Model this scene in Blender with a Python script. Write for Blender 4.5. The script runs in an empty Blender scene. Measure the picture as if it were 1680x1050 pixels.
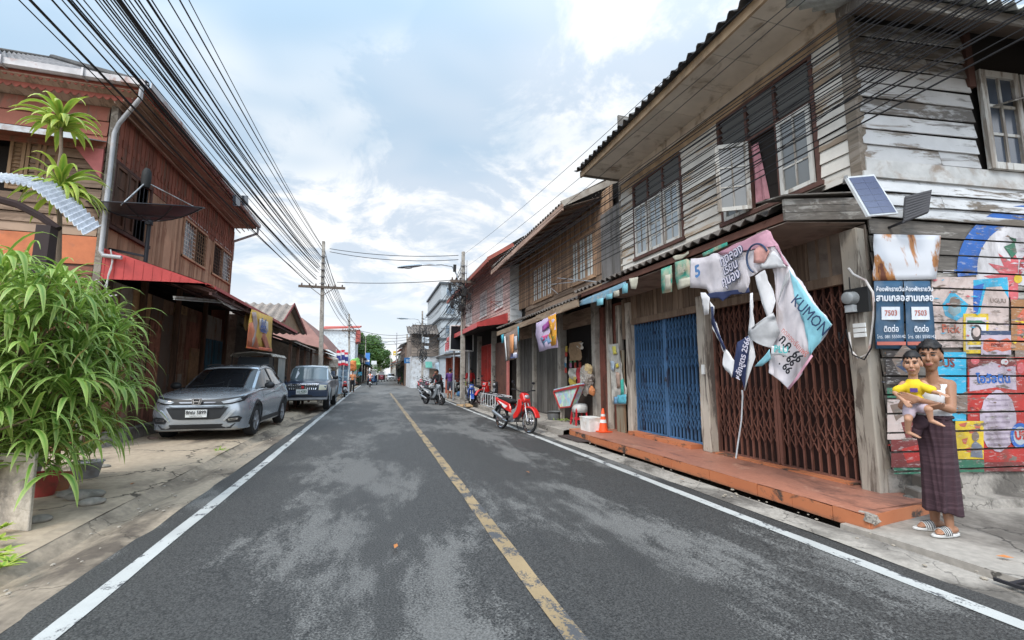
import bpy, bmesh, math, random
from mathutils import Vector, Matrix, noise
from math import radians as R, sin, cos, pi
sc = bpy.context.scene
COL = sc.collection
# ---------------------------------------------------------------- camera
CF = 735.0; CH = 1.42                       # focal length in photo pixels, eye height
YAW = R(16.762); PITCH = R(6.904)
cd = bpy.data.cameras.new('camera'); cam = bpy.data.objects.new('camera', cd); COL.objects.link(cam)
cd.sensor_width = 36; cd.lens = CF/1680*36; cd.clip_start = 0.05; cd.clip_end = 3000
cam.location = (0, 0, CH); cam.rotation_euler = (pi/2+PITCH, 0, -YAW)
sc.camera = cam
# ---------------------------------------------------------------- sky, sun, exposure
SUN_EL, SUN_AZ = R(50), R(224)
w = bpy.data.worlds.new('World'); sc.world = w; w.use_nodes = True
nt = w.node_tree; nt.nodes.clear()
def _n(t, **k):
    n = nt.nodes.new(t)
    for a, b in k.items(): setattr(n, a, b)
    return n
L = nt.links.new
out = _n('ShaderNodeOutputWorld'); bg = _n('ShaderNodeBackground'); bg.inputs[1].default_value = 0.1
sky = _n('ShaderNodeTexSky', sky_type='NISHITA', sun_disc=False, sun_elevation=SUN_EL, sun_rotation=SUN_AZ)
sky.air_density = 1.0; sky.dust_density = 0.6; sky.ozone_density = 1.0
tc = _n('ShaderNodeTexCoord'); sp = _n('ShaderNodeSeparateXYZ'); L(tc.outputs['Generated'], sp.inputs[0])
az = _n('ShaderNodeMath', operation='MAXIMUM'); L(sp.outputs[2], az.inputs[0]); az.inputs[1].default_value = 0.0
ad = _n('ShaderNodeMath', operation='ADD'); L(az.outputs[0], ad.inputs[0]); ad.inputs[1].default_value = 0.22
dx = _n('ShaderNodeMath', operation='DIVIDE'); L(sp.outputs[0], dx.inputs[0]); L(ad.outputs[0], dx.inputs[1])
dy = _n('ShaderNodeMath', operation='DIVIDE'); L(sp.outputs[1], dy.inputs[0]); L(ad.outputs[0], dy.inputs[1])
cb = _n('ShaderNodeCombineXYZ'); L(dx.outputs[0], cb.inputs[0]); L(dy.outputs[0], cb.inputs[1])
def wnoise(scale, det, dist, off, rough=.55):
    mp = _n('ShaderNodeMapping'); L(cb.outputs[0], mp.inputs[0]); mp.inputs['Location'].default_value = off; mp.inputs['Scale'].default_value = (1.0, 1.0, 1)
    n = _n('ShaderNodeTexNoise'); L(mp.outputs[0], n.inputs['Vector']); n.inputs['Scale'].default_value = scale
    n.inputs['Detail'].default_value = det; n.inputs['Distortion'].default_value = dist; n.inputs['Roughness'].default_value = rough
    return n
def wramp(src, a, b, ca=(0,0,0,1), cc=(1,1,1,1)):
    r = _n('ShaderNodeValToRGB'); L(src, r.inputs[0]); r.color_ramp.elements[0].position = a; r.color_ramp.elements[1].position = b
    r.color_ramp.elements[0].color = ca; r.color_ramp.elements[1].color = cc; r.color_ramp.interpolation = 'EASE'; return r
def wmix(f, a, b):
    m = _n('ShaderNodeMix', data_type='RGBA'); 
    if isinstance(f, float): m.inputs[0].default_value = f
    else: L(f, m.inputs[0])
    for i, v in ((6, a), (7, b)):
        if isinstance(v, tuple): m.inputs[i].default_value = v
        else: L(v, m.inputs[i])
    return m.outputs[2]
sk = wmix(0.80, sky.outputs[0], (4.9, 6.7, 8.4, 1))                       # thin high veil over the blue
big = wramp(wnoise(0.62, 4, .3, (3.1, .7, 0)).outputs[0], .40, .56)        # broad cloud cover
puf = wramp(wnoise(2.3, 10, .45, (1.3, 5.2, 0), .62).outputs[0], .44, .56, (6.0, 6.9, 8.0, 1), (9.5, 9.6, 9.7, 1))
c1 = wmix(big.outputs[0], sk, puf.outputs[0])
hz = wramp(sp.outputs[2], .02, .30, (1,1,1,1), (0,0,0,1))
hzm = _n('ShaderNodeMath', operation='MULTIPLY'); L(hz.outputs[0], hzm.inputs[0]); hzm.inputs[1].default_value = .75
c2 = wmix(hzm.outputs[0], c1, (9.0, 9.3, 9.6, 1))
# broad glow added to the unseen sky behind the camera to brighten the facades
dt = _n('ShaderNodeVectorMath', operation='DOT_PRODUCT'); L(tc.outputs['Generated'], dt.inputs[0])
GA, GE = R(200), R(64)                                          # added glow aimed near overhead so both street sides brighten alike
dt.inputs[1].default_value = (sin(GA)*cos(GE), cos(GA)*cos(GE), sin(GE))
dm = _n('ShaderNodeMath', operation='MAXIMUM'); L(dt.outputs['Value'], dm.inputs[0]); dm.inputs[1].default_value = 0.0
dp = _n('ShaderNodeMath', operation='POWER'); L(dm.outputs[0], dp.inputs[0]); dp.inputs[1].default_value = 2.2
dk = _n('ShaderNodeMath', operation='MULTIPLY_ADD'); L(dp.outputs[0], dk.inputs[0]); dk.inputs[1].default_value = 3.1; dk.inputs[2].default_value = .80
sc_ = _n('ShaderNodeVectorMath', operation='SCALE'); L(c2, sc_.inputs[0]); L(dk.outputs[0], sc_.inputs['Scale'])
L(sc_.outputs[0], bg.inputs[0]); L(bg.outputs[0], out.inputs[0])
sd = bpy.data.lights.new('sun', 'SUN'); sd.energy = 1.5; sd.angle = R(11); sd.color = (1, .94, .86)
so = bpy.data.objects.new('sun', sd); COL.objects.link(so)
# sun_rotation is measured clockwise from +Y
sdir = Vector((sin(SUN_AZ)*cos(SUN_EL), cos(SUN_AZ)*cos(SUN_EL), sin(SUN_EL)))
so.rotation_euler = sdir.to_track_quat('Z', 'Y').to_euler()
sc.view_settings.view_transform = 'Standard'; sc.view_settings.look = 'None'
sc.view_settings.exposure = 0.52; sc.view_settings.gamma = 1
# ---------------------------------------------------------------- pixel <-> place (photo is 1680 x 1050)
_f = Vector((sin(YAW)*cos(PITCH), cos(YAW)*cos(PITCH), sin(PITCH))); _r = Vector((cos(YAW), -sin(YAW), 0)); _u = _r.cross(_f)
EYE = Vector((0, 0, CH))
def ray(x, y): return _f + _r*((x-840)/CF) + _u*((525-y)/CF)
def G(x, y, z=0.0): d = ray(x, y); return EYE + d*((z-CH)/d.z)         # point of the ground seen there
def PX(x, y, X): d = ray(x, y); return EYE + d*(X/d.x)                 # point of the facade plane X
def PY(x, y, Y): d = ray(x, y); return EYE + d*(Y/d.y)
rnd = random.Random(7)
# ---------------------------------------------------------------- materials
MATS = {}
class NB:
    def __init__(s, name):
        s.m = bpy.data.materials.new(name); s.m.use_nodes = True; s.nt = s.m.node_tree; s.b = s.nt.nodes['Principled BSDF']
        s.tc = None
    def n(s, t, **k):
        n = s.nt.nodes.new(t)
        for a, b in k.items(): setattr(n, a, b)
        return n
    def set(s, sock, v):
        if isinstance(v, bpy.types.NodeSocket): s.nt.links.new(v, sock)
        elif isinstance(v, tuple) and len(v) == 3 and sock.type == 'RGBA': sock.default_value = (*v, 1)
        else: sock.default_value = v
    def co(s, scale=(1,1,1), loc=(0,0,0), rot=(0,0,0)):
        if not s.tc: s.tc = s.n('ShaderNodeTexCoord')
        mp = s.n('ShaderNodeMapping'); s.set(mp.inputs[0], s.tc.outputs['Object']); mp.inputs['Scale'].default_value = scale
        mp.inputs['Location'].default_value = loc; mp.inputs['Rotation'].default_value = rot; return mp.outputs[0]
    def noise(s, sc, det=5, vec=None, dist=0.0, rough=.6, out='Fac'):
        n = s.n('ShaderNodeTexNoise'); s.set(n.inputs['Vector'], vec or s.co()); n.inputs['Scale'].default_value = sc
        n.inputs['Detail'].default_value = det; n.inputs['Distortion'].default_value = dist; n.inputs['Roughness'].default_value = rough; return n.outputs[out]
    def vor(s, sc, vec=None, feature='F1', out='Distance'):
        n = s.n('ShaderNodeTexVoronoi', feature=feature); s.set(n.inputs['Vector'], vec or s.co()); n.inputs['Scale'].default_value = sc; return n.outputs[out]
    def ramp(s, src, a, b, ca=(0,0,0), cc=(1,1,1)):
        r = s.n('ShaderNodeValToRGB'); s.set(r.inputs[0], src); e = r.color_ramp.elements; e[0].position = a; e[1].position = b
        e[0].color = (*ca, 1); e[1].color = (*cc, 1); return r.outputs[0]
    def mix(s, f, a, b, mode='MIX'):
        m = s.n('ShaderNodeMix', data_type='RGBA', blend_type=mode); s.set(m.inputs[0], f); s.set(m.inputs[6], a); s.set(m.inputs[7], b); return m.outputs[2]
    def math(s, op, a, b=0.0):
        m = s.n('ShaderNodeMath', operation=op); s.set(m.inputs[0], a); s.set(m.inputs[1], b); return m.outputs[0]
    def island(s): return s.n('ShaderNodeNewGeometry').outputs['Random Per Island']
    def bump(s, h, strength=.3, dist=.01):
        b = s.n('ShaderNodeBump'); s.set(b.inputs['Height'], h); b.inputs['Strength'].default_value = strength; b.inputs['Distance'].default_value = dist
        s.set(s.b.inputs['Normal'], b.outputs[0])
    def fin(s, col, rough=.8, metal=0.0, spec=.3):
        s.set(s.b.inputs['Base Color'], col); s.set(s.b.inputs['Roughness'], rough); s.b.inputs['Metallic'].default_value = metal
        s.b.inputs['Specular IOR Level'].default_value = spec; return s.m
def cached(fn):
    def g(name, *a, **k):
        if name not in MATS: MATS[name] = fn(name, *a, **k)
        return MATS[name]
    return g
@cached
def plain(name, c, rough=.7, metal=0.0, var=.25, sc=4.0, dirt=None, da=.0, bump=.0, spec=.3, isl=0.0):
    """a colour with cloudy variation and optional stains"""
    s = NB(name); n = s.noise(sc, 6)
    k = s.ramp(n, .3, .7, (1-var,)*3, (1+var*.5,)*3); col = s.mix(1.0, c, k, 'MULTIPLY')
    if dirt: col = s.mix(s.ramp(s.noise(sc*.7, 8, s.co(loc=(3,1,2)), .4), .62-da, .72-da*.6), col, dirt)
    if isl: col = s.mix(1.0, col, s.ramp(s.island(), 0, 1, (1-isl,)*3, (1+isl*.6,)*3), 'MULTIPLY')
    if bump: s.bump(s.noise(sc*6, 6), bump)
    return s.fin(col, rough, metal, spec)
@cached
def boards(name, paint, wood, cover=.5, ax=1, dark=.35, sc=1.0, isl=.25, rough=.85, wood2=None):
    """weathered painted boards: ax = axis along which a board runs; cover = how much paint is left"""
    s = NB(name); st = [7.0*sc]*3; st[ax] = 1.0*sc; st = tuple(st); f = [30.0*sc]*3; f[ax] = 1.6*sc
    r = s.island(); off = s.n('ShaderNodeVectorMath', operation='ADD'); s.set(off.inputs[0], s.co(st))
    rv = s.n('ShaderNodeCombineXYZ'); rr = s.math('MULTIPLY', r, 40.0); 
    for i in range(3): s.set(rv.inputs[i], rr)
    s.set(off.inputs[1], rv.outputs[0])
    n = s.noise(1.0, 9, off.outputs[0], .6, .68)
    grain = s.noise(1.0, 5, s.co(tuple(f)), .3, .6)
    wcol = s.mix(s.ramp(grain, .3, .7), tuple(x*(1-dark) for x in wood), tuple(min(1, x*1.25) for x in wood))
    if wood2: wcol = s.mix(s.ramp(s.noise(.9, 4, s.co((1,1,1), (5,5,5))), .42, .6), wcol, wood2)
    jit = s.math('ADD', n, s.math('MULTIPLY', s.math('SUBTRACT', r, .5), .16))
    m = s.ramp(jit, .62-cover*.3-.03, .62-cover*.3+.05)
    pcol = s.mix(s.ramp(s.noise(2.2, 6, s.co((1,1,1), (2,7,1))), .35, .7), tuple(x*.78 for x in paint), paint)
    col = s.mix(m, wcol, pcol)
    col = s.mix(1.0, col, s.ramp(r, 0, 1, (1-isl,)*3, (1+isl*.5,)*3), 'MULTIPLY')
    s.bump(s.math('ADD', s.math('MULTIPLY', grain, .5), m), .35, .004)
    return s.fin(col, rough)
@cached
def rusty(name, base, rust=(.16,.06,.03), amt=.5, ax=2, rough=.75, metal=0.0, var=.3):
    s = NB(name); st = [5.0]*3; st[ax] = .8
    n = s.noise(1.0, 9, s.co(tuple(st)), .4, .65); k = s.noise(9, 6)
    b = s.mix(s.ramp(s.noise(1.7, 5), .3, .7), tuple(x*(1-var) for x in base), base)
    col = s.mix(s.ramp(s.math('ADD', n, s.math('MULTIPLY', s.math('SUBTRACT', k, .5), .3)), .66-amt*.3, .72-amt*.2), b, rust)
    s.bump(k, .15, .004); return s.fin(col, rough, metal)
@cached
def glass(name, c=(.02,.03,.04), rough=.06):
    s = NB(name); return s.fin(c, rough, 0.0, .8)
@cached
def leafm(name, c1, c2, tip=None):
    s = NB(name); col = s.mix(s.ramp(s.island(), .1, .9), c1, c2)
    col = s.mix(s.ramp(s.noise(3, 3), .35, .7), tuple(x*.7 for x in c1), col)
    if tip:
        at = s.n('ShaderNodeAttribute', attribute_name='tip'); col = s.mix(s.math('MULTIPLY', at.outputs['Fac'], 1.0), col, tip)
    s.fin(col, .45, 0, .4); tr = s.n('ShaderNodeBsdfTranslucent'); s.set(tr.inputs[0], s.mix(.5, col, (.25,.4,.05)))
    mx = s.n('ShaderNodeMixShader'); mx.inputs[0].default_value = .3
    s.nt.links.new(s.b.outputs[0], mx.inputs[1]); s.nt.links.new(tr.outputs[0], mx.inputs[2])
    o = [n for n in s.nt.nodes if n.type == 'OUTPUT_MATERIAL'][0]; s.nt.links.new(mx.outputs[0], o.inputs[0]); return s.m
@cached
def carpaint(name, c, metal=.6, rough=.3):
    s = NB(name); col = s.mix(s.ramp(s.noise(.9, 2), .3, .8), c, tuple(x*.92 for x in c))
    s.fin(col, s.ramp(s.noise(3, 6), .3, .8, (rough,)*3, (rough+.04,)*3), metal, .5)
    s.b.inputs['Coat Weight'].default_value = .6; s.b.inputs['Coat Roughness'].default_value = .06; return s.m
@cached
def corrugm(name, c, c2, sc=1.0, rough=.85):
    """fibre-cement / tin sheet, streaked along local slope"""
    s = NB(name); n = s.noise(sc*1.5, 8, s.co(), .3, .65); k = s.noise(sc*14, 4)
    col = s.mix(s.ramp(n, .38, .62), c, c2); col = s.mix(1.0, col, s.ramp(k, .3, .7, (.75,)*3, (1.15,)*3), 'MULTIPLY')
    col = s.mix(1.0, col, s.ramp(s.island(), 0, 1, (.8,)*3, (1.1,)*3), 'MULTIPLY')
    s.bump(k, .2, .006); return s.fin(col, rough)
# ---------------------------------------------------------------- mesh builder
def wm(o):
    m = o.matrix_basis.copy()
    while o.parent: o = o.parent; m = o.matrix_basis @ m
    return m
class MB:
    def __init__(s): s.v = []; s.f = []; s.mi = []; s.M = None; s.cur = 0
    def add(s, vs, fs):
        b = len(s.v); M = s.M
        s.v += [(M @ Vector(p)) if M else Vector(p) for p in vs]; s.f += [tuple(b+i for i in f) for f in fs]; s.mi += [s.cur]*len(fs); return s
    def box(s, x0, x1, y0, y1, z0, z1):
        return s.add([(x0,y0,z0),(x1,y0,z0),(x1,y1,z0),(x0,y1,z0),(x0,y0,z1),(x1,y0,z1),(x1,y1,z1),(x0,y1,z1)],
                     [(3,2,1,0),(4,5,6,7),(0,1,5,4),(1,2,6,5),(2,3,7,6),(3,0,4,7)])
    def cb(s, c, d, rz=0.0, rx=0.0, ry=0.0):
        T = Matrix.Translation(c) @ Matrix.Rotation(rz, 4, 'Z') @ Matrix.Rotation(ry, 4, 'Y') @ Matrix.Rotation(rx, 4, 'X'); h = [x/2 for x in d]
        vs = [T @ Vector((a*h[0], b*h[1], e*h[2])) for e in (-1,1) for a, b in ((-1,-1),(1,-1),(1,1),(-1,1))]
        return s.add(vs, [(3,2,1,0),(4,5,6,7),(0,1,5,4),(1,2,6,5),(2,3,7,6),(3,0,4,7)])
    def beam(s, a, b, w, h, up=(0,0,1)):
        a, b = Vector(a), Vector(b); d = (b-a).normalized(); u = Vector(up)
        if abs(d.dot(u)) > .98: u = Vector((0,1,0))
        x = d.cross(u).normalized()*w/2; z = x.cross(d).normalized()*h/2
        vs = [a-x-z, a+x-z, a+x+z, a-x+z, b-x-z, b+x-z, b+x+z, b-x+z]
        return s.add(vs, [(0,1,2,3),(7,6,5,4),(0,4,5,1),(1,5,6,2),(2,6,7,3),(3,7,4,0)])
    def quad(s, a, b, c, d): return s.add([a,b,c,d], [(0,1,2,3)])
    def slab(s, pts, t):
        """polygon with thickness vector t"""
        t = Vector(t); n = len(pts); vs = [Vector(p) for p in pts]; vs += [p+t for p in vs]
        return s.add(vs, [tuple(range(n-1,-1,-1)), tuple(range(n, 2*n))] + [(i,(i+1)%n,n+(i+1)%n,n+i) for i in range(n)])
    def tube(s, pts, r, n=8, cap=True):
        pts = [Vector(p) for p in pts]; m = len(pts); rs = r if isinstance(r, (list, tuple)) else [r]*m
        rings = []; t0 = (pts[1]-pts[0]).normalized(); u = t0.orthogonal().normalized()
        for i in range(m):
            t = (pts[min(i+1,m-1)]-pts[max(i-1,0)]).normalized(); u = (u - t*u.dot(t)).normalized(); w_ = t.cross(u)
            rings.append([pts[i]+(u*cos(2*pi*k/n)+w_*sin(2*pi*k/n))*rs[i] for k in range(n)])
        return s.loft(rings, cap)
    def loft(s, rings, cap=True, closed=True):
        n = len(rings[0]); vs = [p for r in rings for p in r]; fs = []
        for i in range(len(rings)-1):
            for k in range(n if closed else n-1):
                a = i*n+k; b = i*n+(k+1)%n; fs.append((a, b, b+n, a+n))
        if cap and closed: fs += [tuple(range(n-1,-1,-1)), tuple((len(rings)-1)*n+k for k in range(n))]
        return s.add(vs, fs)
    def cyl(s, a, b, r, n=12, r2=None): return s.tube([a, b], [r, r2 if r2 is not None else r], n)
    def lathe(s, prof, c=(0,0,0), n=20, axis='Z', cap=True):
        c = Vector(c); rings = []
        for r_, h in prof:
            rg = []
            for k in range(n):
                a = 2*pi*k/n; x, y = r_*cos(a), r_*sin(a)
                rg.append(c + (Vector((x,y,h)) if axis == 'Z' else Vector((x,h,y)) if axis == 'Y' else Vector((h,x,y))))
            rings.append(rg)
        return s.loft(rings, cap)
    def ell(s, c, r, nu=12, nv=8, rot=None):
        c = Vector(c); rings = []
        for i in range(1, nv):
            t = pi*i/nv; rings.append([Vector((r[0]*sin(t)*cos(2*pi*k/nu), r[1]*sin(t)*sin(2*pi*k/nu), r[2]*cos(t))) for k in range(nu)])
        if rot: rings = [[rot @ p for p in g] for g in rings]
        return s.loft([[c+p for p in g] for g in rings])
    def prism(s, prof, w, inset=0.0, axis='Y', off=0.0):
        """side silhouette (x,z) made w wide about y=off, edges drawn in by inset"""
        n = len(prof); cx = sum(p[0] for p in prof)/n; cz = sum(p[1] for p in prof)/n
        def ring(y, k): return [Vector((cx+(p[0]-cx)*k, off+y, cz+(p[1]-cz)*k)) for p in prof]
        if inset: rg = [ring(-w/2, 1-inset), ring(-w/2*.72, 1), ring(w/2*.72, 1), ring(w/2, 1-inset)]
        else: rg = [ring(-w/2, 1), ring(w/2, 1)]
        if axis == 'X': rg = [[Vector((p.y, p.x, p.z)) for p in g] for g in rg]
        return s.loft(rg)
    def corr(s, o, u, v, nw, amp, t=.006, sub=6, rows=1, lap=.02, jit=0.0):
        """corrugated sheet: o corner, u across the waves (nw of them), v along them; rows of lapped sheets"""
        o, u, v = Vector(o), Vector(u), Vector(v); nrm = u.cross(v).normalized(); N = nw*sub
        if nrm.z < 0: nrm = -nrm
        for r_ in range(rows):
            a = o+v*(r_/rows); b = o+v*((r_+1)/rows); a = a + nrm*lap*(1 if r_ else 0)*0; vs = []
            lift = nrm*(lap if rows > 1 else 0)
            for k in range(N+1):
                h = nrm*amp*math.cos(2*pi*k/sub); j = v.normalized()*(rnd.uniform(-jit, jit) if jit else 0)
                p = a+u*(k/N)+h+j; q = b+u*(k/N)+h+lift
                vs += [p, q, p+nrm*t, q+nrm*t]
            fs = []
            for k in range(N):
                i = 4*k; j = i+4; fs += [(i,i+1,j+1,j), (i+2,j+2,j+3,i+3), (i,j,j+2,i+2), (i+1,i+3,j+3,j+1)]
            s.add(vs, fs)
        return s
    def build(s, name, mat, parent=None, smooth=False, bevel=0.0, sub=0, label=None, base=None, auto=None, seg=1, weld=False):
        me = bpy.data.meshes.new(name); vs = s.v; o = bpy.data.objects.new(name, me); COL.objects.link(o)
        if parent is not None:
            o.parent = parent; inv = wm(parent).inverted(); vs = [inv @ p for p in vs]
        else:
            if base is None:
                xs = [p.x for p in vs]; ys = [p.y for p in vs]; zs = [p.z for p in vs]
                base = Vector(((min(xs)+max(xs))/2, (min(ys)+max(ys))/2, min(zs)))
            base = Vector(base); o.location = base; vs = [p-base for p in vs]
        me.from_pydata([tuple(p) for p in vs], [], s.f)
        for m in (mat if isinstance(mat, (list, tuple)) else [mat]): me.materials.append(m)
        for p, i in zip(me.polygons, s.mi): p.material_index = i
        bm = bmesh.new(); bm.from_mesh(me)
        if weld: bmesh.ops.remove_doubles(bm, verts=bm.verts, dist=1e-4)
        bmesh.ops.recalc_face_normals(bm, faces=bm.faces)
        if bevel: bmesh.ops.bevel(bm, geom=[e for e in bm.edges if e.is_manifold and e.calc_face_angle(0) > .6], offset=bevel, segments=seg, affect='EDGES', clamp_overlap=True)
        bm.to_mesh(me); bm.free()
        if smooth:
            for p in me.polygons: p.use_smooth = True
        if auto is not None:
            for p in me.polygons: p.use_smooth = True
            me.set_sharp_from_angle(angle=R(auto))
        if sub:
            md = o.modifiers.new('s', 'SUBSURF'); md.levels = sub; md.render_levels = sub
        if label: o['label'] = label
        return o
def tag(o, label=None, cat=None, group=None, kind=None):
    if label: o['label'] = label
    if cat: o['category'] = cat
    if group: o['group'] = group
    if kind: o['kind'] = kind
    return o
def empty(name, loc, label, cat, group=None, rz=0.0):
    o = bpy.data.objects.new(name, None); COL.objects.link(o); o.location = loc; o.rotation_euler = (0,0,rz); o.empty_display_size = .2
    return tag(o, label, cat, group)
def dup(o, loc=None, rz=None, label=None, group=None, parent=None, scale=None):
    c = o.copy(); COL.objects.link(c)
    if parent is not None: c.parent = parent
    for ch in list(o.children): dup(ch, parent=c)
    if loc is not None: c.location = loc
    if rz is not None: c.rotation_euler = (0,0,rz)
    if scale: c.scale = (scale,)*3
    return tag(c, label, None, group)
def recolor(root, mp):
    """give a copied thing its own colours: {old material: new}; meshes are copied"""
    for o in [root]+list(root.children_recursive):
        if o.type == 'MESH' and any(m in mp for m in o.data.materials):
            o.data = o.data.copy()
            for i, m in enumerate(o.data.materials):
                if m in mp: o.data.materials[i] = mp[m]
_tx = {}
def text_geo(body, size):
    cu = bpy.data.curves.new('t', 'FONT'); cu.body = body; cu.size = size; cu.align_x = 'CENTER'; cu.align_y = 'CENTER'; cu.resolution_u = 2
    o = bpy.data.objects.new('t', cu); COL.objects.link(o); bpy.context.view_layer.update()
    me = bpy.data.meshes.new_from_object(o.evaluated_get(bpy.context.evaluated_depsgraph_get()))
    r = ([v.co.copy() for v in me.vertices], [tuple(p.vertices) for p in me.polygons])
    bpy.data.objects.remove(o); bpy.data.curves.remove(cu); bpy.data.meshes.remove(me); return r
def text(mb, body, size, o, u, v, sx=1.0, bold=0.0):
    """lettering on a plane: centre o, reading direction u, up v; bold = extra stroke copies"""
    vs, fs = text_geo(body, size); o, u, v = Vector(o), Vector(u).normalized(), Vector(v).normalized(); n = u.cross(v)
    offs = [(0,0)] if not bold else [(0,0),(bold,0),(-bold,0),(0,bold),(0,-bold)]
    for k, (a, b) in enumerate(offs): mb.add([o+u*((p.x)*sx+a)+v*(p.y+b)+n*(.0004*k) for p in vs], fs)
    return mb
def evalmesh(o):
    bpy.context.view_layer.update(); dg = bpy.context.evaluated_depsgraph_get(); me = bpy.data.meshes.new_from_object(o.evaluated_get(dg))
    o.modifiers.clear(); old = o.data; o.data = me; bpy.data.meshes.remove(old); return o
# common materials
BLACK = plain('black_rubber', (.02,.02,.02), .7, var=.1); CHROME = plain('chrome', (.6,.6,.62), .18, 1.0, var=.05)
DKMETAL = plain('dark_metal', (.035,.035,.04), .5, .5); WIREM = plain('cable_black', (.012,.012,.014), .6, var=.05)
GALV = plain('galvanised_steel', (.42,.44,.46), .45, .5, dirt=(.2,.17,.15), da=.1); DARKIN = plain('dark_interior', (.018,.014,.012), .9, sc=1)
WHITEP = plain('white_paint', (.72,.72,.7), .55, dirt=(.35,.32,.28), da=.08); CONC = plain('concrete_pole', (.34,.31,.27), .9, dirt=(.16,.14,.12), da=.12, bump=.2)
def siding(mb, o, u, L_, z0, z1, bh=.19, out=(0,0,0), t=.02, skip=(), seed=0, wob=.004, gap=.004, joints=2.6):
    """lapped horizontal boards on a wall from o along unit u, outward normal out; skip = openings (a0,a1,z0,z1)"""
    rr = random.Random(seed); u = Vector(u).normalized(); out = Vector(out).normalized(); o = Vector(o); n = max(1, round((z1-z0)/bh)); h = (z1-z0)/n
    for i in range(n):
        za, zb = z0+i*h, z0+(i+1)*h-gap; segs = [(0.0, L_)]
        for (a0, a1, s0, s1) in skip:
            if s0 < zb-h*.35 and s1 > za+h*.35:
                ns = []
                for (p, q) in segs:
                    if a1 <= p or a0 >= q: ns.append((p, q)); continue
                    if a0 > p: ns.append((p, a0))
                    if a1 < q: ns.append((a1, q))
                segs = ns
        for (p, q) in segs:
            cuts = [p]; c = p+rr.uniform(.6, joints)
            while c < q-.5: cuts.append(c); c += rr.uniform(1.4, joints+.6)
            cuts.append(q)
            for a, b in zip(cuts, cuts[1:]):
                w1, w2 = rr.uniform(-wob, wob), rr.uniform(-wob, wob); lo = out*(t+rr.uniform(0, .006)); hi = out*.004
                A = o+u*(a+.002); B = o+u*(b-.002)
                def P(base, z, k): return Vector((base.x, base.y, z))+k
                mb.add([P(A,za+w1,lo), P(B,za+w2,lo), P(B,zb+w2,hi), P(A,zb+w1,hi), P(A,za+w1,lo-out*.018), P(B,za+w2,lo-out*.018), P(B,zb+w2,hi-out*.018), P(A,zb+w1,hi-out*.018)],
                       [(0,1,2,3),(7,6,5,4),(0,4,5,1),(1,5,6,2),(2,6,7,3),(3,7,4,0)])
    return mb
def vboards(mb, o, u, L_, z0, z1, bw=.16, out=(0,0,0), t=.02, seed=0, skip=(), batten=0.0, zf=None, gap=.005):
    rr = random.Random(seed); u = Vector(u).normalized(); out = Vector(out).normalized(); o = Vector(o); n = max(1, round(L_/bw)); w_ = L_/n
    def col(a, b, za, zb, k, th):
        A = o+u*a; B = o+u*b
        vs = [Vector((P.x, P.y, z))+out*q for q in (k, k+th) for P, z in ((A,za),(B,za),(B,zb),(A,zb))]
        mb.add(vs, [(3,2,1,0),(4,5,6,7),(0,1,5,4),(1,2,6,5),(2,3,7,6),(3,0,4,7)])
    for i in range(n):
        a, b = i*w_+gap/2, (i+1)*w_-gap/2; zz = [(z0+rr.uniform(0,.01), zf((a+b)/2) if zf else z1)]
        for (a0, a1, s0, s1) in skip:
            if a0 < (a+b)/2 < a1:
                nz = []
                for (p, q) in zz:
                    if s1 <= p or s0 >= q: nz.append((p, q)); continue
                    if s0 > p: nz.append((p, s0))
                    if s1 < q: nz.append((s1, q))
                zz = nz
        k = rr.uniform(0, .006)
        for (p, q) in zz:
            col(a, b, p, q, k, t)
            if batten: col(b-batten/2, b+batten/2+gap, p, q-.004, k+t+.001, .012)
    return mb
def casement(parent, o, u, w_, h, cols=2, rows=3, out=(1,0,0), fm=None, gm=None, ft=.06, name='window', t=.035, label=None, bar=.025, panel=0.0):
    """sash: frame (with muntins) in one mesh, its pane a sub-part; panel = solid bottom height"""
    u = Vector(u).normalized(); out = Vector(out).normalized(); o = Vector(o); z = Vector((0,0,1)); m = MB()
    def bar_(a0, a1, z0, z1, th, k=0.0):
        vs = [o+u*a+z*c+out*q for q in (k, k+th) for a, c in ((a0,z0),(a1,z0),(a1,z1),(a0,z1))]
        m.add(vs, [(3,2,1,0),(4,5,6,7),(0,1,5,4),(1,2,6,5),(2,3,7,6),(3,0,4,7)])
    bar_(0, ft, 0, h, t); bar_(w_-ft, w_, 0, h, t); bar_(ft, w_-ft, 0, ft, t-.003); bar_(ft, w_-ft, h-ft, h, t-.003)
    if panel: bar_(ft, w_-ft, ft, panel, t*.6)
    b0 = panel or ft
    for i in range(1, cols): a = ft+(w_-2*ft)*i/cols; bar_(a-bar/2, a+bar/2, b0, h-ft, t*.7)
    for j in range(1, rows): c = b0+(h-ft-b0)*j/rows; bar_(ft, w_-ft, c-bar/2, c+bar/2, t*.6)
    f = m.build(name, fm, parent, label=label)
    p = MB(); vs = [o+u*a+z*c+out*(t*.25) for a, c in ((ft*.9,b0*.95),(w_-ft*.9,b0*.95),(w_-ft*.9,h-ft*.9),(ft*.9,h-ft*.9))]
    p.slab(vs, -out*.006); p.build('pane', gm, f); return f
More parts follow.
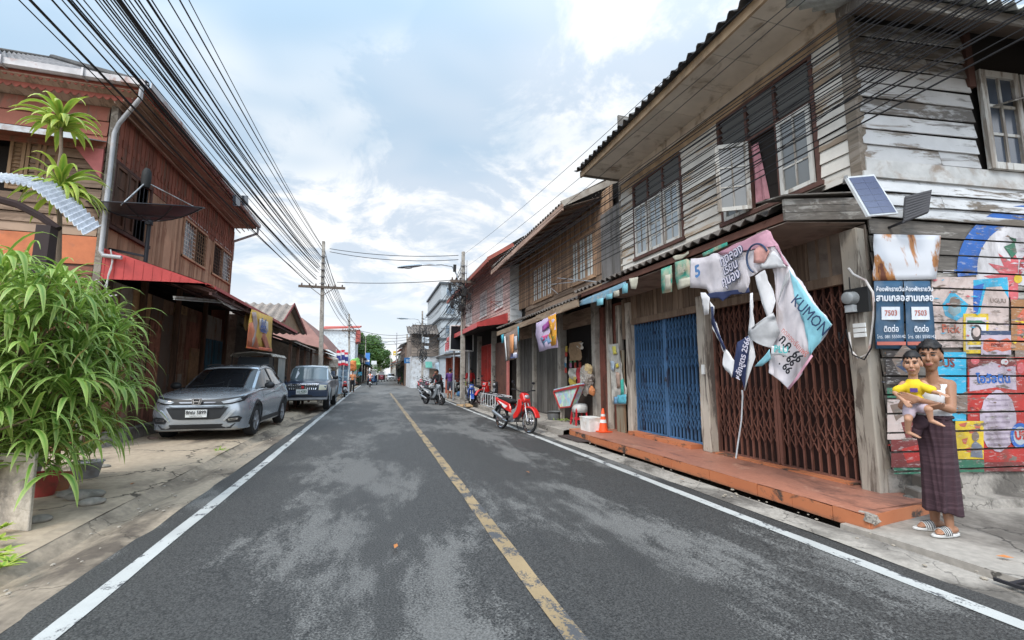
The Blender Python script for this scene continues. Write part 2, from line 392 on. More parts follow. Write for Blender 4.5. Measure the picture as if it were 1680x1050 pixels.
# ---------------------------------------------------------------- ground, road, pavements
def m_asphalt():
    s = NB('asphalt'); big = s.noise(.55, 10, s.co((1.35, .55, 1), (3.3, 1.7, 0)), .35, .62)
    med = s.noise(3.0, 8, s.co((1.6, .5, 1), (4, 2, 1)), .2, .7); grain = s.noise(75, 6, s.co(), 0, .8); fine = s.vor(60)
    m = s.math('ADD', big, s.math('MULTIPLY', s.math('SUBTRACT', med, .5), .46)); m = s.math('ADD', m, s.math('MULTIPLY', s.math('SUBTRACT', grain, .5), .42))
    # polished wheel tracks: the pale film lies in two broad lanes each side of the centre line
    sp = s.n('ShaderNodeSeparateXYZ'); s.set(sp.inputs[0], s.co()); 
    t = s.math('COSINE', s.math('MULTIPLY', s.math('ADD', sp.outputs[0], 2.55), 2.35)); m = s.math('ADD', m, s.math('MULTIPLY', t, .035))
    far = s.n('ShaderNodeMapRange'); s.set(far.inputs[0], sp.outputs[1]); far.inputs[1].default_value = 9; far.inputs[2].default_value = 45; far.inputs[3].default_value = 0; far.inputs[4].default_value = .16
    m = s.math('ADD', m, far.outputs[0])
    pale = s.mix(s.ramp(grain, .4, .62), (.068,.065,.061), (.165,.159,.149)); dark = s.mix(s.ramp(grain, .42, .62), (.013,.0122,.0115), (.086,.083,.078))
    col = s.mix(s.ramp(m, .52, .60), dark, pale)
    cr = s.vor(.23, s.co((1,.55,1), (5,1,0)), 'DISTANCE_TO_EDGE'); wv = s.n('ShaderNodeVectorMath', operation='ADD'); s.set(wv.inputs[0], s.co((1,.55,1), (5,1,0))); s.set(wv.inputs[1], s.noise(2.2, 6, out='Color')); cr = s.vor(.23, wv.outputs[0], 'DISTANCE_TO_EDGE')
    col = s.mix(s.ramp(cr, .0012, .0035, (.6,)*3, (0,0,0)), col, (.012,.012,.012))
    oil = s.ramp(s.noise(.9, 4, s.co((1.3,.35,1), (8,3,0))), .60, .74); col = s.mix(s.math('MULTIPLY', oil, .55), col, (.018,.018,.019))
    col = s.mix(s.ramp(fine, .0, .16, (1,1,1), (0,0,0)), col, s.mix(.28, col, (.4,.4,.4)))
    s.bump(s.math('ADD', grain, s.math('MULTIPLY', fine, .25)), .35, .005); return s.fin(col, s.ramp(m, .5, .62, (.62,)*3, (.8,)*3), 0, .35)
ASPH = m_asphalt()
def m_conc(name, base, dark, crack=.5, sc=1.0, stain=.5, off=(0,0,0)):
    s = NB(name); a = s.noise(.8*sc, 9, s.co((1,.6,1), off), .4, .62); b = s.noise(12*sc, 6); e = s.vor(.55*sc, s.co((1,1,1), off), 'DISTANCE_TO_EDGE')
    dv = s.n('ShaderNodeVectorMath', operation='ADD'); s.set(dv.inputs[0], s.co((1,1,1), off)); nn = s.noise(1.5, 5, out='Color'); s.set(dv.inputs[1], nn)
    e = s.vor(.55*sc, dv.outputs[0], 'DISTANCE_TO_EDGE')
    col = s.mix(s.ramp(a, .62-stain*.25, .72-stain*.15), base, dark); col = s.mix(1.0, col, s.ramp(b, .3, .7, (.8,)*3, (1.12,)*3), 'MULTIPLY')
    col = s.mix(s.ramp(e, .004, .013, (crack,)*3, (0,0,0)), col, tuple(x*.25 for x in dark))
    s.bump(s.math('ADD', b, s.ramp(e, .0, .02)), .35, .01); return s.fin(col, .88)
PAVE = m_conc('pavement_concrete', (.36,.285,.205), (.135,.105,.08), .85, 1.0, .45)
PAVE2 = m_conc('pavement_concrete_grey', (.30,.27,.235), (.11,.096,.083), .8, 1.2, .5, (4,2,0))
KERB = m_conc('kerb_concrete', (.30,.27,.235), (.10,.088,.076), .5, 2.5, .6, (1,8,0))
DIRT = m_conc('dirt', (.16,.12,.085), (.07,.052,.04), .0, 1.6, .6, (9,1,0))
def sheet(name, xs_z, ys, mat, nz=.0, seed=3, xf=None):
    """ground strip: profile [(x,z)] carried along the y stations, slightly uneven"""
    m = MB(); rows = []
    for y in ys:
        rows.append([Vector((x+(xf(x, y) if xf else 0), y, z + (noise.noise(Vector((x*1.3+seed, y*.8, seed)))*nz))) for x, z in xs_z])
    m.loft(rows, cap=False, closed=False); o = m.build(name, mat, smooth=False); tag(o, None, None, None, 'structure'); return o
def ys_(a, b, n): return [a+(b-a)*i/n for i in range(n+1)]
g = MB(); g.quad((-1600,-300,-.16),(1600,-300,-.16),(1600,2500,-.16),(-1600,2500,-.16)); tag(g.build('ground', DIRT, base=(0,0,-.16)), kind='structure')
def bend(y): return 0 if y < 60 else (y-60)**1.5*.0035
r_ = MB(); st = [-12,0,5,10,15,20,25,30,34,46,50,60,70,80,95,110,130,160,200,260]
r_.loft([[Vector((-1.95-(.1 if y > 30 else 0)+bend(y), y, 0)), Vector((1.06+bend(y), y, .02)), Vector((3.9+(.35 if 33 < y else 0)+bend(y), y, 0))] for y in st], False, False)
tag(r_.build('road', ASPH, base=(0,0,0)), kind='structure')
s_ = MB(); s_.quad((4.1,34,-.012),(60,34+6,-.012),(60,47,-.012),(4.1,44.5,-.012)); tag(s_.build('side_road', ASPH, base=(0,0,-.012)), kind='structure')
# painted lines, worn through to the asphalt
def m_line(name, c, wear, sc=6):
    s = NB(name); n = s.noise(sc, 9, s.co((1,.6,1)), .3, .7); g2 = s.noise(60, 4); k = s.math('ADD', n, s.math('MULTIPLY', s.math('SUBTRACT', g2, .5), .35))
    pc = s.mix(s.ramp(s.noise(1.1, 5), .35, .7), tuple(x*.72 for x in c), c)
    col = s.mix(s.ramp(k, .60-wear*.2, .66-wear*.2), pc, (.07,.07,.073)); s.bump(g2, .3, .004); return s.fin(col, .7)
LWHITE = m_line('worn_white_line', (.45,.45,.43), .26); LYEL = m_line('worn_yellow_line', (.31,.225,.125), .48, 5)
def strip(name, x0, x1, ys, mat, z, dx=None):
    m = MB(); rr = random.Random(5)
    m.loft([[Vector((x0+(dx(y) if dx else 0)+rr.uniform(-.006,.006), y, z+ .02*0)), Vector((x1+(dx(y) if dx else 0)+rr.uniform(-.006,.006), y, z))] for y in ys], False, False)
    o = m.build(name, mat); tag(o, kind='structure'); return o
ld = lambda y: -.18*min(1, max(0, (y-8)/28)) + bend(y)
strip('white_edge_line', -1.72, -1.60, ys_(-4, 62, 160), LWHITE, .0075, ld)
strip('white_kerbside_line', 3.50, 3.62, ys_(-4, 33, 100), LWHITE, .0075, lambda y: (.28*max(0,(y-14)/20)**2)*1.0)
strip('yellow_centre_line', 1.00, 1.125, ys_(-4, 35, 120), LYEL, .0255)
m = MB(); m.quad((.18,35.0,.0245),(.98,35.0,.0265),(.98,35.35,.0265),(.18,35.35,.0245)); m.quad((1.14,35.0,.0265),(2.3,35.0,.019),(2.3,35.35,.019),(1.14,35.35,.0265)); tag(m.build('white_stop_bar', LWHITE), kind='structure')
m = MB(); m.quad((3.6,34.2,.006),(5.2,35.8,.001),(5.2,36.0,.001),(3.5,34.35,.006)); tag(m.build('white_corner_line', LWHITE), kind='structure')
# left: channel, then patched concrete apron in front of the houses
wobL = lambda x, y: noise.noise(Vector((x*.4, y*1.1, 2)))*.05
GUTC = m_conc('gutter_concrete', (.31,.25,.185), (.095,.075,.058), .5, 1.4, .62, (2,5,0))
sheet('gutter_channel', [(-1.93,.002),(-2.08,.012),(-2.22,-.004),(-2.36,-.05),(-2.46,-.055),(-2.58,.02)], ys_(-3, 60, 260), GUTC, .016, 3, lambda x, y: (noise.noise(Vector((y*.9,4,2)))*.04 if x > -2.57 else 0)+(-.1 if y > 30 else 0))
sheet('pavement', [(-2.575,.021),(-2.7,.045),(-3.2,.06),(-3.9,.075),(-4.6,.09),(-6.0,.11),(-9.5,.12),(-30,.12)], ys_(-3, 60, 130), PAVE, .018, 6)
# right: broken kerb strip, dark gutter gap, flags at the corner, raised walk beyond the orange step
sheet('kerb_strip', [(3.80,.004),(3.9,.022),(4.02,.035),(4.10,.03),(4.115,-.09)], ys_(-3, 33.5, 260), KERB, .02, 9, lambda x, y: noise.noise(Vector((y*1.3,7,2)))*.035 if x < 4.05 else 0)
m = MB(); m.box(4.11,4.25,-3,33,-.15,-.085); tag(m.build('gutter_bed', DIRT), kind='structure')
sheet('corner_flagstones', [(4.22,-.09),(4.235,.035),(4.5,.03),(5.0,.035),(6,.03),(9,.02),(24,.0)], ys_(-3, 3.34, 40), PAVE2, .035, 12)
sheet('alley', [(5.2,.01),(7,.0),(12,-.01),(24,-.02)], ys_(3.33, 4.2, 4), PAVE2, .0, 12)
sheet('raised_walk', [(4.24,-.09),(4.26,.105),(4.34,.12),(4.7,.125),(5.2,.13),(5.8,.13),(7.5,.13)], ys_(9.95, 33.3, 130), PAVE2, .018, 15, lambda x, y: noise.noise(Vector((y*.8,9,5)))*.05 if x < 4.4 else 0)
sheet('far_walk', [(4.2,-.02),(4.26,.08),(4.6,.09),(12,.1)], ys_(45, 75, 30), PAVE2, .01, 15)
# orange tiled step in front of the shutters
s = NB('orange_step_top'); n1 = s.noise(.9, 8, s.co((1,.5,1)), .3); c = s.mix(s.ramp(n1, .38, .66), (.37,.155,.10), (.26,.12,.085)); c = s.mix(s.ramp(s.noise(3, 9, None, .4, .7), .60, .70), c, (.42,.25,.18)); c = s.mix(s.ramp(s.noise(1.6, 9, s.co((1.6,.5,1), (7,1,2)), .5, .72), .53, .66), c, (.13,.065,.05)); c = s.mix(1.0, c, s.ramp(s.noise(30, 4), .3, .7, (.8,)*3, (1.1,)*3), 'MULTIPLY'); s.bump(s.noise(12,7), .3, .006)
STEPTOP = s.fin(c, .5, 0, .35)
s = NB('orange_step_riser'); n1 = s.noise(2.4, 9, s.co((1,1,1.5)), .4, .68); c = s.mix(s.ramp(s.noise(1.3, 6), .3, .7), (.41,.135,.06), (.47,.175,.08)); c = s.mix(s.ramp(n1, .545, .61), c, (.07,.05,.04)); zz = s.n('ShaderNodeSeparateXYZ'); s.set(zz.inputs[0], s.co()); c = s.mix(s.ramp(s.math('ADD', zz.outputs[2], s.math('MULTIPLY', n1, .12)), .06, .10, (.65,)*3, (0,0,0)), c, (.09,.07,.058)); c = s.mix(s.ramp(s.noise(5, 8, s.co(loc=(3,3,3)), .3, .7), .66, .70), c, (.33,.28,.24)); s.bump(n1, .3, .006)
STEPR = s.fin(c, .6, 0, .35)
st_ = empty('orange_step', (4.75,6.3,0), 'long orange tiled step with a scuffed stained riser in front of the shutters', 'step')
rr = random.Random(4); n = 58; top = []; rowsF = []
for i in range(n+1):
    y = 3.12 + (9.72-3.12)*i/n; x = 4.31+rr.uniform(-.006,.006); rowsF.append((x, y))
m = MB(); m.add([(x, y, .152+rr.uniform(-.002,.002)) for x, y in rowsF]+[(5.47, y+(.18 if i == 0 else 0), .152) for i, (x, y) in enumerate(rowsF)], [(i, n+1+i, n+2+i, i+1) for i in range(n)])
m.build('tread', STEPTOP, st_)
m = MB()
ks = 0
while ks < n:                                                  # riser in separate tiles with open joints and chips
    ke = min(n, ks+rr.choice((2,3,3,4))); a, b = rowsF[ks], rowsF[ke]; hA, hB = .15-rr.choice((0,0,.002,.012)), .15-rr.choice((0,0,.002,.01)); k = rr.uniform(-.004, .004)
    m.slab([(a[0]+k, a[1]+.004, .01), (b[0]+k, b[1]-.003, .01), (b[0]+k, b[1]-.003, hB), (a[0]+k, a[1]+.004, hA)], (.05,0,0)); ks = ke
m.slab([(4.32,3.115,.012),(5.47,3.29,.012),(5.47,3.29,.150),(4.32,3.115,.150)], (0,.05,0))
m.build('riser', STEPR, st_)
m = MB(); m.box(4.35,5.46,3.34,9.70,.0,.14); m.build('bed', KERB, st_)
m = MB()
for i in range(5): m.cb((4.32+rr.uniform(0,.09), 3.12+rr.uniform(0,.12), .06+rr.uniform(0,.07)), (.06,.07,.06), rr.uniform(0,1), rr.uniform(0,1))
m.build('broken_corner', KERB, st_)
m = MB(); m.box(4.42,5.0,9.725,9.98,.02,.145); m.build('end_block', STEPR, st_)
# thresholds
m = MB(); m.box(5.18,5.47,6.62,8.62,.153,.225); m.build('threshold', STEPR, st_)
m = MB(); m.box(5.26,5.46,3.98,6.2,.153,.172); m.build('threshold', STEPR, st_)
# iron drain cover by the step, drain slots at the corner
m = MB(); m.slab([(3.98,8.55,.045),(4.24,8.5,.055),(4.24,9.55,.055),(3.96,9.6,.045)], (0,0,.012)); tag(m.build('drain_cover', plain('drain_iron', (.07,.05,.045), .7, .3)), 'flat rusty metal plate over the gutter at the far end of the orange step', 'drain cover')
dg_ = MB()
for i in range(7): dg_.box(4.0+.02, 4.45, 1.6+i*.07, 1.63+i*.07, .05, .07)
dg_.box(4.0,4.02,1.56,2.12,.05,.07); dg_.box(4.45,4.47,1.56,2.12,.05,.07); tag(dg_.build('drain_grate', DKMETAL), 'dark iron drain grate in the flagstones at the right corner', 'drain grate')
m = MB(); rr = random.Random(11)
for i in range(160):
    if i < 90: x, y, z = -2.05-abs(rr.gauss(0,.28)), rr.uniform(2.5, 13), .02
    else: x, y, z = rr.uniform(3.85, 4.2), rr.uniform(2, 14), .035
    r0 = rr.uniform(.006,.02); m.ell((x,y,z), (r0, r0*1.3, r0*.6), 6, 4)
tag(m.build('gravel', plain('grit', (.3,.26,.21), .9)), kind='stuff')
m = MB(); lf = [(-2.9,7.0),(-3.05,6.6),(.2,3.9),(3.9,5.2),(2.1,6.2),(4.6,2.35)]
for x, y in lf:
    a = rr.uniform(0,6); d = Vector((cos(a),sin(a),0))*.05; e = Vector((-sin(a),cos(a),0))*.018; c = Vector((x,y,.05)); m.slab([c-d, c-e+Vector((0,0,.008)), c+d, c+e], (0,0,.002))
tag(m.build('fallen_leaves', plain('dry_leaf', (.42,.16,.05), .7)), kind='stuff')
# ================================================================ white timber shophouse on the right
XF = 5.35
S0 = Vector((XF, 3.60, 0)); DS = Vector((.9915, -.130, 0)); NS = Vector((-.130, -.9915, 0))
def SW(x, y, off=0.0):                      # point of the end wall seen at a pixel
    d = ray(x, y); o = S0+NS*off; t = ((o-EYE).dot(NS))/d.dot(NS); return EYE+d*t
PWHITE = boards('peeling_white_boards', (.60,.57,.52), (.27,.215,.165), .66, 1, wood2=(.40,.29,.19))
PWHITE_X = boards('peeling_white_boards_end', (.54,.54,.54), (.23,.19,.155), .50, 0, wood2=(.15,.14,.13))
GREYW = boards('grey_old_boards', (.29,.25,.21), (.17,.14,.11), .3, 1)
GREYW_X = boards('grey_old_boards_end', (.36,.34,.31), (.14,.125,.11), .15, 0)
BRNV = boards('brown_upright_boards', (.24,.17,.12), (.17,.115,.08), .3, 2)
WOODP = boards('weathered_post', (.42,.37,.31), (.20,.165,.135), .35, 2, wood2=(.12,.10,.085))
FRAMEW = boards('peeling_white_frame', (.54,.53,.50), (.27,.235,.20), .44, 2)
REDW = plain('red_brown_trim', (.10,.05,.04), .8, var=.4)
GL = glass('window_glass', (.15,.155,.155), .22); GLW = glass('dusty_glass', (.30,.33,.35), .25)
SHEET = corrugm('old_fibre_sheet', (.085,.075,.07), (.17,.145,.125), 1.0)
SHEETD = corrugm('dark_fibre_sheet', (.04,.038,.038), (.085,.08,.075), 1.0)
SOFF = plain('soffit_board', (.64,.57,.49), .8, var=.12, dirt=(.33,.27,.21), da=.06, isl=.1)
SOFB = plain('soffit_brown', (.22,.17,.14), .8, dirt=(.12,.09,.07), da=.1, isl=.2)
BEIGEB = plain('cream_beam', (.42,.30,.19), .8, dirt=(.25,.18,.12), da=.12)
h1 = empty('wooden_house', (XF, 3.6, 0), 'two storey timber shophouse with peeling white boards, painted end wall and folding shutters', 'house')
W1 = (4.12, 5.74, 3.86, 5.56); W2 = (6.78, 8.34, 3.93, 5.52)
m = MB(); siding(m, (XF,3.62,0), (0,1,0), 5.34, 3.72, 5.62, .17, (-1,0,0), .022, [(w_[0]-3.62, w_[1]-3.62, w_[2], w_[3]) for w_ in (W1, W2)], 3)
m.build('front_wall', PWHITE, h1)
m = MB(); m.box(XF+.02, XF+.10, 3.66, 8.95, 5.56, 6.02); m.box(XF-.005,XF+.02,3.64,8.95,5.62,5.80); m.build('wall_head_beam', BEIGEB, h1)
m = MB(); m.box(XF-.025, XF+.05, 3.66, 8.95, 5.80, 6.02); m.build('frieze', SOFF, h1)
# dark core so no light leaks
m = MB(); m.box(XF+.45, 9.5, 3.9, 8.9, .1, 5.9); m.build('inner_wall', DARKIN, h1)
m = MB(); m.box(XF+.021, XF+.45, 4.0, 8.93, 3.60, 3.72); m.box(XF+.021, 9.4, 3.62, 8.93, 6.03, 6.08); m.build('floor_beam', DARKIN, h1)
# corner posts
m = MB(); m.box(XF-.03, XF+.10, 3.575, 3.70, 3.70, 6.02); m.build('corner_board', GREYW, h1); m = MB(); m.box(XF-.02, XF+.08, 8.90, 8.98, 3.2, 6.0); m.build('corner_board', GREYW, h1)
# first window: open leaf in the middle
def facade_win(w_, bays, fine, tr, openbay=None):
    y0, y1, z0, z1 = w_; root = MB()
    fr = MB(); fr.box(XF-.03, XF+.05, y0-.05, y0, z0-.05, z1+.05); fr.box(XF-.03, XF+.05, y1, y1+.05, z0-.05, z1+.05)
    fr.box(XF-.028, XF+.05, y0, y1, z1, z1+.05); fr.box(XF-.05, XF+.05, y0-.08, y1+.08, z0-.06, z0)
    edges = [y0+(y1-y0)*b for b in bays]
    for e in edges[1:-1]: fr.box(XF-.026, XF+.05, e-.022, e+.022, z0, z1)
    zt = z0+(z1-z0)*tr; fr.box(XF-.024, XF+.04, y0, y1, zt-.02, zt+.02)
    f = fr.build('window_frame', REDW, h1)
    lv = MB()
    for a, b in zip(edges, edges[1:]):
        nl = 6; hh = (z1-zt-.04)/nl
        for k in range(nl): zc = zt+.03+hh*(k+.5); lv.cb((XF+.01, (a+b)/2, zc), (.09, b-a-.07, .006), 0, 0, R(48))
    lv.build('louvre_glass', GL, f)
    for i, (a, b) in enumerate(zip(edges, edges[1:])):
        wd = b-a-.05
        if i == openbay:
            q = MB(); q.box(XF+.10, XF+.12, a+.02, b-.02, z0, zt); q.build('dark_opening', DARKIN, h1)
            casement(f, (XF-.04, b-.03, z0+.02), (-.82,.57,0), wd, zt-z0-.06, 2, 3, (-.57,-.82,0), FRAMEW, GL, .06, 'open_casement', bar=.02)
            c = MB(); rows = []
            for j in range(9):
                zz = zt-.1-(zt-z0-.2)*j/8; rows.append([Vector((XF+.03+.025*sin(k*1.9+j*.3), b-.03-.025*k-.012*j*(k/6), zz)) for k in range(7)])
            c.loft(rows, False, False); cm = plain('pink_curtain', (.46,.22,.25), .9, var=.45, sc=3); o = c.build('curtain', cm, f); md = o.modifiers.new('t','SOLIDIFY'); md.thickness = .004
        else:
            sub_ = 1 if not fine else 1
            casement(f, (XF-.012, b-.025, z0+.01), (0,-1,0), wd, zt-z0-.04, 2, 3 if not fine else 4, (-1,0,0), FRAMEW, GLW if fine else GL, .055, 'casement', bar=.022)
    return f
facade_win(W1, (0,.34,.66,1), False, .66, 1)
facade_win(W2, (0,.34,.67,1), True, .72)
m = MB()
for z in (4.15, 4.6, 4.95): m.box(XF+.055, XF+.07, 3.7, 8.9, z, z+.01)
m.box(XF+.06, XF+.1, 3.7, 8.9, 3.75, 5.5); m.build('inner_lining', DARKIN, h1)
# main roof, eave and soffit towards the street
m = MB(); rr = random.Random(2)
for i in range(8):
    a = 3.45+i*.70; m.box(4.42, XF-.03, a+.004, a+.692, 5.985+rr.uniform(0,.004), 6.0)
m.build('soffit', SOFF, h1)
m = MB(); m.box(4.36, 4.40, 3.3, 9.02, 5.93, 6.07); m.build('fascia', BEIGEB, h1)
m = MB(); m.box(4.40,XF,8.95,9.0,5.95,6.3); m.box(XF,9.5,8.92,8.97,5.3,7.6); m.build('gable_board', GREYW_X, h1)
m = MB(); m.corr((4.24,3.25,6.06), (0,5.82,0), (4.9,0,2.15), 29, .034, .012, 6, 3, .02, .006); m.build('roof', SHEETD, h1)
# small roof over the end wall
m = MB(); e0 = S0+NS*.78+DS*(-.62); e0.z = 5.15; 
def SE(a, off, z): p = S0+DS*a+NS*off; return Vector((p.x, p.y, z))
m.slab([SE(-.62,.80,5.16), SE(6,.80,5.16), SE(6,.80,5.27), SE(-.62,.80,5.27)], -NS*.03); m.slab([SE(-.62,.80,5.16), SE(-.62,.80,5.27), SE(-.15,0.0,5.83), SE(-.15,0.0,5.72)], DS*.03)
m.build('end_fascia', GREYW_X, h1)
m = MB(); m.slab([SE(-.58,.77,5.20), SE(6,.77,5.20), SE(6,0.03,5.76), SE(-.15,0.03,5.76)], (0,0,.02)); m.build('end_soffit', plain('dark_soffit', (.09,.065,.05), .9), h1)
m = MB(); m.corr(SE(-.7,.92,5.24), DS*6.8, SE(0,-.35,6.10)-SE(0,.92,5.24), 36, .028, .008, 6); m.build('end_roof', corrugm('pale_tin_sheet', (.42,.45,.44), (.30,.31,.30)), h1)
m = MB(); m.box(XF+.02, XF+.1, 3.55, 3.7, 5.9, 6.3); m.build('ridge_stop', GREYW, h1)
# end wall: upper boards, band, lower boards
ul = DS; swin = (1.76, 2.75, 3.90, 5.24)
m = MB(); siding(m, SE(.04,0,0), DS, 1.70-.04, 3.92, 5.72, .195, NS, .028, [(1.62,1.75,5.2,5.8)], 21, .009, .008, 3.5); siding(m, SE(2.75,0,0), DS, 3.2, 3.92, 5.72, .195, NS, .028, [], 22, .009)
siding(m, SE(1.70,0,0), DS, 1.1, 3.72, 3.90, .18, NS, .02, [], 5)
m.build('end_wall', PWHITE_X, h1)
m = MB(); siding(m, SE(.0,0.012,0), DS, 6, 3.22, 3.70, .16, NS, .03, [], 23, .008, .006, 3.0); m.build('end_wall_band', boards('flaking_white_band', (.52,.53,.54), (.13,.11,.09), .34, 0), h1)
m = MB(); siding(m, SE(.02,0,0), DS, 6, .40, 3.22, .20, NS, .02, [], 24, .005, .014, 3.5); m.build('end_wall_lower', GREYW_X, h1)
m = MB(); m.slab([SE(-.02,.05,3.70), SE(6,.05,3.66), SE(6,.05,3.72), SE(-.02,.05,3.765)], -NS*.05); m.slab([SE(.04,.035,3.76), SE(6,.035,3.74), SE(6,.035,3.90), SE(.04,.035,3.92)], -NS*.03); m.build('ledge', plain('white_ledge', (.48,.48,.47), .7, dirt=(.27,.22,.18), da=.16), h1)
m = MB(); m.slab([SE(.05,-.03,.3), SE(6,-.03,.3), SE(6,-.03,5.9), SE(.05,-.03,5.9)], -NS*.05); m.build('end_wall_backing', DARKIN, h1)
m = MB(); m.slab([SE(1.66,.05,5.0), SE(1.76,.05,5.0), SE(1.76,.05,5.74), SE(1.66,.05,5.74)], -NS*.06); m.build('bracket', REDW, h1)
m = MB(); m.slab([SE(1.80,-.02,5.27), SE(3.2,-.02,5.27), SE(3.2,-.02,5.72), SE(1.8,-.02,5.72)], -NS*.01); m.build('dark_recess', DARKIN, h1)  # shade of the recess over the end window, painted as a near-black sheet
f = casement(h1, SE(1.78,.035,3.92), DS, .60, 1.30, 2, 3, NS, FRAMEW, glass('blue_grey_glass', (.06,.075,.10), .15), .085, 'end_window', .05, bar=.035)
casement(h1, SE(2.42,.03,3.92), DS, .60, 1.30, 2, 3, NS, FRAMEW, GL, .085, 'end_window', .05, bar=.035)
m = MB()                                                       # hood at the picture's right edge
a = SW(1666,165,.28); m.slab([a, a+DS*.5+Vector((0,0,.16)), a+DS*.5-NS*.25+Vector((0,0,.24)), a-NS*.25+Vector((0,0,.06))], (0,0,.02)); m.build('window_hood', GREYW_X, h1)
# stone footing under the end wall
m = MB(); rr = random.Random(8)
x = -.05
m.slab([SE(-.02,-.02,-.05), SE(7,-.02,-.05), SE(7,-.02,.40), SE(-.02,-.02,.40)], -NS*.1)
m.slab([SE(.62,.10,.0), SE(7,.12,.0), SE(7,.03,.37), SE(.62,.02,.38)], -NS*.08)
m.slab([SE(-.1,.30,.0), SE(7,.30,.0), SE(7,.27,.10), SE(-.1,.27,.12)], -NS*.3)
m.build('footing', KERB, h1)
m = MB()
for k in range(9): m.cb(SE(.08+.06*k+rr.uniform(-.02,.02), .10+rr.uniform(0,.08), .16+rr.uniform(-.08,.14)), (rr.uniform(.1,.2), .16, rr.uniform(.09,.15)), rr.uniform(-.3,.3), rr.uniform(-.2,.2))
m.build('rubble', plain('dark_stone', (.12,.105,.09), .9, bump=.3, isl=.4), h1, bevel=.012)
# ---- ground floor posts, header, shutters
def post(y, w_, x0, z0, z1, name='post', mat=WOODP, lean=0.0):
    m = MB(); rr = random.Random(int(y*100)); rings = []
    for i in range(9):
        t = i/8; z = z0+(z1-z0)*t; k = 1+rr.uniform(-.04,.04); dx = lean*t
        rings.append([Vector((x0+dx+a*w_*k, y+b*w_*k, z)) for a, b in ((-.5,-.5),(.5,-.5),(.5,.5),(-.5,.5))])
    m.loft(rings); return m.build(name, mat, h1, bevel=.012)
post(3.74, .21, 5.33, .0, 3.1, 'corner_post', boards('corner_post_timber', (.34,.30,.25), (.19,.155,.125), .42, 2, sc=1.2, wood2=(.10,.08,.065)))
post(6.33, .21, 5.36, .15, 2.75); post(8.70, .17, 5.36, .15, 3.0)
post(9.12, .14, 5.34, .12, 3.0)
m = MB(); vboards(m, (XF+.02, 3.75, 0), (0,1,0), 5.15, 2.62, 3.14, .155, (-1,0,0), .018, 4, batten=.03); m.build('header_boards', BRNV, h1)
m = MB(); m.box(XF-.02, XF+.06, 3.8, 8.85, 2.50, 2.62); m.build('lintel', BRNV, h1)
# big brown panel at the near end of the header
m = MB(); m.slab([(XF-.005,3.62,2.60),(XF-.005,4.35,2.60),(XF-.005,4.35,3.14),(XF-.005,3.62,3.14)], (.02,0,0)); m.build('header_panel', plain('stained_ply', (.20,.16,.13), .8, var=.4, sc=2.5, dirt=(.09,.07,.06), da=.1), h1)
# awning: corrugated sheet, rafters, boarded soffit, boxed near end
m = MB(); m.corr((4.44,4.02,3.34), (0,5.6,0), (XF-4.44-.01,0,.40), 28, .032, .012, 6, 1, .0, .01); m.build('awning_roof', SHEET, h1)
m = MB(); m.box(4.50, 4.53, 3.9, 9.55, 3.20, 3.29); 
for y in ys_(4.2, 9.3, 6): m.beam((4.5,y,3.25), (XF,y,3.62), .05, .07)
m.build('awning_frame', plain('rust_brown_steel', (.16,.075,.055), .7, .2), h1)
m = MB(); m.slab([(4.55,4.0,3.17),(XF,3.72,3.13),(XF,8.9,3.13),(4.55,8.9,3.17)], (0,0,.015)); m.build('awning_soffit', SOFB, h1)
m = MB()
A_, B_ = Vector((4.43,3.84,0)), Vector((XF+.02,3.56,0))
for k, (za, zb) in enumerate(((3.17,3.26),(3.265,3.345),(3.35,3.425))):
    m.slab([A_+Vector((0,0,za+.0)), B_+Vector((0,0,za+.02)), B_+Vector((0,0,zb+.02)), A_+Vector((0,0,zb))], (.0,.03,0))
m.build('awning_end_board', GREYW_X, h1)
m = MB(); m.slab([A_+Vector((-.05,-.05,3.44)), B_+Vector((.05,-.05,3.50)), B_+Vector((.05,.2,3.55)), A_+Vector((-.05,.35,3.49))], (0,0,.015)); m.build('awning_end_cap', GREYW_X, h1)
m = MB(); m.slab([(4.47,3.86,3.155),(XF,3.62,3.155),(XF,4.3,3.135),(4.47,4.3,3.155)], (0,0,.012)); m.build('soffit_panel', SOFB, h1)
# folding lattice shutters
def shutter(y0, y1, z0, z1, mat, name, bands, n, x=5.43):
    m = MB(); dy = (y1-y0)/n
    for i in range(n+1):
        y = y0+i*dy; m.box(x-.014, x+.014, y-.011, y+.011, z0, z1)
    for zc in bands:
        for i in range(n):
            a, b = y0+i*dy, y0+(i+1)*dy
            for k in (-1, 1):
                m.beam((x-.018,a,zc-.11*k), (x-.018,b,zc+.11*k), .004, .018, (1,0,0)); 
                m.beam((x-.021,a,zc+.16-.11*k), (x-.021,b,zc+.16+.11*k), .004, .018, (1,0,0))
    m.box(x-.03, x+.03, y0-.01, y1+.01, z0-.03, z0)
    o = m.build(name, mat, h1); f = MB()
    f.box(x-.025, x+.02, y0-.025, y0+.02, z0, z1); f.box(x-.026, x+.021, y1-.02, y1+.025, z0, z1); f.build('stile', mat, o)
    return o
BLUEG = rusty('blue_shutter_paint', (.075,.17,.32), (.03,.035,.06), .35, 2, .55, .1); BRG = rusty('rust_brown_shutter_paint', (.20,.085,.06), (.085,.038,.028), .55, 2, .7, .0)
bb = (.55,.98,1.65,2.18)
shutter(6.50, 7.52, .25, 2.50, BLUEG, 'blue_folding_shutter', bb, 10); shutter(7.58, 8.60, .25, 2.50, BLUEG, 'blue_folding_shutter', bb, 10)
shutter(3.92, 5.02, .19, 2.55, BRG, 'brown_folding_shutter', bb, 10); shutter(5.08, 6.20, .19, 2.55, BRG, 'brown_folding_shutter', bb, 10)
m = MB(); m.box(5.50,5.52,6.44,8.64,.15,2.52); m.build('blue_backing', plain('dark_blue_sheet', (.012,.024,.045), .8), h1)
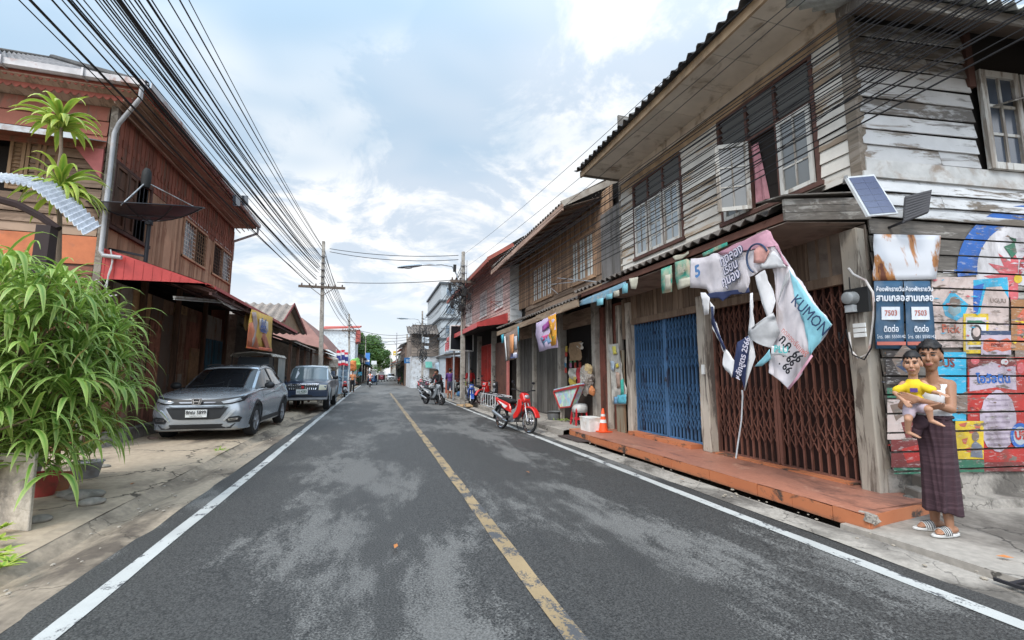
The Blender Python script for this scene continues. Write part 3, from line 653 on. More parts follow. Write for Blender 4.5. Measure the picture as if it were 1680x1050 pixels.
m = MB(); m.box(5.50,5.52,3.9,6.24,.15,2.56); m.build('brown_backing', plain('dark_brown_sheet', (.030,.013,.011), .8), h1)
m = MB(); m.box(5.35,5.50,8.62,8.70,.15,2.6); m.box(5.3,5.5,8.78,8.95,2.2,3.1); m.build('side_lining', BRNV, h1)
m = MB(); m.cyl((5.39,7.55,1.35),(5.42,7.55,1.35),.02); m.box(5.385,5.41,7.53,7.57,1.28,1.33); m.build('padlock', CHROME, h1)
m = MB(); m.box(5.225,5.255,6.27,6.33,1.42,1.58); m.box(5.22,5.226,6.285,6.315,1.46,1.49); m.build('light_switch', WHITEP, h1)
# meter, cables and conduit on the corner post
me_ = empty('electric_meter', (5.18,3.7,1.9), 'glass fronted grey electricity meter with looped cables on the concrete corner post', 'meter')
mb = PX(1405,490,5.17); m = MB(); m.box(5.165,5.20,mb.y-.13,mb.y+.13,mb.z-.16,mb.z+.12); m.build('backboard', BLACK, me_)
m = MB(); m.lathe([(.0,-.10),(.05,-.10),(.07,-.085),(.075,-.01),(.08,.0)], (5.165,mb.y+.04,mb.z+.01), 16, 'X'); m.build('meter_body', glass('meter_glass', (.25,.26,.26), .2), me_, auto=40)
m = MB(); m.box(5.10,5.165,mb.y+.0,mb.y+.09,mb.z-.15,mb.z-.07); m.build('terminal_cover', plain('meter_grey', (.4,.42,.43), .5), me_)
def px3(pts, X): return [PX(a, b, X) for a, b in pts]
m = MB(); m.tube(px3([(1392,440),(1400,450),(1420,460),(1432,480),(1434,505),(1431,540),(1425,580),(1408,588),(1396,575),(1393,545)], 5.14), .012, 6); m.build('cable_loop', plain('white_conduit', (.6,.57,.54), .5, dirt=(.4,.2,.15), da=.1), me_)
m = MB(); m.tube(px3([(1376,545),(1378,565),(1383,555),(1388,540),(1393,560),(1399,582),(1418,590),(1430,570),(1436,520),(1436,495)], 5.13), .008, 6); m.tube(px3([(1393,455),(1395,480)], 5.14), .006, 5); m.build('loose_cable', WIREM, me_)
q = PX(1410,540,5.18); m = MB()
for k in range(3): m.box(5.165, 5.185, q.y-.07, q.y+.06, q.z-.09+k*.055, q.z-.045+k*.055)
m.build('number_plate', WHITEP, me_)
# solar panel and floodlight under the end wall eave
so_ = empty('solar_panel', tuple(SW(1440,320,.3)), 'small tilted solar panel with a white frame above the corner post', 'solar panel')
c = [SW(1388,290,.42), SW(1434,286,.30), SW(1474,350,.42), SW(1425,354,.54)]
nrm = (c[1]-c[0]).cross(c[3]-c[0]).normalized()*-1
if nrm.dot(EYE-c[0]) < 0: nrm = -nrm
m = MB(); m.slab(c, -nrm*.025); m.build('frame', plain('aluminium', (.7,.72,.73), .4, .3), so_)
m = MB(); L4 = lambda u, v: (c[0]*(1-u)+c[1]*u)*(1-v)+(c[3]*(1-u)+c[2]*u)*v
for i in range(2):
    for j in range(6):
        u0, u1, v0, v1 = .06+.44*i+.004, .06+.44*(i+1)-.004, .04+.155*j+.004, .04+.155*(j+1)-.002
        m.slab([L4(u0,v0)+nrm*.002, L4(u1,v0)+nrm*.002, L4(u1,v1)+nrm*.002, L4(u0,v1)+nrm*.002], nrm*.003)
m.build('cells', plain('solar_cells', (.10,.12,.20), .2, .0, var=.15, spec=.8), so_)
m = MB(); m.beam(c[0], SW(1385,300,.0), .03, .03); m.beam(L4(.5,.9)-nrm*.03, SW(1440,340,.0), .02, .02); m.build('bracket', GALV, so_)
fl = empty('floodlight', tuple(SW(1505,345,.2)), 'black finned solar floodlight on the flaking white boards', 'floodlight')
c = [SW(1485,322,.20), SW(1529,311,.34), SW(1524,347,.34), SW(1482,364,.20)]; nr = (c[1]-c[0]).cross(c[3]-c[0]).normalized()
if nr.dot(EYE-c[0]) < 0: nr = -nr
m = MB(); m.slab(c, -nr*.05); m.build('housing', DKMETAL, fl)
m = MB()
for k in range(9):
    t = .06+k*.11; a = c[0].lerp(c[3], t)+nr*.001; b = c[1].lerp(c[2], t)+nr*.001; m.beam(a.lerp(b,.04), a.lerp(b,.96), .02, .006, nr)
m.build('fins', plain('fin_black', (.05,.05,.055), .4, .3), fl)
m = MB(); m.beam(c[3], c[3]-nr*.05+NS*-.2, .03, .02); m.beam(SW(1500,340,.22), SW(1500,345,0), .03, .03); m.build('arm', DKMETAL, fl)
# ================================================================ painted end wall and nailed-up sheets
BAND0, BH = .40, (3.22-.40)/14
def clip(poly, z0, z1):
    def cl(ps, f, z):
        o = []
        for i in range(len(ps)):
            a, b = ps[i], ps[(i+1) % len(ps)]; ia, ib = f(a), f(b)
            if ia: o.append(a)
            if ia != ib: t = (z-a[1])/(b[1]-a[1]); o.append((a[0]+(b[0]-a[0])*t, z))
        return o
    p = cl(poly, lambda q: q[1] >= z0, z0); return cl(p, lambda q: q[1] <= z1, z1) if len(p) > 2 else []
def swaz(x, y): p = SW(x, y, .02); return ((p-S0).dot(DS), p.z)
class Mural:
    def __init__(s): s.m = MB(); s.mats = []; s.k = 0
    def poly(s, pts, mat, px=True, lift=None):
        if mat not in s.mats: s.mats.append(mat)
        s.m.cur = s.mats.index(mat); s.k += 1; off = .0275+.0006*s.k if lift is None else lift
        P = [swaz(*q) for q in pts] if px else pts
        zmin = min(p[1] for p in P)
        for i in range(-2, 30):
            h = BH if i < 14 else .16; z0 = BAND0+BH*i if i < 14 else 3.22+.16*(i-14)
            ga = .003; q = clip(P, z0+ga, z0+h-.017)
            if len(q) > 2: s.m.slab([SE(a, off, z) for a, z in q], -NS*.0005)
    def rect(s, x0, y0, x1, y1, mat): s.poly([(x0,y1),(x1,y1),(x1,y0),(x0,y0)], mat)
    def oval(s, cx, cy, rx, ry, mat, n=22, wob=0, a0=0, a1=360):
        s.poly([(cx+rx*cos(R(a0+(a1-a0)*i/n))*(1+wob*sin(i*2.7)), cy-ry*sin(R(a0+(a1-a0)*i/n))*(1+wob*cos(i*1.9))) for i in range(n)], mat)
    def write(s, body, x, y, hpx, mat, sx=1.0, bold=.0):
        if mat not in s.mats: s.mats.append(mat)
        s.m.cur = s.mats.index(mat); s.k += 1; a, z = swaz(x, y); a2, z2 = swaz(x, y+hpx); text(s.m, body, abs(z-z2)*1.45, SE(a, .029+.0006*s.k, z), DS, (0,0,1), sx, bold)
def pm(name, c, wear=.34):                                     # flat house paint worn by weather
    s = NB(name); n = s.noise(1.0, 9, s.co((3,3,12)), .3, .7); d = s.noise(14, 6)
    col = s.mix(s.ramp(s.math('ADD', n, s.math('MULTIPLY', s.math('SUBTRACT', d, .5), .3)), .66-wear*.3, .72-wear*.3), c, (.17,.145,.125)); col = s.mix(s.ramp(s.noise(1.7, 9, s.co((1,1,.5), (2,2,2)), .5, .7), .50, .64), col, s.mix(.55, col, (.10,.075,.06))); col = s.mix(1.0, col, s.ramp(s.noise(3,6), .3, .7, (.60,)*3, (.95,)*3), 'MULTIPLY'); col = s.mix(.07, col, (.20,.15,.12)); col = s.mix(s.ramp(s.noise(1.0, 6, s.co((9,9,40)), .2, .7), .56, .62), col, s.mix(.4, col, (.5,.47,.45)))
    s.bump(d, .2, .003); return s.fin(col, .7)
cBLUE = pm('mural_blue', (.02,.13,.46), .2); cSKY = pm('mural_sky_blue', (.03,.42,.66), .26); cPALE = pm('mural_pale_pink', (.62,.50,.46)); cWH = pm('mural_white', (.68,.66,.68), .2); cRED = pm('mural_red', (.46,.03,.025), .26); cMAR = pm('mural_maroon', (.20,.035,.035), .25)
cOR = pm('mural_orange_red', (.60,.13,.07)); cYE = pm('mural_yellow', (.74,.52,.03), .26); cNV = pm('mural_navy', (.03,.06,.13)); cGR = pm('mural_green', (.03,.17,.10)); cDK = pm('mural_dark', (.035,.03,.03), .3); cPK = pm('mural_pink_red', (.62,.12,.14)); cBR = pm('mural_brown', (.36,.17,.07)); cLI = pm('mural_lilac', (.50,.42,.50), .3); cMUD = pm('mural_mud', (.22,.16,.13), .4)
M = Mural()
# arch with the flower
def arc(cx, cy, rx, ry, a0, a1, n=16): return [(cx+rx*cos(R(a0+(a1-a0)*i/n)), cy-ry*sin(R(a0+(a1-a0)*i/n))) for i in range(n+1)]
M.poly([(1600,460)]+arc(1682,440,80,78,180,88)+[(1690,470)], cWH)
M.poly(arc(1682,440,113,103,188,88)+arc(1682,440,80,76,88,188), cBLUE)
for a in (100,125,150,175,205,70,235,258): 
    c0 = (1668,458); M.poly([c0,(1668+30*cos(R(a-13)), 458-30*sin(R(a-13))),(1668+56*cos(R(a)), 458-52*sin(R(a))),(1668+30*cos(R(a+13)), 458-30*sin(R(a+13)))], cPK)
M.oval(1668,458,7,7,cYE); M.poly([(1645,405),(1662,398),(1666,415),(1658,424)], cGR); M.poly([(1652,388),(1665,392),(1664,400)], cGR)
# pale panel block
M.rect(1526,455,1600,570,cPALE); M.rect(1600,462,1652,570,cPALE); M.poly([(1594,460),(1650,455),(1652,490),(1640,470),(1615,472),(1608,500),(1603,525),(1597,525)], cSKY); M.poly([(1594,470),(1612,465),(1604,500),(1600,520),(1594,515)], cBLUE)
M.poly([(1559,477),(1586,500),(1580,517),(1566,527),(1548,518),(1543,500)], cSKY); M.poly([(1556,488),(1572,488),(1574,512),(1562,520),(1552,512)], pm('mural_grey_blue', (.25,.38,.42))); M.oval(1563,496,8,9,cMUD)
M.write('UGUU', 1634, 494, 7, cMUD, 1.1); M.write('Pick', 1556, 540, 13, cOR, 1.1, .004)
M.rect(1544,448,1562,444,cWH); M.rect(1562,448,1590,443,cBLUE)
M.rect(1577,515,1618,580,cYE); M.rect(1581,521,1614,574,cWH); M.rect(1583,526,1612,530,cGR); M.oval(1598,546,9,13,cDK); M.oval(1598,545,6,8,cPALE); M.rect(1583,560,1612,566,cYE); M.rect(1585,569,1610,573,cDK)
M.rect(1605,543,1654,550,cNV); M.rect(1605,550,1654,582,cLI); M.poly([(1609,558),(1620,555),(1634,559),(1648,555),(1655,560),(1654,574),(1640,577),(1630,574),(1615,578),(1608,573)], cOR); M.write('ทองใบ', 1631, 566, 6, cMAR, 1.1, .002)
M.rect(1654,492,1700,575,cBR); M.poly([(1664,520),(1676,505),(1700,505),(1700,560),(1664,560)], cOR); M.rect(1660,575,1700,640,cMUD)
# behind the man: sky blue field with letters
M.rect(1530,578,1580,690,cSKY); M.write('US', 1551, 596, 13, cMAR, 1.1, .006); M.poly([(1562,650),(1585,640),(1586,672),(1566,680)], cMUD)
# big red packet
M.rect(1582,586,1690,772,cRED); M.rect(1582,588,1662,607,cMAR); M.poly([(1585,606),(1600,600),(1622,594),(1645,602),(1660,600),(1662,640),(1630,635),(1585,642)], cLI); M.write('โอวัลติน', 1624, 622, 13, cBLUE, 1.15, .006)
M.oval(1594,592,7,6,cPK); M.oval(1642,594,6,5,cWH); M.oval(1668,604,6,9,cPK)
M.oval(1631,690,30,50,cLI, 26, .03)
for k in range(9): M.poly([(1610+2*(k%3),655+k*9),(1650-3*(k%2),654+k*9),(1650-3*(k%2),657+k*9),(1610+2*(k%3),658+k*9)], pm('mural_grey_lilac', (.33,.27,.34), .4))
M.oval(1666,714,16,21,cBLUE); M.oval(1666,714,11,15,pm('mural_silver', (.4,.45,.5))); M.write('U9', 1666, 714, 13, cRED, 1, .008); M.rect(1582,757,1690,772,cMAR)
M.rect(1560,690,1606,752,cYE)
for q in ((1565,695,14,5),(1580,705,16,6),(1570,720,10,8),(1590,698,12,5),(1575,735,12,6)): M.poly([(q[0],q[1]),(q[0]+q[2],q[1]-3),(q[0]+q[2]-3,q[1]+q[3]),(q[0]+3,q[1]+q[3]-1)], cOR)
M.oval(1592,715,6,8,cMUD); M.poly([(1584,748),(1586,728),(1592,722),(1602,730),(1604,750)], pm('mural_slate', (.18,.20,.25), .3)); M.rect(1558,753,1606,773,cGR)
# panels left of the man
M.rect(1446,576,1500,630,cDK); M.poly([(1456,590),(1475,565),(1495,580),(1496,612),(1470,618)], cMUD); M.poly([(1462,600),(1480,585),(1492,600),(1480,612)], cNV); M.rect(1448,636,1520,652,cGR); M.rect(1448,655,1500,720,cPALE)
M.poly([(1452,664),(1470,660),(1480,676),(1462,690)], cMUD); M.poly([(1470,692),(1500,686),(1508,716),(1478,718)], cMAR); M.rect(1454,720,1530,765,cMAR); M.poly([(1470,735),(1500,728),(1520,750),(1480,758)], cRED); M.rect(1458,766,1530,776,cGR)
M.rect(1500,655,1535,720,cMAR)
rr = random.Random(99)                                       # loose brush daubs, letters worn to marks
for x0, y0, x1, y1, cols, n in ((1528,458,1598,568,(cPK,cLI,cSKY,cMUD),26),(1602,500,1652,540,(cLI,cPK,cMUD),10),(1448,578,1500,630,(cMAR,cMUD,cNV,cBR),22),(1450,655,1510,718,(cMUD,cDK,cWH,cMAR),24),(1456,722,1530,764,(cRED,cMAR,cDK),24),(1584,590,1660,608,(cPK,cRED,cMAR),10),(1584,660,1600,755,(cMAR,cOR),14),(1612,650,1650,735,(cWH,cMUD,cLI),30),(1586,742,1688,770,(cMAR,cRED,cMUD),16),(1656,494,1688,572,(cYE,cOR,cBR,cMUD),18),(1562,692,1604,750,(cYE,cBR,cOR,cMUD),18),(1640,380,1688,480,(cLI,cMUD,cWH),16),(1532,580,1580,688,(cBLUE,cMUD,cSKY),14)):
    for k in range(n):
        x, y, a, w_ = rr.uniform(x0, x1), rr.uniform(y0, y1), rr.uniform(2,8), rr.uniform(.6,2.2); M.poly([(x-a,y+rr.uniform(-1,1)),(x+rr.uniform(-1,1),y-w_),(x+a,y+rr.uniform(-1,1)),(x+rr.uniform(-2,2),y+w_)], rr.choice(cols), lift=.0275+.0006*(M.k % 40)+.012)
M.m.build('mural', M.mats, h1, label='bright painted mural of packets, labels and a red flower in a blue arch')
# rusty enamel sheet
s = NB('rusted_enamel'); n = s.noise(1.6, 8, s.co((1.4,1.4,.8)), .5, .6); c = s.mix(s.ramp(n, .51, .55), (.55,.56,.59), (.38,.16,.05)); c = s.mix(s.ramp(n, .57, .60), c, (.13,.04,.02)); c = s.mix(s.ramp(s.vor(9), .03, .07, (1,1,1), (0,0,0)), c, (.16,.06,.03)); s.bump(n, .3, .01); ENAM = s.fin(c, .5, .1)
def wallsheet(name, pts, mat, off, label, cat, t=.004, curl=.02, sub=8, seed=1):
    c = [SW(*p, off) for p in pts]; m = MB(); rows = []
    for i in range(sub+1):
        v = i/sub; rows.append([ (c[0].lerp(c[1], j/sub)).lerp(c[3].lerp(c[2], j/sub), v) + NS*(curl*noise.noise(Vector((j*.35+seed, i*.35, seed)))+ .0) for j in range(sub+1)])
    m.loft(rows, False, False); o = m.build(name, mat, smooth=True); md = o.modifiers.new('t','SOLIDIFY'); md.thickness = t
    tag(o, label, cat); return o
wallsheet('metal_sheet', [(1434,384),(1544,386),(1536,458),(1433,460)], ENAM, .07, 'rust stained white metal sheet nailed above the navy posters', 'metal sheet')
NAVY = plain('poster_navy', (.025,.075,.14), .45, var=.4, sc=3, dirt=(.08,.12,.17), da=.1); RBAND = plain('poster_red_band', (.42,.12,.09), .5)
for k, (pts, lab) in enumerate((([(1434,461),(1481,461),(1484,572),(1437,572)], 'left of the two navy posters with white lettering on the painted end wall'), ([(1483,461),(1526,461),(1535,572),(1487,572)], 'right of the two navy posters with white lettering on the painted end wall'))):
    rt = empty('poster', tuple(SW(*pts[3], .05)), lab, 'poster'); rt.location.z -= .0
    c = [SW(*p, .060) for p in pts]; Q = lambda u, v, e=0: c[0].lerp(c[1], u).lerp(c[3].lerp(c[2], u), v)+NS*e
    m = MB(); m.loft([[Q(u/8, v/8, .010*sin(u*.8+k)*sin(v*.4)) for u in range(9)] for v in range(9)], False, False); o = m.build('sheet', NAVY, rt, smooth=True); md = o.modifiers.new('t','SOLIDIFY'); md.thickness = .004
    m = MB(); U = (c[1]-c[0]).normalized(); V = (c[0]-c[3]).normalized()
    text(m, 'ห้องพักรายวัน', .068, Q(.5,.13,.017), U, V, 1, .002); text(m, 'สามเกลอ', .105, Q(.5,.26,.017), U, V, 1, .004); text(m, 'ติดต่อ', .09, Q(.5,.72,.017), U, V, .9, .002); text(m, 'โทร. 081 5550142', .052, Q(.5,.83,.017), U, V)
    m.slab([Q(.18,.39,.015), Q(.82,.39,.015), Q(.82,.58,.015), Q(.18,.58,.015)], NS*.002); m.build('lettering', plain('poster_white', (.62,.64,.68), .6, var=.3), rt)
    m = MB(); text(m, '7503', .085, Q(.5,.485,.019), U, V, 1, .002); m.slab([Q(0,.90,.014), Q(1,.90,.014), Q(1,.95,.014), Q(0,.95,.014)], NS*.002); m.build('band', RBAND, rt)
# ================================================================ torn banner under the awning
BN = empty('torn_banner', (4.42, 4.4, 1.2), 'large torn pink white and pale blue banner hanging in shreds from the awning edge', 'banner')
def cpt(cx, cy, X=4.40): return PX(1000+cx/3.5, 360+cy/3.5, X)
def cloth(pts, mat, name='cloth_piece', X=4.40, amp=.03, cuts=3, seed=0, lift=0.0, parent=BN, conv=cpt, t=.002, ev=1.7, fold=.0):
    if len(pts) > 4 and cuts > 2:                              # ragged edge
        q = []; r3 = random.Random(int(seed*7)+len(pts))
        for i in range(len(pts)):
            (a0, b0), (a1, b1) = pts[i], pts[(i+1) % len(pts)]; L3 = math.hypot(a1-a0, b1-b0); n3 = min(5, int(L3/28)); q.append((a0, b0))
            for j in range(1, n3): t3 = j/n3; k3 = r3.uniform(-.05,.05)*min(L3, 90); q.append((a0+(a1-a0)*t3-(b1-b0)/L3*k3, b0+(b1-b0)*t3+(a1-a0)/L3*k3))
        pts = q
    bm = bmesh.new(); vs = [bm.verts.new(conv(a, b, X)) for a, b in pts]; f = bm.faces.new(vs)
    bmesh.ops.triangulate(bm, faces=[f]); bmesh.ops.subdivide_edges(bm, edges=bm.edges[:], cuts=cuts, use_grid_fill=True); bmesh.ops.triangulate(bm, faces=bm.faces[:])
    for v in bm.verts:
        p = v.co; v.co.x += amp*noise.noise(Vector((seed, p.y*ev*2, p.z*ev)))*2 + amp*.45*noise.noise(Vector((seed+5, p.y*9, p.z*5))) + amp*.22*abs(noise.noise(Vector((seed+9, p.y*17+p.z*8, p.z*15)))) - lift
    me = bpy.data.meshes.new(name); o = bpy.data.objects.new(name, me); COL.objects.link(o); o.parent = parent; bm.transform(wm(parent).inverted()); bm.to_mesh(me); bm.free(); me.materials.append(mat)
    for p in me.polygons: p.use_smooth = True
    md = o.modifiers.new('t','SOLIDIFY'); md.thickness = t; return o
BNP = plain('banner_pinkish', (.62,.575,.60), .6, var=.24, sc=3, dirt=(.40,.34,.33), da=.06); BNW = plain('banner_white', (.66,.65,.66), .6, var=.22, sc=3); BNC = plain('banner_cyan', (.22,.48,.56), .6, var=.25, dirt=(.3,.36,.38), da=.06); BNN = plain('banner_navy', (.03,.04,.10), .6, var=.3); BNR = plain('banner_rose', (.60,.32,.40), .6, var=.3); BNG = plain('banner_back_grey', (.46,.46,.47), .7, var=.3)
cloth([(468,226),(640,192),(780,135),(905,75),(935,118),(985,200),(1030,272),(935,278),(890,288),(815,330),(803,418),(700,432),(575,447),(545,400),(470,392),(476,330)], BNP, 'main_panel', 4.40, .035, 4, 1)
cloth([(620,192),(905,60),(925,70),(1030,270),(1005,262),(925,100),(905,85),(640,206)], BNR, 'rose_border', 4.39, .0, 3, 1)
cloth([(560,428),(800,390),(806,420),(700,432),(650,470),(625,452),(570,455)], BNN, 'navy_border', 4.385, .0, 3, 1)
cloth([(935,118),(1030,262),(1120,420),(1180,500),(1275,603),(1160,780),(1090,880),(1020,975),(975,925),(925,880),(930,790),(950,640),(948,470),(938,285)], BNP, 'long_panel', 4.41, .04, 4, 7)
cloth([(1030,285),(1120,420),(1180,500),(1275,603),(1155,780),(1118,600),(1060,440)], BNC, 'blue_panel', 4.375, .015, 3, 7)
cloth([(1160,775),(1170,785),(1030,977),(1016,972)], BNR, 'rose_border', 4.38, .015, 2, 7)
cloth([(830,325),(893,290),(920,380),(945,470),(930,535),(908,572),(875,470),(855,390)], BNW, 'shred', 4.37, .03, 3, 3)
cloth([(895,205),(935,180),(1000,240),(1030,275),(935,280),(870,280)], BNW, 'folded_flap', 4.36, .03, 3, 5)
cloth([(793,655),(850,615),(945,535),(962,650),(925,742),(880,720),(820,690)], BNG, 'back_flap', 4.34, .05, 3, 4)
cloth([(825,845),(925,745),(928,800),(870,842)], BNC, 'shred', 4.35, .04, 3, 6)
cloth([(930,725),(1020,745),(1022,792),(985,780),(928,782)], BNW, 'curled_flap', 4.32, .02, 3, 8)
cloth([(960,480),(1010,330),(1035,290),(1030,340),(985,410)], BNG, 'shred', 4.37, .03, 2, 9)
cloth([(527,420),(556,420),(580,450),(575,545),(545,550),(545,470)], BNW, 'shred', 4.39, .02, 2, 2)
cloth([(575,470),(600,500),(598,570),(640,680),(668,745),(722,820),(700,908),(645,835),(655,765),(590,625)], BNW, 'shred', 4.38, .03, 3, 12)
cloth([(580,500),(596,500),(600,590),(668,740),(655,755),(585,600)], BNN, 'navy_edge', 4.37, .03, 2, 12)
cloth([(742,705),(800,668),(812,740),(826,800),(800,880),(762,985),(752,905),(708,908),(718,820)], BNN, 'navy_shred', 4.37, .03, 3, 11)
cloth([(800,668),(815,650),(838,790),(768,985),(762,980),(822,800)], BNW, 'shred', 4.365, .03, 2, 11)
cloth([(808,425),(822,420),(826,500),(818,570),(838,640),(795,655),(805,560)], BNW, 'shred', 4.38, .02, 2, 13)
m = MB(); pts = [cpt(760,980,4.37)]+[PX(a, b, 4.37) for a, b in ((1218,650),(1216,690),(1210,730),(1207,752))]; m.loft([[p+Vector((0,-.012,0)), p+Vector((0.004,.014,0))] for p in pts], False, False); o = m.build('trailing_strip', BNG, BN); o.modifiers.new('t','SOLIDIFY').thickness = .003
UY = Vector((0,-1,0)); 
def btext(body, size, cx, cy, X, ang, mat, bold=0.0, sx=1.0, nm='lettering'):
    m = MB(); u = Vector((0,-cos(R(ang)),-sin(R(ang)))); v = Vector((0,-sin(R(ang)),cos(R(ang)))); text(m, body, size, cpt(cx, cy, X), u, v, sx, bold); return m.build(nm, mat, BN)
INK = plain('ink_navy', (.03,.055,.12), .6); LIL = plain('ink_pale', (.60,.57,.66), .6); INKB = plain('ink_black', (.02,.02,.025), .6)
for body, cx, cy, sz in (('ทดลอง', 698, 208, .19), ('เรียน', 694, 277, .18), ('คุมอง', 696, 338, .19)):
    btext(body, sz, cx, cy, 4.335, -14, INK, .013, .72); btext(body, sz, cx-2, cy-2, 4.325, -14, LIL, .003, .72)
btext('5', .24, 505, 300, 4.34, -5, plain('ink_blue', (.08,.2,.42), .6), .01)
m = MB()
for r0, a0, a1 in ((86, 110, 400),): 
    P = [cpt(850+62*cos(R(a)), 225-100*sin(R(a))*.85, 4.345) for a in range(30, 250, 12)]; m.tube(P, .012, 6)
m.build('logo_ring', INK, BN)
cloth([(830,180),(860,150),(905,160),(920,185),(880,220),(890,250),(830,250)], plain('ink_salmon', (.62,.32,.28), .6, var=.4, sc=6), 'logo_patch', 4.35, .01, 2, 1)
btext('KUMON', .175, 1148, 548, 4.325, 50, INK, .0015, .82)
btext('ก.ค. 66', .15, 1040, 742, 4.34, 50, INKB, .004, .8); btext('. 66', .14, 1033, 800, 4.34, 50, INKB, .004, .8); btext('. 66', .14, 1010, 845, 4.34, 50, INKB, .004, .8)
btext('ทดลองเรียนฟรี', .085, 1060, 705, 4.34, 48, plain('ink_red', (.6,.15,.12), .6), 0, .8); btext('หลักสูตร 2566', .12, 765, 800, 4.335, -68, LIL, .003, .8); btext('PLU', .11, 985, 748, 4.30, 8, plain('ink_teal', (.1,.5,.5), .6), .003)
m = MB(); m.tube([cpt(440,225,4.42), cpt(470,226,4.40)], .004, 4); m.tube([cpt(905,60,4.42), cpt(915,40,4.46)], .004, 4); m.build('tie_cord', WIREM, BN)
# older scraps under the awning
TEAL = plain('scrap_green', (.05,.36,.27), .7, var=.3, dirt=(.5,.42,.3), da=.15); SCR = plain('scrap_cream', (.55,.52,.42), .7, var=.3)
def scrap(pts, mat, label, name='torn_sign', X=4.47, txt=None, tm=None, cat='sign', grp=None, extra=None):
    rt = empty(name, tuple(cpt(*pts[0], X)), label, cat, grp); cloth(pts, mat, 'cloth_piece', X, .015, 2, pts[0][0]*.01, 0, rt)
    if txt:
        m = MB(); text(m, txt[0], txt[1], cpt(txt[2], txt[3], X-.03), (0,-1,0), (0,0,1), .8, .004); m.build('lettering', tm, rt)
    if extra:
        for e, em in extra: cloth(e, em, 'patch', X-.012, .0, 2, 1, 0, rt)
    return rt
scrap([(298,285),(352,262),(357,415),(302,425),(300,350)], TEAL, 'narrow torn green sign left of the larger green one', extra=[([(318,320),(350,315),(352,400),(320,405)], SCR)])
scrap([(372,245),(440,225),(470,240),(470,380),(392,405),(376,330)], TEAL, 'torn green sign with white Thai lettering beside the pink banner', txt=('ใกล้', .15, 415, 288), tm=SCR, extra=[([(400,345),(465,330),(468,378),(396,402)], SCR)])
scrap([(530,195),(600,160),(680,130),(682,150),(600,185),(535,215)], TEAL, 'strip of green sign showing above the pink banner', X=4.49)
scrap([(360,215),(380,205),(425,200),(450,180),(455,195),(410,228),(375,235)], SCR, 'crumpled cream scrap hanging at the awning edge', 'cloth_scrap', cat='cloth')
scrap([(112,340),(165,330),(160,365),(150,400),(125,398)], SCR, 'small grey paper notice under the awning edge', 'notice', cat='notice')
# pale blue sign strip with hanging tags further along
bl = empty('blue_sign', tuple(PX(990,480,4.5)), 'long pale blue sign strip with hanging square tags under the awning', 'sign'); cp2 = lambda a, b, X: PX(800+a/3.75, 280+b/3.75, X)
cloth([(540,812),(850,682),(858,700),(700,800),(545,835)], plain('sign_pale_blue', (.20,.35,.45), .6, dirt=(.4,.4,.38), da=.1), 'strip', 4.5, .01, 2, 1, 0, bl, cp2)
TAGM = plain('tag_blue', (.22,.5,.58), .6); 
for k, q in enumerate(((672,790,40,42),(730,762,38,32),(775,742,35,36),(828,700,34,58))): cloth([(q[0],q[1]),(q[0]+q[2],q[1]-8),(q[0]+q[2],q[1]+q[3]-8),(q[0],q[1]+q[3])], [TAGM,TAGM,SCR,TAGM][k], 'hanging_tag', 4.49, .005, 1, k, 0, bl, cp2)
# ================================================================ red brown timber house on the left
XL = -5.0; YL = 9.95
h2 = empty('timber_house', (XL, YL, 0), 'two storey red brown timber house with a long eave and red tin awning', 'house')
def cl(cx, cy, X=None, Y=None): a, b = cx/2.838, 80+cy/2.838; return PX(a, b, X) if X is not None else PY(a, b, Y)
REDB = boards('red_brown_boards', (.29,.105,.07), (.20,.11,.075), .7, 2); ORB = boards('bare_orange_boards', (.46,.27,.17), (.27,.13,.075), .55, 2, wood2=(.36,.20,.12)); OLDB = boards('weathered_brown_planks', (.32,.22,.155), (.19,.125,.085), .4, 0)
RTRIM = plain('red_trim', (.30,.085,.06), .75, dirt=(.16,.06,.045), da=.08); DKW = boards('dark_shutter_wood', (.14,.07,.045), (.08,.045,.03), .5, 2); TANW = boards('tan_shutter_wood', (.30,.19,.11), (.2,.12,.07), .5, 2)
SOFL = boards('eave_boards', (.38,.26,.19), (.25,.165,.115), .5, 1); GUT = plain('grey_gutter', (.42,.40,.40), .45, .3, dirt=(.25,.13,.10), da=.12)
wa = (cl(535,480,XL).y, cl(700,600,XL).y)
WA = (wa[0]-YL, wa[1]-YL, 4.25, 5.52); wb0, wb1 = PX(298,400,XL).y, PX(337,400,XL).y; wc0, wc1 = PX(347,430,XL).y, PX(376,440,XL).y
ZB0, ZB1 = PX(298,418,XL).z, PX(298,356,XL).z
m = MB(); vboards(m, (XL,YL,0), (0,1,0), 7.5, 3.70, 5.50, .13, (1,0,0), .018, 5, [WA, (wb0-YL,wb1-YL,ZB0,ZB1), (wc0-YL,wc1-YL,ZB0,ZB1)]); m.build('front_wall', ORB, h2)
m = MB(); vboards(m, (XL,YL,0), (0,1,0), 7.5, 5.50, 6.52, .17, (1,0,0), .03, 6, [(WA[0],WA[1],5.4,5.53)], batten=.02)
for i in range(40):
    y = YL+.15+i*.185; m.cb((XL+.045, y, 5.95), (.02,.07,.16)); m.cb((XL+.045, y, 5.66), (.02,.05,.05), 0, R(45))
m.build('upper_panelling', REDB, h2)
m = MB(); m.box(XL-.6, XL-.4, YL+.5, 17.3, .1, 6.4); m.box(-10, XL-.05, YL+.6, 17.4, 3.6, 3.7); m.box(-10, XL-.45, YL+.9, YL+1.0, 0, 6.4); m.box(-10,XL-.03,YL+.1,17.4,6.5,6.56); m.build('inner_wall', DARKIN, h2)
m = MB(); m.box(XL-.02, XL+.09, YL-.06, YL+.05, 0, 6.55); m.build('corner_post', GREYW, h2)
m = MB(); m.box(XL-.03, XL+.05, 17.38, 17.50, 2.6, 6.4); m.build('far_post', REDB, h2)
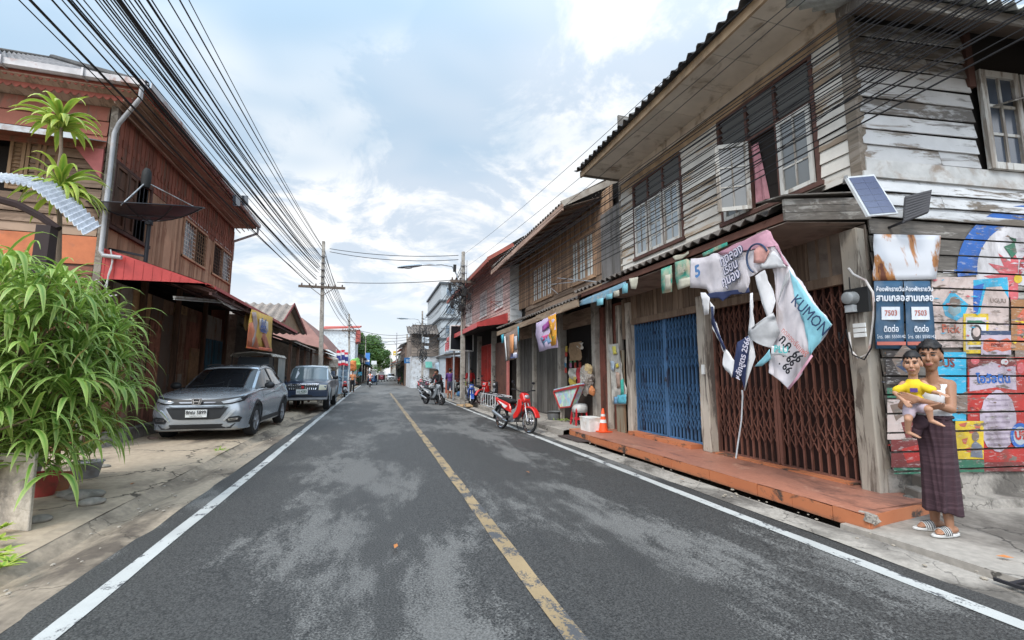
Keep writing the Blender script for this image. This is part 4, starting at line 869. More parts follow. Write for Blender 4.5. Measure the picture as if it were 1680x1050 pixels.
m = MB(); m.box(XL-4.5, XL-.03, 17.42, 17.47, 2.6, 6.6); m.build('rear_wall', REDB, h2)
# shutters and openings on the front
y0, y1 = wa; b1 = cl(590,560,XL).y; b2 = cl(635,560,XL).y
for a, b in ((y0+.02, b1), (b1+.02, b2)):
    f = casement(h2, (XL+.02, a, WA[2]+.03), (0,1,0), b-a, WA[3]-WA[2]-.06, 1, 3, (1,0,0), DKW, DKW, .06, 'shutter', .04)
m = MB(); m.box(XL-.02, XL+.06, y0-.06, y0, 4.2, 5.56); m.box(XL-.02, XL+.06, y1, y1+.06, 4.2, 5.56); m.box(XL-.02, XL+.055, y0, y1, 5.50, 5.56); m.box(XL-.02, XL+.09, y0-.1, y1+.1, 4.18, 4.25); m.build('window_frame', REDW, h2)
gb = MB()
for k in range(4): yy = b2+.06+(y1-b2-.1)*k/3; gb.cyl((XL,yy,4.25),(XL,yy,5.5),.01,5)
gb.build('window_bars', DKMETAL, h2)
WGR = plain('grille_white', (.62,.60,.56), .6, dirt=(.35,.2,.14), da=.12)
for k, (a, b, gm) in enumerate(((wb0,(wb0+wb1)/2-.03,WGR), ((wb0+wb1)/2+.03,wb1,TANW), (wc0,(wc0+wc1)/2-.03,DKW), ((wc0+wc1)/2+.03,wc1,WGR))):
    f = MB(); f.box(XL-.02,XL+.05,a-.05,a,ZB0-.05,ZB1+.05); f.box(XL-.02,XL+.05,b,b+.05,ZB0-.05,ZB1+.05); f.box(XL-.02,XL+.048,a,b,ZB1,ZB1+.05); f.box(XL-.02,XL+.07,a-.05,b+.05,ZB0-.05,ZB0)
    fo = f.build('window', ORB, h2); q = MB(); n = 5; nz = 9
    for i in range(1, n): yy = a+(b-a)*i/n; q.box(XL+.012, XL+.024, yy-.008, yy+.008, ZB0, ZB1)
    for i in range(1, nz): zz = ZB0+(ZB1-ZB0)*i/nz; q.box(XL+.024, XL+.034, a, b, zz-.008, zz+.008)
    q.build('grille', gm, fo); q = MB(); q.slab([(XL-.05,a,ZB0),(XL-.05,b,ZB0),(XL-.05,b,ZB1),(XL-.05,a,ZB1)], (-.01,0,0)); q.build('pane', GLW if k in (0,3) else DARKIN, fo)
    q = MB()
    for i in range(8): yy = a+(b-a)*(i+.5)/8; q.cb((XL+.035, yy, ZB1+.13), (.012,.045,.045), 0, R(45))
    q.build('fretwork', WGR, fo)
# side wall towards the camera
def cly(cx, cy): return cl(cx, cy, None, YL)
m = MB(); siding(m, (-9.5,YL,0), (1,0,0), 4.45, 3.95, 5.60, .19, (0,-1,0), .03, [(0,3.35,4.75,5.7)], 31, .012, .006, 2.5); m.build('side_wall', OLDB, h2)
m = MB(); siding(m, (-9.5,YL-.02,0), (1,0,0), 4.45, 5.62, 6.5, .3, (0,-1,0), .03, [], 32, .004); m.box(-9.5,-5.05,YL-.09,YL-.02,5.60,5.68); m.build('side_panelling', REDB, h2)
m = MB(); m.box(-9.5,-5.03,YL-.03,YL+.02,3.42,3.94); m.build('orange_band', plain('orange_paint', (.47,.15,.065), .7, dirt=(.3,.12,.07), da=.08), h2)
m = MB(); siding(m, (-9.5,YL,0), (1,0,0), 4.45, .1, 3.42, .2, (0,-1,0), .02, [], 33); m.build('lower_side_wall', boards('maroon_old_planks', (.27,.10,.07), (.12,.07,.05), .45, 0), h2)
m = MB(); m.box(-9.5,-5.4,YL+.25,YL+.3,4.7,5.6); m.build('porch_shade', DARKIN, h2)
for a, b in ((60,135),(140,205),(215,290)):
    p, q = cly(a,400), cly(b,400); f = casement(h2, (p.x, YL+.02, 4.72), (1,0,0), q.x-p.x, .95, 1, 1, (0,-1,0), TANW, TANW, .05, 'shutter', .05); l = MB()
    for k in range(12): l.cb(((p.x+q.x)/2, YL-.01, 4.79+k*.07), (q.x-p.x-.1, .03, .01), 0, R(40))
    l.build('louvres', TANW, f)
m = MB(); p = cly(0,310); m.slab([(-9.5,YL-.55,5.60),(-5.15,YL-.55,5.56),(-5.15,YL-.55,5.66),(-9.5,YL-.55,5.71)], (0,.02,0)); m.slab([(-9.5,YL-.54,5.64),(-5.15,YL-.54,5.60),(-5.05,YL-.02,5.80),(-9.5,YL-.02,5.84)], (0,0,.015)); m.build('porch_awning', plain('pale_tin', (.40,.42,.43), .5, .3, dirt=(.25,.2,.18), da=.08), h2)
m = MB(); m.slab([(-5.5,YL-.1,5.62),(-5.05,YL-.1,5.05),(-5.05,YL-.1,5.62)], (0,.04,0)); m.build('corner_brace', plain('faded_red', (.42,.13,.12), .7), h2)
# roof: hip, eaves, gutters, scalloped boards
XE, YE, ZE = -4.35, 9.50, 6.80; YF = 17.85; tp = .66
c0 = Vector((XE,YE,ZE)); r0 = Vector((XE-3.6,YE+3.6,ZE+3.6*tp)); r1 = Vector((XE-3.6,YF-.3,ZE+3.6*tp))
m = MB(); nw = 46
def tiles(a, b, c, d, n, sub=6, amp=.03):                      # slope strip between eave a-b and ridge d-c, waves running up
    vs = []; N = n*sub
    for k in range(N+1):
        t = k/N; p = Vector(a).lerp(Vector(b), t); q = Vector(d).lerp(Vector(c), t); h = Vector((0,0,amp*cos(2*pi*k/sub))); vs += [p+h, q+h]
    return vs, [(2*k, 2*k+1, 2*k+3, 2*k+2) for k in range(N)]
m.add(*tiles((XE,YE,ZE),(XE,YF,ZE),r1,r0,46)); m.add(*tiles((-11,YE,ZE),(XE,YE,ZE),r0,(-11,YE+3.6,ZE+3.6*tp),36)); o = m.build('roof', corrugm('grey_roof_sheet', (.10,.10,.105), (.19,.18,.18)), h2); o.modifiers.new('t','SOLIDIFY').thickness = .02
m = MB(); m.tube([c0+Vector((0,0,.05)), r0+Vector((0,0,.05)), r1+Vector((0,0,.05))], .07, 8); m.tube([r0, (-11,r0.y,r0.z+.03)], .06, 8); m.build('ridge_cap', SHEETD, h2)
m = MB(); m.slab([(XE,YE,ZE-.12),(XE,YF,ZE-.12),(XL,17.4,6.50),(XL,YL,6.50)], (0,0,.015)); m.slab([(-11,YE,ZE-.12),(XE,YE,ZE-.12),(XL,YL,6.5),(-11,YL,6.5)], (0,0,.015)); m.build('eave_soffit', SOFL, h2)
m = MB()
for i in range(4): x = XE-.1-.13*i; m.box(x-.006, x+.006, YE+.1, YF-.1, ZE-.12-.062*(i+.6)-.02, ZE-.12-.062*(i+.6)+.012)
m.build('soffit_battens', SOFL, h2)
def scallop(mb, a, b, h, n, off):
    a, b = Vector(a), Vector(b); L_ = (b-a); k = 0
    pts = [a, b]; N = n*6; low = []
    for i in range(N+1):
        t = i/N; low.append(a+L_*t-Vector((0,0,h*(.55+.45*abs(sin(pi*n*t)))))) 
    mb.loft([[a+L_*(i/N) for i in range(N+1)], low], False, False); return mb
m = MB(); scallop(m, (XE-.02,YE,ZE-.02), (XE-.02,YF,ZE-.02), .14, 90, 0); scallop(m, (-11,YE+.02,ZE-.02), (XE,YE+.02,ZE-.02), .14, 66, 0); scallop(m, (-11,YE+.16,ZE-.16), (XE-.1,YE+.16,ZE-.16), .13, 54, 0); o = m.build('scalloped_bargeboard', RTRIM, h2); o.modifiers.new('t','SOLIDIFY').thickness = .015
m = MB(); prof = [(-.06,.06),(-.065,-.05),(0,-.07),(.065,-.05),(.07,.06)]
m.loft([[Vector((-11,YE-.06+0,ZE+.02))+Vector((0,-a,b)) for a, b in prof], [Vector((XE+.05,YE-.06,ZE+.0))+Vector((0,-a,b)) for a, b in prof]], False, False)
m.loft([[Vector((XE+.06,YE-.06,ZE))+Vector((a,0,b)) for a, b in prof], [Vector((XE+.06,YF,ZE-.02))+Vector((a,0,b)) for a, b in prof]], False, False)
for i in range(6): m.box(XE-.9-i*1.15, XE-.87-i*1.15, YE-.16, YE+.02, ZE-.07, ZE+.09)
o = m.build('gutter', GUT, h2); o.modifiers.new('t','SOLIDIFY').thickness = .012
m = MB(); m.tube([(XE-.02,YE-.06,ZE-.05),(XE-.03,YE-.05,ZE-.28),(XL+.16,YL-.14,6.15),(XL+.10,YL-.13,5.95),(XL+.10,YL-.13,3.66),(XL+.14,YL-.13,3.58),(XL+.42,YL-.13,3.56)], .038, 10); m.build('downpipe', plain('pipe_grey', (.40,.40,.41), .5, .1, dirt=(.35,.3,.27), da=.05), h2, auto=40)
m = MB(); m.tube([(XE+.06,YF-.05,ZE-.05),(XE+.04,YF-.05,ZE-.3),(XL+.0,17.65,6.1),(XL,17.6,5.9),(XL,17.6,5.4)], .045, 8); m.tube([(XE-.3,YF,ZE-.08),(XL-.2,YF,ZE-.1)], .02, 5); m.build('far_downpipe', GUT, h2)
# red tin awning
AX, AZ = -3.08, 3.10
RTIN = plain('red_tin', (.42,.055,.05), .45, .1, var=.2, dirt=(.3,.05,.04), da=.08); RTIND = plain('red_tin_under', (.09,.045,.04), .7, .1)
m = MB(); m.corr((XL+.02,YL-.04,3.74), (0,9.6,0), (AX-XL-.02,0,AZ-3.74-.02), 64, .014, .004, 4); m.build('awning_sheet', RTIN, h2)
m = MB(); m.slab([(XL+.03,YL-.05,3.16),(AX-.1,YL-.05,3.17),(AX,YL-.05,AZ+.02),(XL+.03,YL-.05,3.76)], (0,.008,0))
for i in range(12): x = XL+.12+i*.15; zt = 3.74+(AZ-3.74)*(x-XL)/(AX-XL); m.box(x, x+.02, YL-.056, YL-.051, 3.18, zt-.01)
m.build('awning_end', RTIN, h2)
m = MB(); m.slab([(AX+.01,YL-.05,AZ-.03),(AX+.01,19.55,AZ-.07),(AX+.01,19.55,AZ+.02),(AX+.01,YL-.05,AZ+.03)], (.01,0,0)); m.build('awning_edge', RTIN, h2)
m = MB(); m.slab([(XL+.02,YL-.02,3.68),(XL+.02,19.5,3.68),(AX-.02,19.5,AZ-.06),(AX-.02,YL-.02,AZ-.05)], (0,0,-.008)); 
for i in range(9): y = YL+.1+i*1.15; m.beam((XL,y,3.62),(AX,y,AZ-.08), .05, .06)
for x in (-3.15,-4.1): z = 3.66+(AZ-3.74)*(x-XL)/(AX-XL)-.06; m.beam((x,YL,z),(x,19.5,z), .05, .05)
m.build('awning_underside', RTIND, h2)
# ground floor: patchwork of tin and boards under the awning
rr = random.Random(14); y = YL
cols = [rusty('patch_rust_brown', (.27,.165,.11), (.15,.07,.042), .6), rusty('patch_rust_grey', (.32,.27,.23), (.19,.09,.05), .5), rusty('patch_rust_red', (.30,.12,.08), (.13,.055,.035), .6), plain('patch_ply', (.42,.25,.13), .8, var=.35, dirt=(.12,.07,.045), da=.12), rusty('patch_dark', (.14,.10,.08), (.14,.065,.042), .5)]
m = MB(); i = 0
while y < 16.8:
    w_ = rr.uniform(.55,1.0); z = .30; j = 0
    while z < 3.1:
        hh = rr.uniform(.7,1.5); m.cur = rr.choice((0,0,1,2,3,4)); z2 = min(z+hh, 3.2); n = max(3, int(w_/.09))
        m.corr((XL-.02+rr.uniform(0,.02), y, z), (0,w_-.01,0), (0,0,z2-z+.04), n, .012, .003, 4); z = z2
    y += w_; i += 1
m.build('tin_patchwork', cols, h2)
for yy in (YL+.02, 11.6, 13.4, 15.3, 17.3): m = MB(); m.box(XL+.02, XL+.12, yy-.05, yy+.05, .1, 3.6); m.build('awning_post', DKW, h2)
m = MB(); m.box(XL+.02, XL+.06, 14.5, 15.1, .5, 2.15); m.build('notice_board', plain('notice_tan', (.30,.17,.09), .8, var=.4, sc=8), h2)
m = MB(); m.box(XL-.04, XL+.03, 15.7, 17.2, .3, 2.5); m.box(XL+.03,XL+.06,16.4,16.46,.3,2.5); m.build('blue_door', rusty('teal_blue_door', (.03,.10,.15), (.03,.03,.03), .4), h2)
m = MB(); m.box(-5.6, -4.72, YL+.1, 17.5, .0, .32); m.build('ledge', m_conc('ledge_concrete', (.30,.27,.24), (.12,.10,.09), .4, 1.5, .6), h2)
tl = empty('tube_light', tuple(PX(330,487,-3.9)), 'long fluorescent tube fixed under the red tin awning', 'light'); a, b = PX(286,487,-3.9), PX(366,494,-3.9); m = MB(); m.beam(a,b,.05,.04); m.build('housing', WHITEP, tl); m = MB(); m.cyl(a-Vector((0,0,.045)), b-Vector((0,0,.045)), .016); m.build('tube', plain('tube_glass', (.7,.72,.72), .3), tl)
def hang(name, pts, X, mat, label, cat, amp=.03, seed=1, t=.004, tgroup=None, cuts=4):
    rt = empty(name, tuple(PX(*pts[0], X)), label, cat, tgroup); cloth(pts, mat, 'cloth_piece', X, amp, cuts, seed, 0, rt, lambda a, b, X: PX(a, b, X), t); return rt
hang('plastic_sheet', [(348,474),(360,487),(380,500),(404,506),(403,511),(380,507),(362,496),(350,484)], -3.2, BNW, 'rolled white plastic sheet hanging under the red awning', 'plastic sheet', .03, 3)
hang('cloth', [(402,515),(408,512),(409,535),(403,543),(400,535)], -3.3, plain('ochre_cloth', (.38,.24,.09), .8), 'ochre rag hanging beside the yellow banner', 'cloth', .02, 5)
yb = hang('yellow_banner', [(412,507),(447,521),(446,577),(403,571)], -3.02, plain('banner_yellow', (.60,.36,.07), .6, var=.3, sc=2), 'yellow and orange printed banner with blue Thai lettering under the awning edge', 'banner', .03, 7)
cvp = lambda a, b, X: PX(a, b, X)
for pts, c in (([(404,568),(409,530),(414,528),(420,545),(425,572)], (.55,.16,.07)), ([(413,512),(420,512),(422,530),(418,560),(413,570),(416,535)], (.45,.33,.30)), ([(425,550),(434,545),(440,560),(443,575),(437,576),(432,562)], (.42,.14,.09)), ([(404,571),(446,577),(446,572),(405,566)], (.60,.13,.06)), ([(425,522),(440,528),(440,545),(425,542)], (.58,.50,.42))): cloth(pts, plain('print_%d' % int(c[0]*100+c[1]*10), c, .6), 'print_patch', -2.995, .01, 2, 3, 0, yb, cvp)
m = MB(); c = PX(433,531,-2.96); text(m, 'ยินดี', .30, c, (0,1,0), (0,0,1), 1, .01); c = PX(433,541,-2.96); text(m, 'ต้อนรับ', .26, c, (0,1,0), (0,0,1), 1, .01); m.build('lettering', plain('print_blue', (.08,.13,.36), .6), yb)
# loose cable on the red end panel
m = MB(); m.tube([cl(515,935,None,YL-.1), cl(525,990,None,YL-.1), PY(178,450,YL-.1), PY(174,478,YL-.1), PY(180,486,YL-.1), PY(192,484,YL-.1)], .012, 6); m.tube([PY(184,420,YL-.1), PY(183,440,YL-.1), PY(172,470,YL-.1), PY(158,458,YL-.1), PY(148,470,YL-.1)], .009, 6); tag(m.build('drooping_cable', plain('cable_white', (.5,.48,.46), .5)), 'pale cables drooping over the near end of the red awning', 'cable')
# satellite dish: black mesh bowl, feed arms, mast on the awning
dc = PX(246,356,-4.35); ds_ = empty('satellite_dish', (-4.35, dc.y, cl(705,1040,-4.35).z), 'black mesh satellite dish on a mast above the red awning', 'satellite dish')
_dh = Vector((dc.x, dc.y, 0)).normalized(); _rt = _dh.cross(Vector((0,0,1))); _nn = (Vector((0,0,1))*cos(R(15))-_dh*sin(R(15))-_rt*.17).normalized(); Rt = Vector((0,0,1)).rotation_difference(_nn).to_matrix(); DR = .90
def dpt(r_, a, lift=0): z = .30*(r_/DR)**2-.12+lift; return dc + Vector((0,0,.05)) + Rt @ Vector((r_*cos(a), r_*sin(a), z))
MESHM = None
s = NB('dish_mesh'); s.fin((.03,.03,.034), .5, .4); tr = s.n('ShaderNodeBsdfTransparent'); mx = s.n('ShaderNodeMixShader'); mx.inputs[0].default_value = .16; s.nt.links.new(s.b.outputs[0], mx.inputs[1]); s.nt.links.new(tr.outputs[0], mx.inputs[2]); s.nt.links.new(mx.outputs[0], [n for n in s.nt.nodes if n.type == 'OUTPUT_MATERIAL'][0].inputs[0]); MESHM = s.m
m = MB(); m.loft([[dpt(DR*k/6, 2*pi*i/32) for i in range(32)] for k in range(1,7)], False, True); o = m.build('bowl', MESHM, ds_, smooth=True)
m = MB()
for i in range(8): m.tube([dpt(DR*k/5, 2*pi*i/8, -.01) for k in range(0,6)], .011, 5)
m.tube([dpt(DR, 2*pi*i/32) for i in range(33)], .012, 5, False); m.tube([dpt(DR*.55, 2*pi*i/24, -.01) for i in range(25)], .008, 5, False); m.build('ribs', DKMETAL, ds_)
fp = dc+_nn*.66; m = MB()
for a in (.4, 2.5, 4.6): m.cyl(dpt(DR*.92, a), fp, .010, 6)
m.build('feed_arms', GALV, ds_)
m = MB(); m.lathe([(.0,-.16),(.06,-.16),(.075,-.10),(.08,.05),(.07,.16),(.04,.22),(0,.23)], fp+Vector((0,0,.05)), 14); m.build('feed_horn', BLACK, ds_, auto=40)
m = MB(); b = Vector((-4.35, dc.y, ds_.location.z)); m.cyl(b, dc-Vector((0,0,.02)), .035, 10); m.cyl(dc-Vector((0,0,.16)), dc-Vector((0,0,.0)), .06, 10); m.beam(b+Vector((0,0,.25)), b+Vector((-.6,.0,.35)), .04,.04); m.box(b.x-.12,b.x+.12,b.y-.06,b.y+.06,b.z-.03,b.z); m.build('mast', DKMETAL, ds_)
# twin floodlight on the ridge of the eave
fd = empty('floodlight', tuple(PX(400,335,-4.1)), 'grey twin floodlight sticking out above the long eave', 'floodlight')
for a in (388, 402): p = PX(a,329,-4.1); m = MB(); m.cb(p, (.08,.42,.30), 0, R(20)); m.build('lamp_head', plain('lamp_grey', (.10,.12,.15), .3, .4), fd)
m = MB(); m.cyl(PX(398,332,-4.12), Vector((XE-.1, PX(398,332,-4.12).y, ZE)), .02); m.build('arm', DKMETAL, fd)
# white corrugated lean-to roof with its post, in front at the left
lt = empty('lean_to', (-5.2, 6.9, 0), 'white corrugated lean-to roof on a dark post behind the bushes', 'shelter')
m = MB(); A = [PY(-60,292,6.6), PY(50,322,6.6), PY(140,386,6.6)]; nwv = 24; rows = []
top = []
for k in range(nwv*6+1):
    t = k/(nwv*6); p = A[0].lerp(A[1], t*2) if t < .5 else A[1].lerp(A[2], t*2-1); p = p+Vector((0,0,.12*sin(pi*t))); p.z += .018*cos(2*pi*k/6); top.append(p)
m.loft([top, [p+Vector((-.1,.5,.27)) for p in top]], False, False); o = m.build('roof', corrugm('white_tin_sheet', (.62,.63,.66), (.46,.47,.50)), lt); o.modifiers.new('t','SOLIDIFY').thickness = .008
m = MB(); m.tube([PY(-60,312,6.7), PY(30,336,6.7), PY(66,355,6.7), PY(96,376,6.7)], .045, 6); p = PY(78,372,6.65); m.box(p.x-.07,p.x+.07,p.y-.07,p.y+.07,0,p.z); m.build('post_and_beam', plain('maroon_steel', (.028,.015,.015), .6), lt)
# ================================================================ the other houses, right side
def pxs(pts, X=None, Y=None): return [PX(a, b, X) if X is not None else PY(a, b, Y) for a, b in pts]
# brown timber shophouse, second on the right
XB = 5.4
h3 = empty('brown_shophouse', (XB, 9.1, 0), 'brown timber shophouse with a long steep eave next to the white one', 'house')
BRB = boards('brown_wall_boards', (.42,.27,.17), (.25,.15,.095), .45, 2, wood2=(.26,.18,.13)); BRH = boards('brown_lap_boards', (.36,.255,.18), (.22,.15,.105), .4, 1)
m = MB(); vboards(m, (XB,9.35,0), (0,1,0), 7.5, 3.95, 6.05, .14, (-1,0,0), .018, 9, [(1.0,2.45,4.0,5.2),(3.95,5.9,4.0,5.25)], batten=.03); m.build('front_wall', BRB, h3)
m = MB(); siding(m, (XB,9.1,0), (0,1,0), 7.0, 3.45, 3.95, .16, (-1,0,0), .03, [], 9); m.build('front_wall_band', BRH, h3)
for a0, n, ww in ((10.35, 3, .46), (13.3, 4, .46)):
    m = MB(); w_ = n*ww; m.box(XB-.04,XB+.04,a0-.05,a0,3.97,5.22); m.box(XB-.04,XB+.04,a0+w_,a0+w_+.05,3.97,5.22); m.box(XB-.038,XB+.04,a0,a0+w_,5.2,5.26); m.box(XB-.06,XB+.04,a0-.05,a0+w_+.05,3.93,3.98); fo = m.build('window_frame', BRB, h3)
    for i in range(n): casement(fo, (XB-.02,a0+(i+1)*ww-.01,3.99), (0,-1,0), ww-.02, 1.2, 2, 5, (-1,0,0), BRB, plain('milky_pane', (.55,.57,.55), .3), .045, 'casement', bar=.018)
m = MB(); m.box(XB+.1,9.5,9.05,16.85,.1,6.0); m.build('inner_wall', DARKIN, h3)
m = MB(); vboards(m, (XB-.02,9.0,0), (0,1,0), .95, 3.5, 5.45, .22, (-1,0,0), .02, 2); m.build('grey_end_panel', boards('grey_upright_boards', (.18,.17,.165), (.12,.11,.10), .4, 2), h3)
EX = 4.25
m = MB(); m.corr((EX,9.85,5.62), (0,7.1,0), (5.0,0,2.9), 38, .032, .012, 6, 3, .02, .006); m.build('roof', SHEET, h3)
m = MB(); m.beam((EX,9.8,5.50),(EX,16.95,5.42), .05, .16); m.build('eave_board', boards('faded_pink_board', (.40,.27,.21), (.25,.16,.12), .5, 1), h3)
m = MB(); m.beam((EX,9.84,5.60),(EX+1.7,9.84,6.52), .04, .15); m.build('barge_board', plain('pale_board', (.40,.36,.31), .8, dirt=(.25,.2,.16), da=.1), h3)
m = MB(); m.slab([(EX,9.85,5.50),(EX,16.9,5.44),(XB+.6,16.9,6.10),(XB+.6,9.85,6.16)], (0,0,.012)); m.build('eave_soffit', boards('soffit_old', (.23,.18,.145), (.15,.11,.09), .4, 1), h3)
m = MB()
for i in range(13): m.beam((EX+.02,10+i*.55,5.46),(XB+.5,10+i*.55,6.02), .03, .05)
m.build('rafters', DKW, h3)
m = MB(); m.corr((4.42,9.35,3.18), (0,7.4,0), (XB-4.42,0,.42), 36, .028, .01, 6, 1, 0, .01); m.build('awning_roof', SHEET, h3)
m = MB(); m.beam((4.46,9.45,3.08),(4.46,12.3,3.04), .05, .18); m.beam((4.46,12.3,3.02),(4.46,16.8,2.98), .05, .16); m.build('awning_fascia', boards('tan_fascia', (.36,.27,.19), (.22,.15,.10), .5, 1), h3)
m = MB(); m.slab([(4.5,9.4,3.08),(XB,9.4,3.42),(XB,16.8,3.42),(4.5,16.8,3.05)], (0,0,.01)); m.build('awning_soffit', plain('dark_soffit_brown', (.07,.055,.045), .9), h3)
for yy, w_ in ((9.55,.12),(10.25,.2),(12.5,.22),(14.9,.2),(16.75,.2)):
    m = MB(); m.box(XB-.12,XB-.12+w_,yy,yy+w_,.12,3.3); m.build('post', CONC if w_ > .15 else WOODP, h3, bevel=.01)
m = MB(); vboards(m, (XB+.02,12.75,0), (0,1,0), 4.0, .15, 2.9, .12, (-1,0,0), .02, 6, batten=.04); m.build('grey_shutter_boards', boards('charcoal_boards', (.155,.145,.135), (.10,.09,.08), .4, 2), h3)
m = MB(); m.box(XB-.02,XB+.05,10.5,16.9,2.75,3.2); m.build('lintel', BRH, h3)
m = MB(); m.corr((5.42,9.15,2.35), (0,1.2,0), (0,0,.75), 2, .01, .004, 4); m.box(5.41,5.44,9.15,10.3,.15,2.35); m.build('side_tin', rusty('rust_red_tin', (.20,.07,.05), (.08,.035,.025), .6), h3)
m = MB(); m.cyl(PX(800+430/3.75,280+660/3.75,4.9), PX(985,463,4.9), .012); m.cyl(PX(892,468,4.9), PX(945,462,4.7), .01); m.cyl(PX(892,462,5.3), PX(915,482,4.8), .01); tag(m.build('clothes_pole', GALV), 'thin metal clothes poles jutting out above the brown house awning', 'pole')
# pink tiled shophouse
XP = 5.0
h4 = empty('pink_shophouse', (XP, 16.9, 0), 'pink brick tiled shophouse with white windows and a red tin awning', 'house')
s = NB('pink_brick_tile'); br = s.n('ShaderNodeTexBrick'); s.set(br.inputs['Vector'], s.co((1,1,1), (0,0,0), (0, 0, 0))); 
sp_ = s.n('ShaderNodeSeparateXYZ'); s.set(sp_.inputs[0], s.co()); cb_ = s.n('ShaderNodeCombineXYZ'); s.set(cb_.inputs[0], sp_.outputs[1]); s.set(cb_.inputs[1], sp_.outputs[2]); s.set(br.inputs['Vector'], cb_.outputs[0])
br.inputs['Scale'].default_value = 1.0; br.inputs['Brick Width'].default_value = .42; br.inputs['Row Height'].default_value = .135; br.inputs['Mortar Size'].default_value = .014
for nm, c in (('Color1',(.70,.53,.48)),('Color2',(.62,.45,.40)),('Mortar',(.36,.25,.22))): br.inputs[nm].default_value = (*c, 1)
s.bump(br.outputs['Fac'], -.4, .01); PINKT = s.fin(s.mix(1.0, br.outputs['Color'], s.ramp(s.noise(2,6), .3,.7,(.75,)*3,(1.1,)*3), 'MULTIPLY'), .75)
WZ = (4.25, 5.45); wins = ((17.9,19.1),(20.8,22.2),(24.3,25.9))
m = MB(); ys = [16.9]+[v for w_ in wins for v in w_]+[27.2]
for a, b in zip(ys[::2], ys[1::2]): m.box(XP,XP+.12,a,b,3.55,6.36)
for a, b in wins: m.box(XP,XP+.12,a,b,3.55,WZ[0]); m.box(XP,XP+.12,a,b,WZ[1],6.36)
m.build('front_wall', PINKT, h4)
for a, b in wins:
    n = 4; f = MB(); f.box(XP-.03,XP+.05,a,a+.07,*WZ); f.box(XP-.03,XP+.05,b-.07,b,*WZ); f.box(XP-.028,XP+.05,a,b,WZ[1]-.07,WZ[1]+.02); f.box(XP-.06,XP+.05,a-.04,b+.04,WZ[0]-.05,WZ[0]+.03)
    for k in range(1,n): y = a+(b-a)*k/n; f.box(XP-.027,XP+.05,y-.03,y+.03,WZ[0],WZ[1]-.07)
    fo = f.build('window', WHITEP, h4); q = MB(); q.box(XP+.03,XP+.04,a+.05,b-.05,WZ[0]+.02,WZ[1]-.06); q.build('pane', glass('grey_pane', (.36,.39,.41), .2), fo)
m = MB(); siding(m, (XP,16.88,0), (1,0,0), .5, 3.45, 6.2, .27, (0,-1,0), .02, [], 6); m.build('end_wall', plain('pale_grey_boards', (.62,.64,.65), .7, isl=.1), h4)
m = MB(); m.box(XP+.13,9,16.95,27.2,.1,6.3); m.build('inner_wall', DARKIN, h4)
m = MB(); m.corr((4.05,16.75,5.95), (0,10.7,0), (4.6,0,3.0), 54, .03, .012, 6, 3, .02); m.build('roof', SHEET, h4)
m = MB(); m.beam((4.05,16.72,5.88),(4.05,27.4,5.82), .04, .16); m.beam((4.05,16.74,5.93),(5.1,16.74,6.6), .04,.14); m.build('eave_board', RTRIM, h4)
m = MB(); m.slab([(4.07,16.8,5.86),(4.07,27.4,5.8),(5.3,27.4,6.5),(5.3,16.8,6.5)], (0,0,.012)); m.build('eave_soffit', SOFB, h4)
m = MB(); m.corr((3.75,17.2,3.42), (0,7.9,0), (XP-3.75,0,.45), 40, .012, .004, 4); m.slab([(3.73,17.2,3.25),(3.73,25.1,3.25),(3.73,25.1,3.45),(3.73,17.2,3.45)], (.01,0,0)); m.slab([(3.73,17.19,3.28),(XP,17.19,3.45),(XP,17.19,3.88),(3.73,17.19,3.46)], (0,.01,0)); m.build('awning', plain('red_awning_tin', (.48,.07,.065), .45, .1), h4)
m = MB(); m.slab([(3.77,17.25,3.22),(XP,17.25,3.5),(XP,25,3.5),(3.77,25,3.22)], (0,0,.02)); m.build('awning_soffit', DARKIN, h4)
m = MB(); m.box(XP-.05,XP+.03,17.0,18.9,.15,2.75); n = 30
for k in range(34): m.box(XP-.062,XP-.05,17.0,18.9,.2+k*.075,.24+k*.075)
m.build('brown_roller_shutter', plain('brown_shutter', (.14,.065,.045), .6, dirt=(.07,.035,.03), da=.1), h4)
for a, b in ((19.2,20.4),(20.45,21.7)):
    m = MB(); m.box(XP-.05,XP+.0,a,b,.15,2.8)
    for k in range(6): m.box(XP-.075,XP-.05,a+.05+k*(b-a-.1)/6,a+.09+k*(b-a-.1)/6,.2,2.75)
    m.build('red_door', plain('red_door_paint', (.40,.035,.025), .5, dirt=(.25,.03,.02), da=.1), h4)
for yy in (18.98, 21.9, 24.6): m = MB(); m.box(XP-.18,XP+.02,yy,yy+.2,.13,3.3); m.build('pillar', CONC, h4)
m = MB(); m.box(XP-.1,XP-.02,17.0-.12,17.02,.13,3.2); m.build('pink_post', plain('pink_paint', (.50,.17,.15), .6), h4)
m = MB(); m.cyl((XP-.4,18.4,4.1),(XP-.4,18.4,4.75),.012,5); m.cyl((XP,18.2,4.5),(XP-.4,18.4,4.5),.012,5); m.cyl((XP,18.2,4.2),(XP-.4,18.4,4.5),.012,5); m.build('window_bracket', RTRIM, h4)
